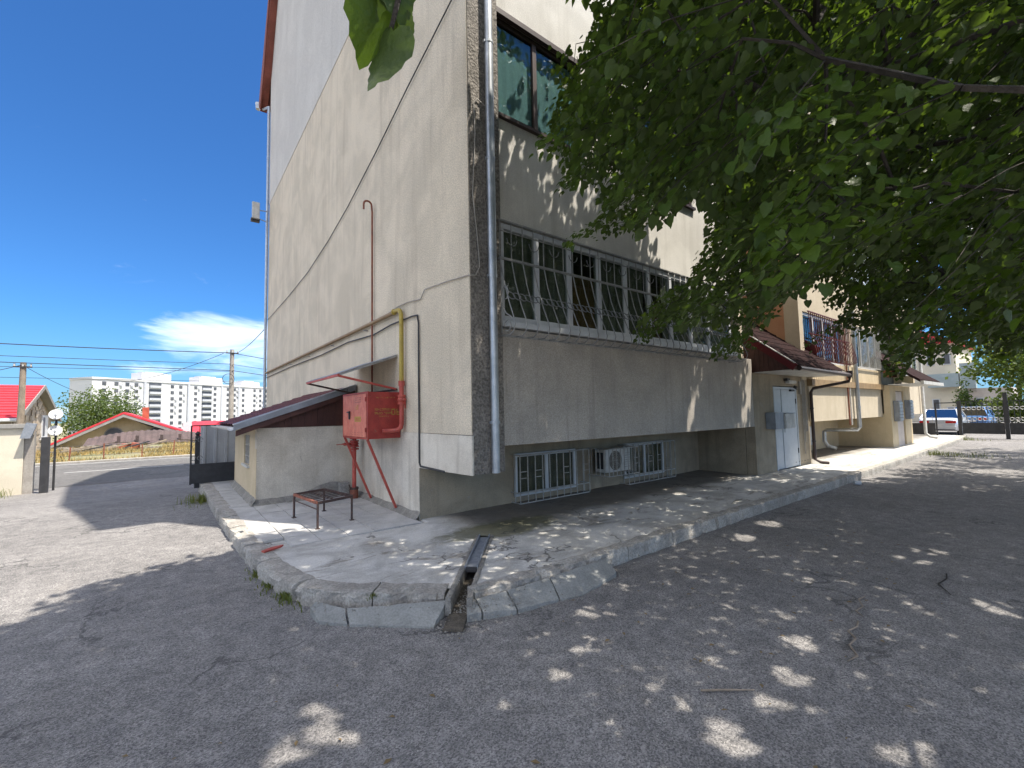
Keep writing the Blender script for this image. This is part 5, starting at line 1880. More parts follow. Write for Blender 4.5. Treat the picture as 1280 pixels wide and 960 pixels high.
# stone house across the street
sh_ = thing('house', 'stone gabled house with a bright red sheet roof across the street', 'house', (-11, 41, -.8))
hx, hy0, hy1, hr = -6.75, 35.6, 46.0, 40.9
MB().prism([(hy0, -1), (hy1, -1), (hy1, 1.95), (hr, 3.65), (hy0, 1.95)], 'x', -22, hx).build('wall', 'stone', sh_)
r2 = random.Random(8)
st_me = []
for v in range(5):
    m = MB()
    w, h = r2.uniform(.5, .95), r2.uniform(.22, .4)
    m.prism([(-w/2, -h/2+.04), (-w/2+.06, -h/2), (w/2-.03, -h/2+.01), (w/2, h/2-.05), (w/2-.08, h/2), (-w/2+.04, h/2-.01)], 'x', 0, .05)
    st_me.append(m.mesh('wall_stone', 'stone'))
for k in range(120):
    y, z = r2.uniform(hy0+.5, hy1-.5), r2.uniform(-.7, 3.2)
    if z > 1.7+(1-abs(y-hr)/5.2)*1.6 or (42.5 < y < 44.7 and .3 < z < 2.2):
        continue
    inst('wall_stone', r2.choice(st_me), sh_, (hx+r2.uniform(-.03, .02), y, z))
nrib = 13
for sgn in (0, 1):
    ya, yb = (hy0-.75, hr) if sgn == 0 else (hy1+.75, hr)
    za, zb = 1.72, 3.88
    m = MB()
    rows = []
    for k in range(nrib):
        for e in (0, 1):
            t = (k+e)/nrib
            for x in (-24, hx+.4):
                rows.append((x, ya+(yb-ya)*t, za+(zb-za)*t+.06+(.07 if e == 0 else 0)))
    m.add(rows, [(k*2, k*2+1, k*2+3, k*2+2) for k in range(2*nrib-1)])
    m.build('roof', 'red_roof', sh_)
    MB().prism([(ya, za-.1), (yb, zb-.1), (yb, zb+.06), (ya, za+.06)], 'x', -24, hx+.38).build('roof_deck', 'gray_soffit', sh_)
    MB().prism([(ya, za-.16), (yb, zb-.16), (yb, zb+.10), (ya, za+.10)], 'x', hx+.385, hx+.43).build('barge_board', 'gray_soffit', sh_)
MB().tube([(-24, hy0-.8, 1.72), (hx+.4, hy0-.8, 1.72)], .09, 6).build('gutter', 'white_wall', sh_)
f = MB().box(hx, hx+.07, 42.7, 44.5, .5, 2.05).build('window', 'white_wall', sh_)
MB().box(hx+.071, hx+.08, 42.95, 43.5, .65, 1.9).build('pane', 'dim_pane', f)
MB().box(hx, hx+.2, 42.5, 44.7, .4, .497).build('sill', 'white_wall', f)

# cream gabled house further off
ch = thing('house', 'low cream gabled house with red roof and arched windows beyond the dry bank', 'house', (-3.5, 65, -3))
gyB = 59.0
ax_, az_ = -3.6, 2.25
MB().prism([(-9.6, -3), (2.2, -3), (2.2, -1.1), (ax_, az_-.25), (-9.6, -1.4)], 'y', gyB+1.2, 72).build('wall', 'cream', ch)
for (x0, x1, z0, z1) in ((ax_, 3.1, az_, -.55), (ax_, -10.2, az_, -1.45)):
    m = MB().add([(x0, gyB, z0), (x1, gyB, z1), (x1, 73, z1), (x0, 73, z0), (x0, gyB, z0+.2), (x1, gyB, z1+.2), (x1, 73, z1+.2), (x0, 73, z0+.2)],
                 [(0, 1, 2, 3), (4, 7, 6, 5), (0, 4, 5, 1), (1, 5, 6, 2), (2, 6, 7, 3), (3, 7, 4, 0)])
    m.build('roof', 'red_roof', ch)
    m = MB().add([(x0, gyB+.02, z0-.02), (x1, gyB+.02, z1-.02), (x1, gyB+1.18, z1-.02), (x0, gyB+1.18, z0-.02), (x0, gyB+.02, z0-.3), (x1, gyB+.02, z1-.3), (x1, gyB+1.18, z1-.3), (x0, gyB+1.18, z0-.3)],
                 [(0, 1, 2, 3), (4, 7, 6, 5), (0, 4, 5, 1), (1, 5, 6, 2), (2, 6, 7, 3), (3, 7, 4, 0)])
    m.build('barge_board', 'gray_soffit', ch)
for xc in (-4.35, -.9):
    pts = [(xc-.75, -.6), (xc+.75, -.6)]+[(xc+.75*math.cos(a), .2+.75*math.sin(a)) for a in [math.pi*i/8 for i in range(9)]]
    fr_ = MB().prism(pts, 'y', gyB+1.12, gyB+1.19).build('window', 'gray_soffit', ch)
    MB().prism([(x*.88+xc*.12, z*.9) for x, z in pts], 'y', gyB+1.09, gyB+1.115).build('pane', 'dim_pane', fr_)
MB().box(-2.3, -1.75, 63, 63.6, 1.2, 3.0).build('chimney', 'brick_red', ch)
an = thing('house', 'red roofed annexe right of the cream gabled house', 'house', (3.5, 62, -2))
MB().box(1.4, 6.0, 61, 66, -3, -.6).build('wall', 'white_wall', an)
m = MB().prism([(60.4, -.6), (66.5, 1.2), (66.5, 1.35), (60.4, -.45)], 'x', 2.2, 6.6)
m.build('roof', 'red_roof', an)
MB().box(1.25, 2.0, 60.6, 61.2, -2, 1.25).build('chimney', 'white_wall', an)
# old low outbuilding in front of it
ob = thing('outbuilding', 'low ruined outbuilding with a brown corrugated roof before the cream house', 'outbuilding', (-1.8, 55, -1.5))
MB().box(-5.5, 2.0, 54, 57.4, -2.5, -.55).build('wall', 'pale_render', ob)
m = MB()
m.grid(lambda a, b: (-5.9+8.3*a, 53.6+4.2*b, -.55+1.15*sstep(b*1.15)*(1-.9*abs(a-.55)**2*2)+.04*math.cos(a*110)), 120, 6)
m.build('roof', 'old_roof', ob)
for x in (-3.6, -2.3, -.5, .9):
    MB().box(x-.12, x+.12, 54.4, 54.7, -.4, .18).build('roof_stub', 'old_roof', ob)
fix('brick_pile', 'brick_red', MB().prism([(-2.9, -.75), (-1.5, -.75), (-1.55, -.02), (-1.9, .05), (-2.5, .0), (-2.85, -.2)], 'y', 40.0, 40.9), 'low stack of red bricks on the dry bank across the street', 'brick stack', smooth=False)
m = MB()
for k in range(70):
    x, y = r2.gauss(-3.6, 1.1), r2.uniform(38.5, 44)
    s_ = r2.uniform(.06, .26)
    z = hz(x, y)
    m.prism([(x-s_, y-s_*.6), (x+s_*.8, y-s_*.8), (x+s_, y+s_*.5), (x-s_*.5, y+s_*.8)], 'z', z-.05, z+s_*.9)
tag(m.build('rubble', 'rubble'), kind='stuff')
m = MB()
m.grid(lambda a, b: (-4+12*a, 46+1.7*b+1.2*a, hz(-4+12*a, 46+1.7*b+1.2*a)+.25+.1*math.sin(a*20)), 30, 2)
S(m.build('gravel_path', 'path_pale', smooth=True))
for k in range(5):
    x, w = -5.2+k*.95, .28
    fix('rubble_beam', 'dark_metal' if k % 2 else 'wood_pole', MB().bar((x, 38.6+k*.2, -.25), (x+1.3, 39.4+k*.3, -.05+.05*k), .1, .08),
        ['dark beam lying at the left end of the rubble bank', 'timber lying second in the rubble bank', 'dark beam in the middle of the rubble bank', 'timber lying by the brick stack on the bank', 'dark beam lying just behind the brick stack'][k], 'beam', smooth=False)
fn_ = thing('wire_fence', 'rusty post and wire fence along the dry verge across the street', 'fence', (0, 34, -.6))
px_ = [-7.2, -5.8, -4.25, -2.85, -1.2, .25, 1.7, 3.2]
for k, x in enumerate(px_):
    MB().bar((x, 34, -.75), (x+r2.uniform(-.08, .08), 34, .32 if k % 2 else .18), .06, .06).build('fence_post', 'rust', fn_)
for z in (.22, -.05, -.3):
    MB().tube([(px_[0]-4, 34, z)]+[(x, 34, z+.02*math.sin(x*3)) for x in px_]+[(8, 34, z)], .008, 4).build('fence_wire', 'dark_metal', fn_)

simple_tree('tree', 'dense round green tree between the stone house and the white blocks', (-7.2, 82, -4.0), 5, (-7.2, 82, 1.7), (4.3, 4.0, 4.0), 12000, .26, 'leaf_mid', 21, cat='tree')


# utility poles and wires
def pole(label, x, y, zt, wood):
    p = thing('utility_pole', label, 'utility pole', (x, y, -.7), 'utility poles along the street')
    MB().tube([(x, y, -.8), (x, y, zt)], [.17, .12], 10).build('pole_shaft', 'wood_pole' if wood else 'pole', p, smooth=True)
    MB().bar((x-.35, y-.12, zt-.25), (x+.35, y-.12, zt-.25), .07, .07).build('crossarm', 'dark_metal', p)
    for dx in (-.3, 0, .3):
        MB().tube([(x+dx, y-.12, zt-.22), (x+dx, y-.12, zt-.08)], .04, 8).build('insulator', 'white_paint', p)
    return p


p1 = pole('weathered utility pole behind the boundary wall at the left edge', -6.15, 34.2, 4.75, True)
p2 = pole('concrete utility pole between the white blocks and the gable wall', 3.2, 34.2, 6.1, False)
MB().tube([(3.0+.32*math.cos(a), 34.0, 4.15+.32*math.sin(a)) for a in [2*math.pi*i/16 for i in range(16)]], .018, 5, closed=True).build('cable_coil', 'dark_metal', p2)


def wire(label, a, b, sag, r=.014):
    a, b = Vector(a), Vector(b)
    pts = [a.lerp(b, i/14)-Vector((0, 0, sag*4*(i/14)*(1-i/14))) for i in range(15)]
    fix('overhead_wire', 'black_cable', MB().tube(pts, r, 5), label, 'wire', 'overhead wires along the street')


ex = Vector((3.2, 34.1, 0))
wire('topmost long overhead wire reaching the concrete pole', (-26, 34, 6.1), (2.9, 34.05, 5.85), .3, .026)
wire('second overhead wire from the top, left of the concrete pole', (-26, 34, 5.2), (3.1, 34.05, 5.12), .12, .016)
wire('third overhead wire from the top, left of the concrete pole', (-26, 34, 4.86), (3.1, 34.05, 4.70), .05, .022)
wire('fourth overhead wire from the top, running behind the weathered pole', (-26, 34.4, 4.62), (3.1, 34.3, 4.66), .15, .014)
wire('lowest long overhead wire crossing in front of the white blocks', (-26, 34.4, 4.10), (3.1, 34.3, 4.0), .1, .012)
wire('top overhead wire between the concrete pole and the gable', (3.2, 34.05, 5.85), (14, 34, 4.6), .1, .02)
wire('second overhead wire between the concrete pole and the gable', (3.2, 34.05, 5.1), (14, 34, 4.1), .1, .014)
wire('lowest overhead wire between the concrete pole and the gable', (3.2, 34.05, 4.7), (14, 34, 3.6), .1, .02)
wire('service wire rising from the concrete pole to the gable corner', (3.2, 34.05, 5.75), (2.97, 19.62, 5.15), .2, .014)
wire('slanting wire dropping left from the concrete pole over the blocks', (2.7, 34.05, 5.8), (-3.0, 46, 4.6), .3, .016)
wire('wire sagging right from the weathered pole towards the tree', (-6.1, 34.1, 4.55), (-2.2, 46, 2.9), .5, .013)
wire('short wire leaving the weathered pole to the left', (-6.2, 34.1, 4.6), (-9.5, 36, 3.9), .1, .016)

# ---- white apartment blocks on the skyline
blk = thing('apartment_building', 'long white nine storey apartment block on the skyline', 'building', (10, 280, -6))
P0, P1 = Vector((-25.4, 250, 0)), Vector((50, 303, 0))
bd_ = (P1-P0).normalized()
bn_ = Vector((bd_.y, -bd_.x, 0))
BL = (P1-P0).length
BZ0, BZ1 = -7.5, 19.2


def bp_(s, o, z):
    p = P0+bd_*s+bn_*o
    return (p.x, p.y, z)


def bbox(mb_, s0, s1, o0, o1, z0, z1):
    vs = [bp_(s, o, z) for z in (z0, z1) for s, o in ((s0, o0), (s1, o0), (s1, o1), (s0, o1))]
    return mb_.add(vs, [(0, 3, 2, 1), (4, 5, 6, 7), (0, 1, 5, 4), (1, 2, 6, 5), (2, 3, 7, 6), (3, 0, 4, 7)])


bbox(MB(), 0, BL, -14, 0, BZ0, BZ1).build('wall', 'white_wall', blk)
bbox(MB(), -.3, BL, -14, .35, BZ1, BZ1+.9).build('roof_parapet', 'white_wall', blk)
for s0, s1, h in ((20, 33, 3.4), (47, 60, 3.4), (72, 84, 2.6)):
    bbox(MB(), s0, s1, -9, -2, BZ1+.9, BZ1+h+.9).build('lift_house', 'white_wall', blk)
    bbox(MB(), s0+2, s1-3, -8, -3, BZ1+h+.9, BZ1+h+1.5).build('lift_house', 'white_slab', blk)
winm = bbox(MB(), 0, 1.5, .02, .12, 0, 1.45)
wm = MB()
ang = math.atan2(bd_.y, bd_.x)
win_me = MB().box(0, 1.5, -.14, -.02, 0, 1.45).mesh('window', 'dim_pane')
fr_me = MB().box(-.12, 0, -.18, -.02, -.1, 1.55).box(1.5, 1.62, -.18, -.02, -.1, 1.55).box(.7, .8, -.18, -.02, 0, 1.45).mesh('window_frame', 'white_wall')
bal_me = MB().box(0, 5.4, -.9, -.02, 0, 1.05).mesh('balcony', 'white_slab')
bal_in = MB().box(0, 5.4, -.06, -.02, 1.06, 2.3).mesh('balcony_opening', 'dim_pane')
ac_me = MB().box(0, 1.0, -.5, -.02, 0, .7).mesh('cooling_unit', 'white_slab')
cols_w = [3.5, 8, 12.2, 15.8, 31.5, 35.5, 43, 53.5, 61, 65, 70.5, 78, 82, 86, 89.5]
cols_b = [21.8, 47.0]
rb_ = random.Random(12)
for fl_ in range(9):
    z = BZ0+1.2+fl_*2.9
    for s in cols_w:
        w_ = inst('window', win_me, blk, bp_(s, 0, z), (0, 0, ang))
        if rb_.random() < .35:
            inst('cooling_unit', ac_me, blk, bp_(s+1.9, 0, z-.2), (0, 0, ang))
    for s in cols_b:
        inst('balcony', bal_me, blk, bp_(s, 0, z-.3), (0, 0, ang))
        inst('balcony_opening', bal_in, blk, bp_(s, 0, z-.3), (0, 0, ang))
for s in (19.5, 39.3, 57.5, 67.8):
    bbox(MB(), s, s+1.0, .02, .5 if s != 39.3 else .9, BZ0, BZ1-.2).build('pilaster', 'white_slab', blk)


# ---- weeds
def weed(label, x, y, z, n, h, spread, mat, seed):
    r = random.Random(seed)
    m_ = MB()
    for k in range(int(n*1.7)):
        a, d = r.random()*6.28, abs(r.gauss(0, spread))
        bx, by = x+d*math.cos(a)*.6, y+d*math.sin(a)*1.2
        hh = h*r.uniform(.4, 1.1)
        le = r.uniform(0, 6.28)
        ox, oy = math.cos(le)*hh*.5, math.sin(le)*hh*.5
        w = r.uniform(.002, .0055)*(1+h*2)
        px, py = -math.sin(le)*w, math.cos(le)*w
        m_.add([(bx-px, by-py, z), (bx+px, by+py, z), (bx+ox*.4+px*.7, by+oy*.4+py*.7, z+hh*.65), (bx+ox*.4-px*.7, by+oy*.4-py*.7, z+hh*.65), (bx+ox, by+oy, z+hh*r.uniform(.7, 1.0))],
               [(0, 1, 2, 3), (3, 2, 4)])
    o = m_.build('weeds', mat, None, fix=False)
    return tag(o, label, 'weeds', 'weed tufts along walls and kerbs')


weed('sprawling green weeds at the foot of the cream boundary wall', -4.2, 18.9, zg(-4, 18.9), 420, .34, .55, 'grass', 1)
weed('green weed tuft by the open street gate kerb', .56, 11.3, -.15, 160, .20, .28, 'grass', 2)
weed('weed tuft at the kerb left of the broken corner slab', .93, 4.72, -.15, 150, .085, .12, 'grass', 3)
weed('small weed tuft at the kerb below the red tile shard', .80, 5.6, -.15, 90, .07, .09, 'grass', 4)
weed('thin weeds at the kerb between the two corner tufts', .84, 5.15, -.15, 80, .06, .09, 'grass', 5)
weed('yellow green weeds along the far sunlit kerb', 20.5, 3.3, -.15, 320, .18, .9, 'grass', 6)
weed('weed tuft where the far kerb meets the black gate', 29.6, 3.7, -.15, 140, .2, .4, 'grass', 7)
weed('tiny weeds sprouting in the cracked corner kerb', 1.45, 3.93, -.02, 40, .035, .05, 'grass', 8)
m_ = MB()
r = random.Random(77)
for k in range(9000):
    x, y = r.uniform(-9, 8), 32.6+abs(r.gauss(0, 5.5))
    if noise.noise(Vector((x*.5, y*.3, 0))) < -.15:
        continue
    z = hz(x, y)
    hh = r.uniform(.10, .32)
    le = r.random()*6.28
    w = .02
    m_.add([(x-w, y, z), (x+w, y, z), (x+math.cos(le)*hh*.5, y+math.sin(le)*hh*.5, z+hh)], [(0, 1, 2)])
tag(m_.build('verge_grass', 'dry_grass', None, fix=False), kind='stuff')

# ================================================================== THE BIG LINDEN OVER THE YARD
# centres of the leafy sprays, in steps of 5 cm
CEN = np.array([181,70,80,70,19,60,111,69,93,85,5,65,209,-6,121,199,-2,130,169,18,71,73,54,76,173,56,125,187,15,114,86,52,82,155,25,101,223,26,121,144,56,106,47,13,53,194,56,83,133,17,117,206,43,149,196,-1,51,150,4,110,
134,48,65,100,55,117,175,50,109,239,5,80,257,-7,169,110,8,53,139,20,122,198,11,103,208,26,61,208,46,63,76,68,107,73,64,104,193,3,142,131,77,146,184,-2,117,109,14,45,170,29,58,63,3,68,74,33,96,98,13,70,
73,-4,61,146,1,115,135,78,155,71,54,86,116,52,116,222,-2,111,176,35,125,103,13,57,55,22,52,231,-6,58,142,11,105,184,2,90,193,34,137,152,34,114,200,36,139,168,16,83,202,-1,142,140,70,163,209,43,136,149,16,94,
248,4,131,127,-4,74,124,61,67,68,-1,52,185,-11,126,167,9,73,135,14,112,175,56,106,84,39,52,95,30,102,81,1,54,138,19,111,228,-5,98,175,44,130,99,8,49,230,8,139,166,49,145,247,17,82,60,37,80,125,33,92,
45,15,59,130,42,111,220,-4,134,155,26,111,239,-8,119,255,9,131,224,26,141,137,35,113,192,4,56,161,3,106,202,51,68,138,-6,85,157,51,92,262,4,45,266,-11,171,96,58,101,173,-3,71,62,54,91,129,3,101,115,47,71,
66,42,79,174,6,65,171,23,89,103,9,45,72,21,69,90,37,107,211,15,76,140,-1,42,145,48,121,214,25,103,168,2,118,262,0,97,106,2,71,54,11,58,166,46,85,212,-2,97,90,61,108,79,53,117,223,20,137,237,-3,157,
97,37,75,139,60,147,125,52,127,148,59,144,181,4,107,192,6,96,95,71,109,89,-3,73,175,11,117,147,69,131,171,22,139,208,9,154,179,30,151,191,35,76,114,2,72,46,29,62,153,8,103,141,8,66,184,42,147,194,44,143,
97,75,86,159,1,114,119,47,98,73,36,75,208,38,123,134,6,95,63,5,49,261,1,80,49,28,65,184,47,104,110,47,118,215,36,177,183,48,133,91,24,62,190,43,76,219,32,65,85,8,52,135,28,128,94,23,58,159,10,54,
195,47,78,167,20,129,87,33,76,175,35,77,221,22,112,84,10,77,71,47,105,213,14,66,49,22,62,283,-8,61,233,12,111,154,2,69,206,10,97,78,6,70,116,30,95,104,63,100,142,-4,68,187,6,94,168,-3,83,107,8,82,
178,44,151,170,-2,98,203,33,63,115,28,104,127,9,56,122,54,60,134,48,112,149,26,56,159,58,138,97,70,139,203,-2,118,110,18,69,205,13,96,90,78,100,165,7,65,91,37,50,219,14,55,161,37,154,92,-2,45,213,27,175,
56,12,48,166,8,105,248,-7,133,173,48,153,78,2,63,112,25,69,89,76,109,91,6,82,191,38,68,88,22,87,205,-9,110,124,11,72,200,0,60,149,57,90,122,50,62,166,-5,75,201,2,100,171,-3,76,89,-4,79,47,15,48,
61,46,97,135,61,158,113,23,87,223,36,80,184,-1,94,152,25,79,117,26,64,162,42,154,203,29,80,195,-9,108,122,63,148,237,15,69,184,18,73,214,5,131,123,0,49,101,3,61,88,70,131,94,0,42,64,46,89,82,30,98,
143,61,90,149,16,99,260,-14,147,198,1,147,108,2,81,183,49,112,143,38,136,169,6,81,110,46,100,47,27,58,40,30,72,195,36,168,205,30,114,111,4,48,217,39,109,267,-1,143,189,29,78,192,-4,130,218,8,128,167,-1,39,
65,29,69,122,34,109,198,55,88,159,44,91,238,6,63,61,42,98,121,56,139,97,13,68,168,46,156,169,43,58,178,13,121,174,49,157,156,19,116,142,19,85,146,50,118,221,33,98,98,20,54,177,6,109,79,-2,51,248,-5,152,
201,33,54,183,-9,114,128,70,147,130,67,155,117,49,59,188,35,121,144,14,82,169,-7,98,204,38,68,195,18,75,124,15,90,124,14,96,139,30,123,50,35,84,52,38,84,145,19,130,149,71,161,216,9,131,170,2,74,48,16,50,
90,6,57,202,-3,89,108,15,67,204,1,52,203,1,145,176,32,71,164,41,84,157,-4,72,157,66,107,97,33,99,240,18,61,67,22,51,113,18,71,78,53,90,120,36,93,68,36,72,150,45,149,107,45,70,63,40,76,110,48,82,
279,-6,59,182,20,73,113,35,78,74,-3,66,107,40,86,245,18,59,198,32,50,137,43,143,188,52,75,91,1,64,190,-1,97,119,46,124,139,23,48,64,44,101,148,28,129,92,33,56,228,0,148,212,31,179,133,34,70,77,9,59,
118,63,125,121,50,93,182,47,127,139,34,86,59,29,64,61,4,47,256,8,77,207,37,154,186,36,112,246,-5,53,141,-3,78,153,22,127,140,54,156,54,28,83,62,21,73,153,6,96,134,76,66,80,9,45,73,47,76,132,26,56,
106,15,64,180,28,139,165,10,102,65,55,97,131,47,141,101,35,106,139,72,131,138,72,149,244,3,117,230,21,178,156,25,48,226,-5,143,147,29,118,261,-8,71,42,29,70,235,-8,70,156,29,93,103,78,117,158,44,72,229,9,66,
238,2,80,214,21,88,110,-4,62,153,36,141,237,-3,67,76,34,68,82,73,93,107,73,96,74,53,94,139,7,79,75,14,80,220,-4,78,171,24,76,113,-2,95,69,36,51,223,-13,149,126,23,81,129,12,77,96,19,72,71,25,54,
149,30,72,196,12,140,113,52,51,188,-6,74,191,30,68,176,8,47,122,63,110,179,16,83,57,48,74,132,43,83,172,-9,118,222,16,134,74,6,79,110,65,61,207,7,48,196,3,79,241,-8,74,69,-2,46,195,30,85,95,55,128,
106,34,119,233,-5,100,42,36,67,186,51,113,147,3,58,96,70,104,66,32,47,98,9,47,119,61,65,234,15,156,100,45,53,100,37,64,227,1,144,184,7,59,128,40,131,140,4,71,115,54,72,172,-2,110,82,62,106,95,29,75,
134,38,101,77,37,58,134,20,103,210,19,140,192,30,153,83,33,69,148,24,136,161,3,74,183,-6,89,178,8,54,96,-1,73,58,15,49,197,1,45,230,23,178,102,45,104,168,51,138,123,1,53,124,-1,48,253,-11,154,35,21,66,
148,-4,51,156,38,59,147,-2,98,204,40,128,51,26,71,101,61,107,174,52,111,44,24,68,244,23,69,239,-8,161,235,13,176,228,31,115,88,69,102,118,57,72,128,30,122,238,4,45,86,32,94,89,10,72,66,44,93,169,48,127,
129,1,42,200,30,66,212,15,153,120,-6,95,220,-11,121,218,1,72,222,29,161,203,54,72,79,45,104,142,69,53,71,68,97,125,13,104,222,5,68,107,59,58,216,-5,60,160,76,99,142,60,139,135,4,111,201,30,54,151,27,45,
95,22,76,115,0,74,123,53,138,165,76,109,174,69,128,167,10,136,128,10,106,88,67,94,64,38,93,218,-4,127,135,60,68,81,2,50,100,51,64,230,9,128,192,27,75,72,68,97,168,34,59,253,16,68,88,34,96,217,34,134,
216,16,88,211,32,143,76,6,79,83,60,86,121,44,88,94,57,90,203,54,85,119,58,77,124,60,109,141,45,149,129,52,72,139,76,138,89,45,106,60,3,52,206,17,89,83,27,58,90,77,121,85,-1,80,98,30,86,136,-3,44,
199,23,121,167,45,158,141,10,104,131,78,64,113,67,110,127,2,66,88,42,87,148,32,89,103,35,63,75,46,88,179,13,77,104,-3,47,68,8,56,172,44,95,188,27,84,90,39,102,59,28,78,224,-7,134,59,44,86,266,0,125,
110,40,77,113,7,97,75,65,73,178,27,126,139,-8,104,98,37,117,71,-2,48,148,72,100,163,34,52,58,44,98,141,34,137,136,41,92,144,-4,64,137,26,130,107,69,132,178,24,117,73,31,64,170,-2,61,73,66,93,92,18,88,
96,67,115,152,32,117,117,70,113,191,-8,88,93,-1,50,108,69,132,95,15,69,185,42,138,220,10,84,206,47,98,170,-4,43,107,38,86,247,7,129,148,39,108,149,68,107,116,75,61,73,63,108,171,52,82,218,22,96,121,24,106,
55,33,64,203,30,75,78,21,56,211,-5,150,190,41,68,120,30,107,202,14,136,200,-11,133,228,0,106,111,45,79,73,39,81,94,41,116,149,66,119,125,8,100,179,60,95,64,26,88,260,-11,106,121,63,102,262,-8,153,242,1,146,
206,8,52,189,0,101,183,9,137,108,-5,89,116,35,123,85,20,91,274,-7,51,154,-4,62,196,-10,110,218,25,131,229,3,167,70,56,81,122,38,79,141,49,127,192,17,52,60,11,74,114,14,100,271,-13,179,191,17,93,90,34,99,
206,-3,44,113,23,62,122,13,47,163,59,113,206,50,64,183,41,68,85,8,57,49,15,59,86,1,55,126,68,159,101,4,45,161,59,89,200,-8,99,118,-4,82,151,77,129,68,52,110,241,-6,85,142,37,73,139,1,63,162,9,67,
113,29,112,185,36,61,78,2,61,161,69,128,76,37,79,97,74,93,88,52,117,238,2,67,92,44,89,171,24,107,152,11,102,254,-9,91,132,67,62,66,63,97,201,32,136,151,28,119,249,17,90,268,1,92,152,34,61,175,13,140,
229,14,155,135,77,62,81,50,75,118,51,67,95,-2,43,139,59,101,153,34,61,137,66,116,151,67,122,161,-4,44,199,39,58,125,2,53,143,64,78,201,27,134,234,11,174,245,1,49,198,4,79,219,-8,79,270,-12,125,149,77,114,
167,36,143,196,24,58,156,39,88,119,37,101,94,72,141,198,51,77,58,19,68,141,58,111,110,41,128,80,21,77,237,0,56,233,-6,112,149,25,63,64,2,53,215,14,166,172,17,54,228,16,164,95,56,123,73,27,58,83,27,85,
168,20,78,106,74,150,103,36,63,189,20,109,86,68,115,79,38,68,177,-4,45,123,17,77,181,29,126,201,6,111,210,30,72,138,20,100,120,35,109,232,24,80,83,39,53,252,2,80,170,29,106,91,72,95,43,25,67,79,68,88,
205,38,109,150,-3,62,108,48,95,140,3,66,149,9,112,200,35,47,83,65,131,180,25,104,251,2,79,134,80,126,79,50,52,149,1,54,62,10,69,226,15,125,133,67,81,197,7,101,144,24,95,175,41,165,93,67,82,187,44,115,
157,60,149,228,32,51,100,35,100,123,39,111,208,-6,147,83,56,76,126,14,115,84,77,103,105,69,59,154,25,99,128,13,58,196,-1,121,105,18,106,123,75,104,187,41,82,175,34,115,192,-11,128,172,7,92,80,33,91,220,43,49,
200,46,69,92,16,82,200,8,103,265,-5,143,198,8,102,200,35,160,177,13,73,258,-7,45,88,-3,60,151,7,123,261,-3,150,124,14,115,206,7,49,192,30,166,115,19,82,125,28,91,115,69,92,69,20,68,123,45,76,242,9,118,
75,53,77,164,3,71,202,22,149,233,-13,150,94,7,54,76,45,105,235,17,87,146,21,56,115,69,144,178,0,129,229,24,124,117,78,110,96,-5,75,182,43,172,149,34,74,201,39,49,224,3,123,107,73,88,212,11,54,226,0,56,
74,9,43,88,70,94,57,49,78,258,2,136,151,70,160,147,61,163,240,-11,102,219,-10,106,217,23,159,219,-6,154,211,24,173,235,14,178,134,30,75,119,50,85,74,-2,47,153,25,99,204,25,61,209,33,116,145,30,64,153,-3,49,
156,45,113,149,6,84,54,12,69,62,20,71,224,34,71,237,17,170,109,74,56,217,14,168,91,-1,81,236,7,48,71,63,89,89,23,82,71,67,107,126,8,80,101,69,86,127,71,71,60,47,103,157,38,152,231,26,56,230,21,56,
197,32,171,183,21,153,112,30,96,108,7,73,90,-2,81,42,31,70,197,10,49,145,73,109,251,-7,171,130,9,62,136,12,51,221,-10,95,78,73,96,168,28,105,189,59,80,179,49,71,120,60,94,238,-7,46,146,16,117,110,4,70,
235,-9,99,224,-4,79,107,67,55,105,77,129,238,-6,45,153,16,95,153,72,52,255,-11,105,142,76,80,88,70,78,142,15,114,165,76,58,119,13,101,136,-6,71,279,-10,81,143,70,93,114,50,51,224,33,70,180,53,57,95,75,144,
182,-25,94,43,48,147,224,-21,68,155,34,132,25,73,131,172,-37,111,40,82,131,133,71,123,253,-31,110,246,-33,118,68,-17,77,58,-17,116,53,34,138,177,-47,165,51,30,112,167,57,81,209,-36,116,172,-32,178,189,47,113,182,40,151,
116,-39,170,178,34,95,205,11,83,177,-21,141,118,75,131,109,5,134,60,44,157,122,30,174,52,13,167,91,-31,173,29,61,117,193,-45,138,200,-35,157,109,65,145,237,-46,144,176,38,156,44,66,133,231,-24,99,156,-23,121,103,-39,116,
221,16,63,27,37,91,172,-17,140,67,-23,122,64,51,138,138,-57,182,28,69,137,239,-14,108,197,-17,172,83,26,131,96,-3,112,90,-25,75,181,-19,69,173,-57,173,214,-11,75,51,4,175,164,14,158,166,44,124,93,-31,176,180,-54,178,
236,-18,85,151,-12,126,108,-9,124,55,20,156,131,-11,87,18,36,138,26,41,128,184,33,96,14,54,140,180,-45,129,191,-48,151,217,-28,105,128,38,172,90,3,137,218,-2,93,8,50,100,111,-31,97,79,15,112,155,-3,63,34,20,155,
127,-17,147,43,-2,107,202,-28,89,101,11,166,10,25,98,86,15,152,183,50,88,99,14,123,13,32,101,100,-28,113,91,-15,165,41,15,84,161,58,75,44,21,165,234,-3,118,223,-29,125,208,-15,114,57,-26,176,25,15,88,21,65,119,
167,67,100,146,75,124,54,56,157,79,-16,125,70,1,140,133,57,153,217,-1,97,125,71,120,139,-48,156,32,38,109,198,12,92,185,-37,158,171,60,140,42,15,136,162,39,63,236,-28,130,32,36,123,24,35,152,108,-17,164,182,-49,181,
182,-47,143,72,53,149,51,24,127,104,-1,170,161,44,111,75,56,141,28,35,103,66,29,149,67,19,115,80,31,180,42,18,152,114,-17,138,49,-1,70,93,-39,172,79,60,148,16,19,107,17,58,128,120,72,133,77,10,150,49,54,167,
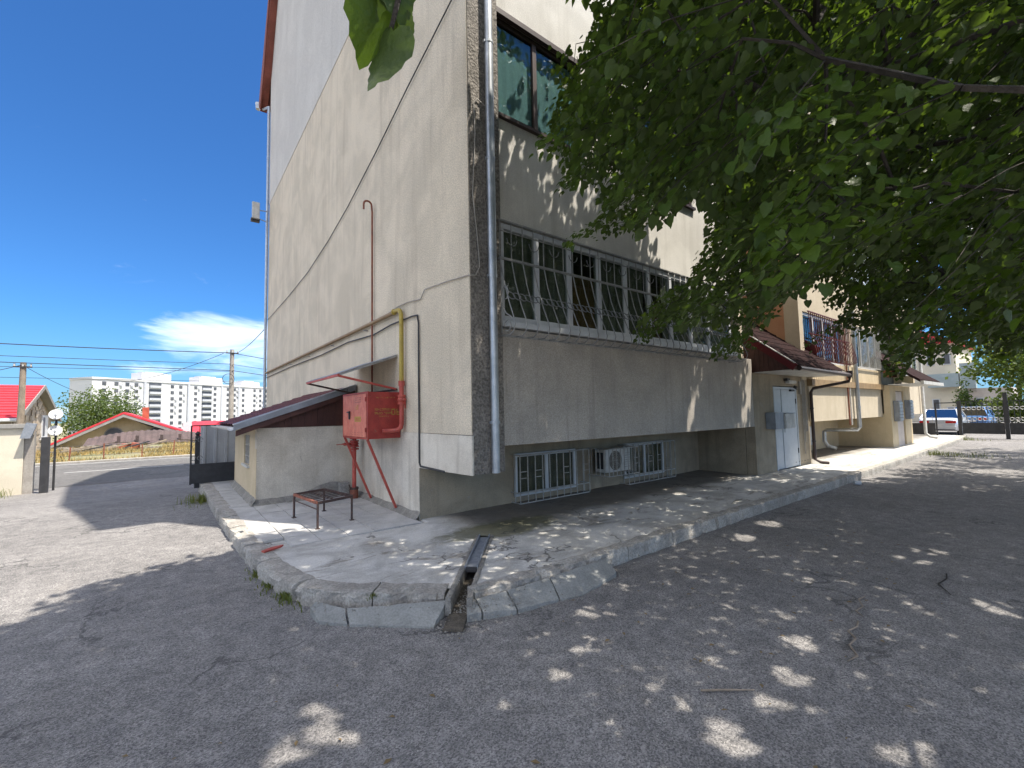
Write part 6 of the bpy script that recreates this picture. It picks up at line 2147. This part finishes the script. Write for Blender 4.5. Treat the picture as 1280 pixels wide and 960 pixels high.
45,50,119,256,-34,103,120,41,168,78,35,175,62,-24,155,133,-31,103,70,-10,86,20,21,155,118,3,173,184,43,135,79,-15,69,204,-36,108,144,-27,109,154,-21,181,60,6,92,73,28,175,153,56,157,240,-20,128,98,-26,90,104,-27,181,
46,-15,172,69,-17,81,255,-29,91,143,-39,131,64,-26,176,168,-37,170,209,31,88,138,27,180,123,-59,169,234,6,111,120,29,146,199,-23,102,186,-19,108,96,-34,137,92,64,158,73,25,168,53,36,153,246,2,105,71,-3,166,179,64,136,
71,-33,165,226,-37,139,14,31,78,36,61,142,75,41,127,134,55,116,188,-62,176,144,28,152,37,40,170,198,-24,113,22,27,138,176,12,162,50,-7,180,136,-57,177,218,-15,146,86,-7,116,148,6,161,218,40,110,40,8,102,174,-22,146,
161,-38,128,61,36,155,67,10,170,151,71,138,202,60,106,58,-7,72,34,22,118,167,59,131,53,18,94,164,53,151,42,37,129,53,-3,161,66,23,180,102,38,143,76,-12,148,139,-36,103,95,50,149,67,-33,174,178,-39,140,259,-36,110,
71,35,168,73,60,143,144,68,110,128,5,153,29,24,160,57,-7,169,173,24,159,219,-43,160,100,-4,135,72,29,168,199,-43,128,114,-24,79,14,48,97,208,-29,121,189,-13,114,44,-5,113,93,23,131,124,-53,154,251,1,107,54,44,160,
121,-3,183,254,-21,106,88,-39,114,172,71,119,202,15,145,25,5,164,143,47,147,16,42,92,206,52,123,158,75,107,234,33,110,188,29,115,58,12,116,47,10,131,67,-26,156,146,-26,107,28,30,120,71,5,173,21,30,150,69,-14,104,
98,34,165,34,53,159,232,-12,67,171,47,101,21,42,117,173,15,163,124,69,101,128,73,140,51,16,170,139,-24,92,84,-18,72,130,-31,123,20,60,120,59,3,161,200,-10,85,137,-43,158,59,29,152,92,-31,142,54,52,129,189,-53,156,
179,44,125,152,-6,98,221,-22,130,133,53,155,89,72,151,51,4,133,189,-15,74,189,12,158,235,29,114,234,-19,101,55,31,107,218,-31,108,19,52,118,217,-47,142,27,28,115,36,43,122,117,47,168,206,-42,151,35,45,164,93,-13,65,
70,-33,150,144,-9,80,16,60,115,16,50,121,120,4,125,105,-48,133,162,36,113,216,51,107,228,-46,134,90,-23,181,136,-35,106,245,-36,111,88,-42,138,51,-7,108,202,-1,124,133,-50,141,98,-55,176,191,-46,162,182,-5,172,37,18,91,
87,-37,126,250,-6,89,62,-15,165,125,-7,121,48,34,110,166,-11,137,36,76,126,66,-17,162,38,36,129,69,0,119,218,-20,73,240,-3,99,11,59,106,131,-6,85,35,35,94,129,-27,98,182,-39,165,85,-35,157,52,34,164,204,-57,163,
89,6,125,258,-34,105,34,36,126,148,-14,162,150,63,157,182,-39,162,112,-33,159,73,64,145,73,-15,175,115,6,120,234,1,129,46,36,119,148,7,160,41,21,110,61,49,121,30,18,143,66,8,97,33,41,128,38,38,99,128,-13,126,
222,-49,145,187,-19,61,156,-19,115,78,-24,79,86,61,155,19,41,142,238,-27,116,107,28,173,96,31,148,63,-13,139,92,-1,171,138,1,153,25,12,135,75,10,174,235,4,77,123,28,149,133,50,161,74,28,126,36,25,175,115,-15,132,
115,22,174,146,-42,140,36,28,97,64,-16,173,31,32,104,47,22,163,50,-7,150,246,-40,125,74,-15,75,51,14,122,160,39,105,64,11,181,42,60,151,207,-46,134,98,-29,148,71,-20,163,31,30,155,80,35,139,202,-15,73,37,15,155,
208,53,112,116,-38,144,116,6,179,129,-57,170,52,8,138,141,-41,127,37,44,159,40,40,138,60,55,159,41,40,138,78,69,158,76,-12,70,138,48,142,207,28,110,59,11,175,54,29,118,147,-20,152,237,0,131,56,12,153,170,16,143,
114,-52,171,103,54,167,128,-20,176,47,-5,123,106,-11,115,67,-1,159,47,10,98,29,40,157,40,49,123,106,-20,72,64,23,106,18,44,144,48,-9,164,53,31,153,132,-33,136,197,8,104,138,-29,166,138,76,147,203,-15,138,40,6,111,
73,-3,179,235,29,101,116,0,121,117,64,144,40,12,175,51,33,163,220,48,115,201,-4,84,28,63,140,186,33,126,32,41,156,78,54,149,43,50,142,161,-39,121,39,32,175,99,19,149,156,55,124,22,16,156,64,22,181,201,6,119,
48,37,166,49,60,154,155,-43,128,222,46,112,14,47,139,118,-22,71,24,15,92,80,37,138,38,5,120,17,47,140,64,21,167,230,22,115,44,59,127,50,65,135,41,4,124,60,68,149,21,46,115,193,19,73,63,0,177,33,15,102,
5,68,106,29,67,151,167,-24,126,19,17,124,86,32,173,218,20,130,53,5,126,37,15,105,58,31,107,206,53,117,29,20,149,148,-28,83,42,8,118,190,7,82,35,74,137,11,62,115,53,35,133,35,2,126,162,-6,78,54,77,137,
37,11,181,229,23,107,39,43,144,176,-25,168,152,-54,182,192,-4,158,173,-31,138,33,26,94,199,-39,165,59,31,113,226,19,78,138,59,131,111,-23,104,52,48,166,178,-47,176,19,34,139,66,46,147,29,74,132,122,-49,147,108,25,177,
168,75,100,16,36,135,118,3,162,28,46,162,155,22,167,53,-9,118,186,40,109,131,-23,89,175,-6,149,48,12,109,202,17,103,177,-4,162,171,-13,182,58,49,149,151,63,87,43,-1,174,135,-25,118,44,30,120,248,-3,95,48,65,152,
55,60,160,86,-1,157,25,20,143,130,-16,104,66,-28,147,28,58,139,62,49,163,171,33,62,68,27,154,71,67,148,239,-27,89,92,74,156,149,-28,178,231,9,110,92,0,141,94,44,163,139,57,69,167,-5,181,102,66,159,139,65,158,
129,-5,173,71,26,163,37,15,120,59,-26,166,108,61,149,59,12,127,202,48,140,100,-10,170,44,-1,174,75,-15,70,168,-11,101,20,14,140,61,29,123,241,-34,106,183,40,113,86,55,159,76,-27,131,24,23,125,47,40,168,102,28,137,
40,25,166,103,69,152,55,67,155,42,61,143,147,62,76,159,-4,74,51,76,140,30,8,161,40,48,167,122,37,176,45,3,120,60,48,162,243,-36,114,70,13,108,92,59,153,132,23,175,116,69,143,61,-25,146,31,41,146,157,0,155,
52,65,137,171,64,108,143,33,155,32,52,135,32,-4,154,35,68,121,44,30,167,91,-31,142,18,50,143,149,73,66,84,-40,135,24,71,129,27,59,126,12,34,127,134,68,112,58,-1,115,118,18,182,29,14,138,17,23,142,196,54,131,
24,35,169,48,58,138,49,67,129,62,-31,170,55,57,144,56,-11,151,228,4,114,96,-38,155,200,-39,155,65,50,169,15,23,111,67,30,158,236,28,104,62,53,148,170,-32,158,111,70,156,34,17,123,36,0,136,225,40,117,7,35,77,
46,37,167,16,56,134,96,36,161,117,-2,125,29,69,145,172,-45,136,15,54,144,257,-24,98,38,18,98,86,-29,108,238,23,107,176,58,127,131,-21,83,95,-35,152,27,31,123,42,-3,179,159,2,152,216,50,115,53,71,151,146,68,141,
32,-1,157,30,0,156,211,-13,162,126,35,158,157,-19,114,152,-54,173,169,75,99,46,31,171,62,9,140,60,34,131,55,-5,134,161,64,130,32,8,104,6,47,90,71,3,174,258,-33,104,77,62,157,194,68,106,107,-12,86,232,35,95,
166,-18,110,7,54,126,36,80,128,259,-21,110,72,5,172,200,39,70,45,-10,153,69,38,175,70,-17,169,59,67,134,99,40,176,196,65,118,38,75,134,37,12,126,150,23,162,38,11,135,56,-11,120,226,-16,74,178,-57,161,258,-33,104,
67,73,150,29,17,78,67,60,149,80,-13,90,173,-24,132,33,66,145,11,43,121,58,-20,139,106,-12,147,166,56,150,195,50,132,111,75,151,39,11,105,73,-2,177,66,43,153,36,-6,167,201,40,69,124,-35,101,56,7,171,36,15,87,
83,-38,153,219,45,123,12,30,123,49,67,155,43,76,140,174,3,154,63,65,161,66,51,148,172,-44,180,164,-12,179,60,54,129,113,-22,179,48,65,150,61,64,134,69,57,163,68,-23,106,49,-6,161,130,-22,79,116,-62,171,64,57,145,
86,65,153,128,-22,78,155,-17,156,24,10,172,194,66,107,53,76,150,127,8,128,72,41,173,39,3,118,177,-33,149,207,0,131,13,43,140,56,-11,179,159,-27,88,72,14,179,165,-12,102,26,9,129,53,74,146,113,-21,109,58,25,179,
48,-13,165,179,49,113,109,0,136,85,69,161,157,-49,145,137,-28,107,34,61,158,177,50,116,67,-21,104,149,21,169,62,68,139,163,13,156,72,-15,106,126,12,178,165,-29,145,37,-1,115,126,-10,65,42,3,123,24,61,154,24,18,104,
130,-21,82,10,40,125,156,-14,101,131,68,110,97,-29,140,140,-23,138,7,50,123,153,-7,131,163,-36,105,160,-10,183,92,-42,143,49,68,157,47,4,131,200,-38,172,165,-9,175,40,7,115,50,54,163,55,-10,173,213,51,119,148,67,115,
55,34,142,226,41,102,176,56,102,68,73,155,99,-51,143,138,-20,67,26,8,122,197,-37,162,68,-7,82,94,69,160,168,67,74,164,-8,90,62,71,146,51,49,158,24,10,118,70,49,167,102,-53,179,159,-6,79,27,73,135,175,-37,161,
36,21,84,138,-35,119,165,-29,140,164,-15,103,193,-32,147,182,-2,166,24,64,141,180,-3,167,77,-10,88,186,-13,105,66,-35,175,4,56,107,46,68,149,179,-31,149,167,-10,183,184,-40,174,147,27,173,4,59,104,144,72,137,157,69,106,
179,37,186,113,71,180,199,58,124,164,73,85,90,60,169,206,52,157,132,43,168,228,43,170,171,59,139,174,57,124,159,69,120,148,71,131,128,68,127,139,68,168,166,72,104,131,60,150,105,43,168,216,47,159,185,39,185,159,65,135,
165,73,114,206,67,123,210,44,188,134,64,113,208,67,112,143,50,164,191,73,108,113,66,147,210,42,173,214,45,158,209,60,122,144,41,166,156,65,112,171,56,154,148,50,190,84,60,183,167,49,150,157,67,115,221,37,181,163,51,137,
135,45,182,184,52,163,217,39,189,101,49,150,160,55,183,217,47,161,227,39,187,190,72,107,152,76,85,102,75,145,215,69,112,134,52,157,218,62,135,114,67,145,161,64,129,109,49,173,159,59,126,147,52,189,189,39,181,132,63,171,
171,57,153,135,71,171,205,61,124,124,54,168,183,33,187,160,68,99,160,66,114,213,49,150,210,58,133,113,47,156,161,62,125,132,68,119,212,66,113,168,66,133,155,71,109,168,52,143,91,58,157,92,74,172,164,63,107,147,62,146,
157,68,115,93,68,155,212,41,182,160,64,121,170,71,99,100,60,175,178,50,162,140,65,151,170,72,111,91,72,160,179,36,181,208,60,145,107,49,166,208,66,128,86,61,173,117,66,161,126,43,171,228,38,188,150,56,148,205,50,141,
102,37,186,169,44,170,166,62,120,178,41,171,155,44,184,134,59,131,112,66,143,124,64,139,128,45,179,106,70,182,185,51,160,135,54,190,201,66,127,184,35,184,141,61,128,127,62,165,140,48,166,134,51,158,156,64,113,140,63,189,
170,65,106,177,44,163,169,60,127,200,66,117,167,73,87,169,67,131,139,72,126,210,53,142,213,56,151,138,53,185,179,47,171,128,75,131,122,71,139,125,45,161,131,61,184,103,40,180,215,61,119,127,73,148,208,57,149,173,47,166,
100,36,185,128,72,183,126,69,132,166,54,155,155,48,169,213,72,112,112,49,157,139,47,188,153,69,104]).reshape(-1, 3)/20.0
NVIEW = 900                      # the first ones are the fine leaved boughs in front of the facade
TR = (4.6, -3.6)


def spray(i, c, trunk, wide=False, n=None):
    """leaf frames of spray i round centre c: positions, along-axis, normal, size"""
    r = np.random.RandomState(1000 + int(i))
    n = n or (48 if wide else 64)
    k = 1.7 if wide else .95
    out = np.array([c[0]-trunk[0], c[1]-trunk[1], 0.0]); out /= max(np.linalg.norm(out), .3)
    a = r.normal(0, .55); ca, sa = np.cos(a), np.sin(a)
    d = np.array([out[0]*ca-out[1]*sa, out[0]*sa+out[1]*ca, -.30 + r.normal(0, .25)]); d /= np.linalg.norm(d)
    L = (.55 + .35*r.rand())*(1.25 if wide else 1.0)
    side = np.cross(d, [0, 0, 1.]); side /= np.linalg.norm(side); up = np.cross(side, d)
    t = (np.arange(n)+.5)/n
    base = np.array(c)[None] + np.outer(t-.5, d)*L + np.outer(-.18*(t*t-.33), [0, 0, 1.])
    s = np.where(np.arange(n) % 2 == 0, 1., -1.)
    spread = (.03 + .23*r.rand(n))*(1.15-.75*t)*k
    pos = base + side[None]*(s*spread)[:, None] + up[None]*r.normal(0, .05*k, n)[:, None]
    ax = d[None]*(.45+.4*r.rand(n))[:, None] + side[None]*(s*(.8-.4*t))[:, None] + np.outer(np.full(n, -1.)*(.1+.6*r.rand(n)), [0, 0, 1.]) + r.normal(0, .28, (n, 3))
    ax /= np.linalg.norm(ax, axis=1)[:, None]
    nm = up[None]*.8 + np.array([0, 0, .6])[None] + r.normal(0, .42, (n, 3))
    nm -= ax*(nm*ax).sum(1)[:, None]; nm /= np.linalg.norm(nm, axis=1)[:, None]
    size = (.095 + .05*r.rand(n)) if wide else (.038 + .048*r.rand(n))
    return pos, ax, nm, size, base



def leaf_template(fine):
    """heart shaped linden leaf, unit length along +x, folded along the midrib"""
    if not fine:
        o = [(0, 0), (-.07, .27), (.22, .47), (.62, .33), (1, 0)]
        v = [(0, 0, 0), (.5, 0, -.03), (1, 0, -.10)]
        for s in (1, -1):
            v += [(-.07, .27*s, .07), (.22, .47*s, .10), (.62, .33*s, .04)]
        f = [(0, 1, 4, 3), (1, 2, 5, 4), (1, 0, 6, 7), (2, 1, 7, 8)]
        return np.array(v), f
    v = [(0, 0, 0), (.25, 0, -.005), (.5, 0, -.03), (.75, 0, -.06), (1.03, 0, -.12)]
    rim = [(-.09, .12), (-.11, .27), (.0, .40), (.10, .46), (.20, .475), (.33, .47), (.45, .43), (.56, .40), (.66, .32), (.77, .25), (.87, .13), (.93, .08)]
    f = []
    for s in (1, -1):
        b = len(v)
        for i, (x, y) in enumerate(rim):
            j = .012 if i % 2 else -.012
            v.append((x+j*.5, (y+j)*s, .13*y*1.6-.11*max(0, x)**2+.02*math.sin(i*1.7)))
        mid = [0, 0, 0, 1, 1, 1, 2, 2, 3, 3, 4, 4]
        for i in range(11):
            q = [mid[i], mid[i+1], b+i+1, b+i] if mid[i] != mid[i+1] else [mid[i], b+i+1, b+i]
            f.append(tuple(q if s > 0 else q[::-1]))
        f.append((0, b, 0)) if False else None
    f = [x for x in f if x]
    return np.array(v), f


def leaf_mesh(pos, ax, nm, size, org, name, mat):
    T, F = leaf_template(False)
    sd = np.cross(nm, ax)
    k, n = len(pos), len(T)
    rs = np.random.RandomState(3)
    wid = (.85+.3*rs.rand(k))[:, None, None]
    curl = (.4+1.5*rs.rand(k))[:, None, None]
    V = pos[:, None] + size[:, None, None]*(ax[:, None]*T[None, :, :1] + sd[:, None]*T[None, :, 1:2]*wid + nm[:, None]*T[None, :, 2:]*curl)
    V = V.reshape(-1, 3)-np.array(org)
    Fq = (np.array(F)[None]+(np.arange(k)*n)[:, None, None]).reshape(-1)
    me = bpy.data.meshes.new(name)
    me.vertices.add(len(V))
    me.vertices.foreach_set('co', V.astype(np.float32).ravel())
    me.loops.add(len(Fq))
    me.loops.foreach_set('vertex_index', Fq.astype(np.int32))
    q = len(Fq)//4
    me.polygons.add(q)
    me.polygons.foreach_set('loop_start', (np.arange(q)*4).astype(np.int32))
    me.polygons.foreach_set('loop_total', np.full(q, 4, np.int32))
    me.update(calc_edges=True)
    me.materials.append(MAT[mat])
    return me


def grow(base, hubs, targets, step=.45):
    """join every twig base to the nearest wood already grown; radii by what each limb carries"""
    nodes = [np.array(base, float)]
    par = [-1]

    def chain(a, p):
        a0 = nodes[a]
        L = np.linalg.norm(p-a0)
        k = max(1, int(L/step))
        for i in range(1, k+1):
            t = i/k
            q = a0+(p-a0)*t
            q[2] += .10*L*math.sin(math.pi*t)*.6
            par.append(a)
            nodes.append(q)
            a = len(nodes)-1
        return a
    ends = []
    a = 0
    for h in hubs[0]:
        a = chain(a, np.array(h, float))
    tops = [a]
    for h in hubs[1]:
        arr = np.array(nodes)
        i = int(np.argmin(np.linalg.norm(arr-np.array(h), axis=1)+.8*np.maximum(0, arr[:, 2]-h[2])))
        chain(i, np.array(h, float))
    order = np.argsort(np.linalg.norm(targets-np.array(hubs[0][-1]), axis=1))
    buf = np.zeros((len(nodes)+len(targets)*6, 3))
    cnt = len(nodes)
    buf[:cnt] = np.array(nodes)
    for j in order:
        p = targets[j]
        d = np.linalg.norm(buf[:cnt]-p, axis=1)
        d[:3] += 3
        i = int(np.argmin(d+.25*np.maximum(0, buf[:cnt, 2]-p[2])))
        e = chain(i, np.array(p))
        while cnt < len(nodes):
            if cnt >= len(buf):
                buf = np.vstack([buf, np.zeros((4000, 3))])
            buf[cnt] = nodes[cnt]
            cnt += 1
        ends.append(e)
    w = np.zeros(len(nodes))
    w[ends] = 1
    for i in range(len(nodes)-1, 0, -1):
        w[par[i]] += w[i]
    return np.array(nodes), np.array(par), w


def wood(nodes, par, w, c, org_parent, rmin, names, k=.0034, pw=.52):
    r = k*np.maximum(w, 1)**pw
    mbs = {}
    key = [None]*len(nodes)
    for i in range(1, len(nodes)):
        a, b = nodes[par[i]], nodes[i]
        ra, rb = min(r[par[i]], r[i]*1.5), r[i]
        if r[i] < rmin:
            continue
        g = 0 if r[i] > .11 else 1 if r[i] > .022 else 2
        if g == 1:
            pk = key[par[i]]
            key[i] = pk if pk and pk[0] == 1 else (1, i)
        else:
            key[i] = (g, 0)
        mbs.setdefault(key[i], MB()).tube([a, b], [ra, rb], 9 if g == 0 else 6 if g == 1 else 4)
    for k_, m_ in mbs.items():
        o_ = m_.build(names[k_[0]], 'bark', org_parent, smooth=True, fix=False)
        if k_[0] == 2:
            tag(o_, kind='stuff')


linden = thing('linden_tree', 'big dark linden whose leafy boughs overhang the yard and fill the upper right', 'tree', (TR[0], TR[1], -.15))
AP, AA, AN, AS, AB = [], [], [], [], []
for i, c in enumerate(CEN):
    p_, a_, n_, s_, b_ = spray(i, c, TR, i >= NVIEW)
    AP.append(p_)
    AA.append(a_)
    AN.append(n_)
    AS.append(s_)
    AB.append((b_[0], b_[len(b_)//2], b_[-1]))
AP, AA, AN, AS = (np.concatenate(x) for x in (AP, AA, AN, AS))
# gaps in the crown: shafts along the sun's direction that stay free of leaves (ground x, y, radius)
GAPS = [(2.36, 1.29, 0.15), (2.33, 1.17, 0.12), (3.17, 1.26, 0.13), (2.79, 1.22, 0.11), (3.64, 1.38, 0.14), (6.99, 1.25, 0.21), (8.04, 1.30, 0.16), (5.50, 0.54, 0.20), (7.02, 2.98, 0.20), (6.01, 2.93, 0.20), (2.87, 0.66, 0.13), (7.43, 4.76, 0.16), (3.03, 0.63, 0.12), (0.71, 2.84, 0.12), (0.57, 2.58, 0.16), (0.77, 2.51, 0.12), (2.86, 2.71, 0.12), (2.96, 2.53, 0.09), (2.04, 2.20, 0.08), (2.33, 2.33, 0.08), (2.42, 1.53, 0.09), (2.91, 1.08, 0.09), (6.51, 1.30, 0.18), (5.57, 0.61, 0.15), (7.70, 5.37, 0.15), (8.71, 2.48, 0.20), (0.74, 2.69, 0.13)]
_h = AP[:, 2]+.15
_gx, _gy = AP[:, 0]-.235*_h, AP[:, 1]+.375*_h
_keep = np.ones(len(AP), bool)
for x_, y_, r_ in GAPS:
    _keep &= (_gx-x_)**2+(_gy-y_)**2 > r_*r_
AP, AA, AN, AS = AP[_keep], AA[_keep], AN[_keep], AS[_keep]
starts = np.array([b[0] for b in AB])
nodes, par, w = grow((TR[0], TR[1], -.3), ([(4.62, -3.55, 1.5), (4.6, -3.5, 3.0), (4.7, -3.3, 4.6), (4.8, -3.1, 6.5)],
                     [(2.2, -1.6, 4.8), (6.8, -1.2, 4.4), (3.2, .8, 5.2), (5.4, 1.6, 4.6), (8.4, 1.2, 4.2), (1.0, -3.4, 5.0), (9.0, -3.4, 5.0), (5.0, -6.0, 5.2), (2.4, 1.9, 6.4), (7.0, 2.6, 4.8)]), starts)
wood(nodes, par, w, None, linden, .0036, ('trunk', 'limb', 'branch'))
tm = MB()
for b in AB:
    tm.tube([b[0], b[1], b[2]], [.0042, .003, .0016], 3)
tag(tm.build('twig', 'bark', linden, fix=False), kind='stuff')
# the three hundred nearest leaves in view are pieces of their own
ROTM = np.array([list(_r2), list(_u2), list(_f)])
rel = (AP-np.array([0, 0, 1.55]))@ROTM.T
dist = np.linalg.norm(rel, axis=1)
zc = np.maximum(rel[:, 2], .01)
inv = (rel[:, 2] > .2) & (np.abs(rel[:, 0]/zc) < 1.1) & (np.abs(rel[:, 1]/zc) < .82)
score = np.where(inv, AS/dist, -1)
near = np.argsort(-score)[:288]
mask = np.ones(len(AP), bool)
mask[near] = False
o = bpy.data.objects.new('foliage', leaf_mesh(AP[mask], AA[mask], AN[mask], AS[mask], ROOT[linden], 'foliage', 'leaf'))
o.parent = linden
COL.objects.link(o)
tag(o, kind='stuff')
fine = []
TV, TF = leaf_template(True)
for v in range(4):
    me = bpy.data.meshes.new('leaf')
    rr = np.random.RandomState(v)
    V = TV.copy()
    V[:, 2] *= .6+.5*v*.5
    V[:, 1] *= .9+.08*v
    V[:, 2] += .05*np.sin(V[:, 0]*3+v)
    me.from_pydata(V.tolist(), [], TF)
    me.materials.append(MAT['leaf'])
    for p in me.polygons:
        p.use_smooth = True
    fine.append(me)


def leaf_obj(parent, p, ax, nm, s, me=None):
    ax = Vector(ax).normalized()
    nm = Vector(nm)
    nm = (nm-ax*nm.dot(ax)).normalized()
    sd = nm.cross(ax)
    mt = Matrix((ax, sd, nm)).transposed()
    return inst('leaf', me or random.choice(fine), parent, p, mt.to_euler(), (s, s, s))


for i in near:
    leaf_obj(linden, AP[i], AA[i], AN[i], float(AS[i]))
# a low twig hanging close in front of the gable
TW = [(0.38, 0.713, 2.569), (0.323, 0.695, 2.367), (0.307, 0.703, 2.296), (0.301, 0.725, 2.247)]
MB().tube([(2.4, 1.9, 6.2), (1.3, 1.7, 4.6), (.95, 1.62, 3.7)]+TW, [.012, .010, .008, .007, .006, .005, .004], 7).build('twig', 'bark', linden, smooth=True)
for p, ax, nm, s in (((0.296, 0.712, 2.233), (-0.131, 0.368, -0.933), (1.196, 0.31, 0.399), 0.112), ((0.278, 0.722, 2.318), (-0.077, 0.328, -0.953), (0.255, -1.477, 0.162), 0.138), ((0.313, 0.724, 2.273), (0.565, -0.179, -0.819), (0.996, 0.459, 0.454), 0.05), ((0.29, 0.707, 2.341), (0.32, 0.023, -0.959), (-0.209, -1.082, -0.275), 0.09), ((0.261, 0.723, 2.337), (-0.023, 0.288, -0.969), (-0.382, -0.998, 0.328), 0.1)):
    leaf_obj(linden, p, ax, nm, s, fine[1])
# ---- further trees along the right side of the yard


def yard_tree(label, base, lean, crown, rad, nspray, seed, fn):
    r = np.random.RandomState(seed)
    t = thing('linden_tree', label, 'tree', base, 'lindens along the right side of the yard')
    u = r.normal(size=(nspray*4, 3))
    u /= np.linalg.norm(u, axis=1)[:, None]
    c = u*(r.rand(len(u))**(1/2.4))[:, None]*np.array(rad)+np.array(crown)
    c = c[fn(c)][:nspray]
    P, A, Nn, Sz, B = [], [], [], [], []
    for i, q in enumerate(c):
        p_, a_, n_, s_, b_ = spray(20000+seed*1000+i, q, base, False, 40)
        P.append(p_)
        A.append(a_)
        Nn.append(n_)
        Sz.append(s_*1.6)
        B.append(b_[0])
    P, A, Nn, Sz = (np.concatenate(x) for x in (P, A, Nn, Sz))
    b = np.array(base)
    cr = np.array(crown)
    nd, pr2, w2 = grow((b[0], b[1], b[2]-.2), ([tuple(b*(1-k)+cr*k) for k in (.25, .5, .8)], [tuple(cr+np.array(rad)*np.array(h)*.5) for h in ((1, 0, 0), (-1, .2, 0), (0, 1, -.1), (0, -1, 0), (.5, .5, .8))]), np.array(B), .6)
    wood(nd, pr2, w2, None, t, .006, ('trunk', 'limb', 'branch'), .0065)
    o = bpy.data.objects.new('foliage', leaf_mesh(P, A, Nn, Sz, ROOT[t], 'foliage', 'leaf_far'))
    o.parent = t
    COL.objects.link(o)
    tag(o, kind='stuff')


def clear_sun(c):
    """keep boughs off the pavement and out of the light that reaches it"""
    gy = c[:, 1]+.375*(c[:, 2]+.15)
    gx = c[:, 0]-.235*(c[:, 2]+.15)
    lit = (c[:, 1] < 3.3) & ((gy < 3.0) | (gx < 12.7))
    return lit & (c[:, 2] > 2.6)


yard_tree('second linden along the right side, beyond the near one', (13.5, -4.6, -.15), None, (13.0, -1.2, 5.9), (4.6, 5.0, 3.6), 1150, 1, clear_sun)
yard_tree('third linden along the right side, towards the black far gate', (22.5, -4.8, -.15), None, (22, -2.0, 6.0), (4.8, 4.8, 3.6), 520, 2, clear_sun)
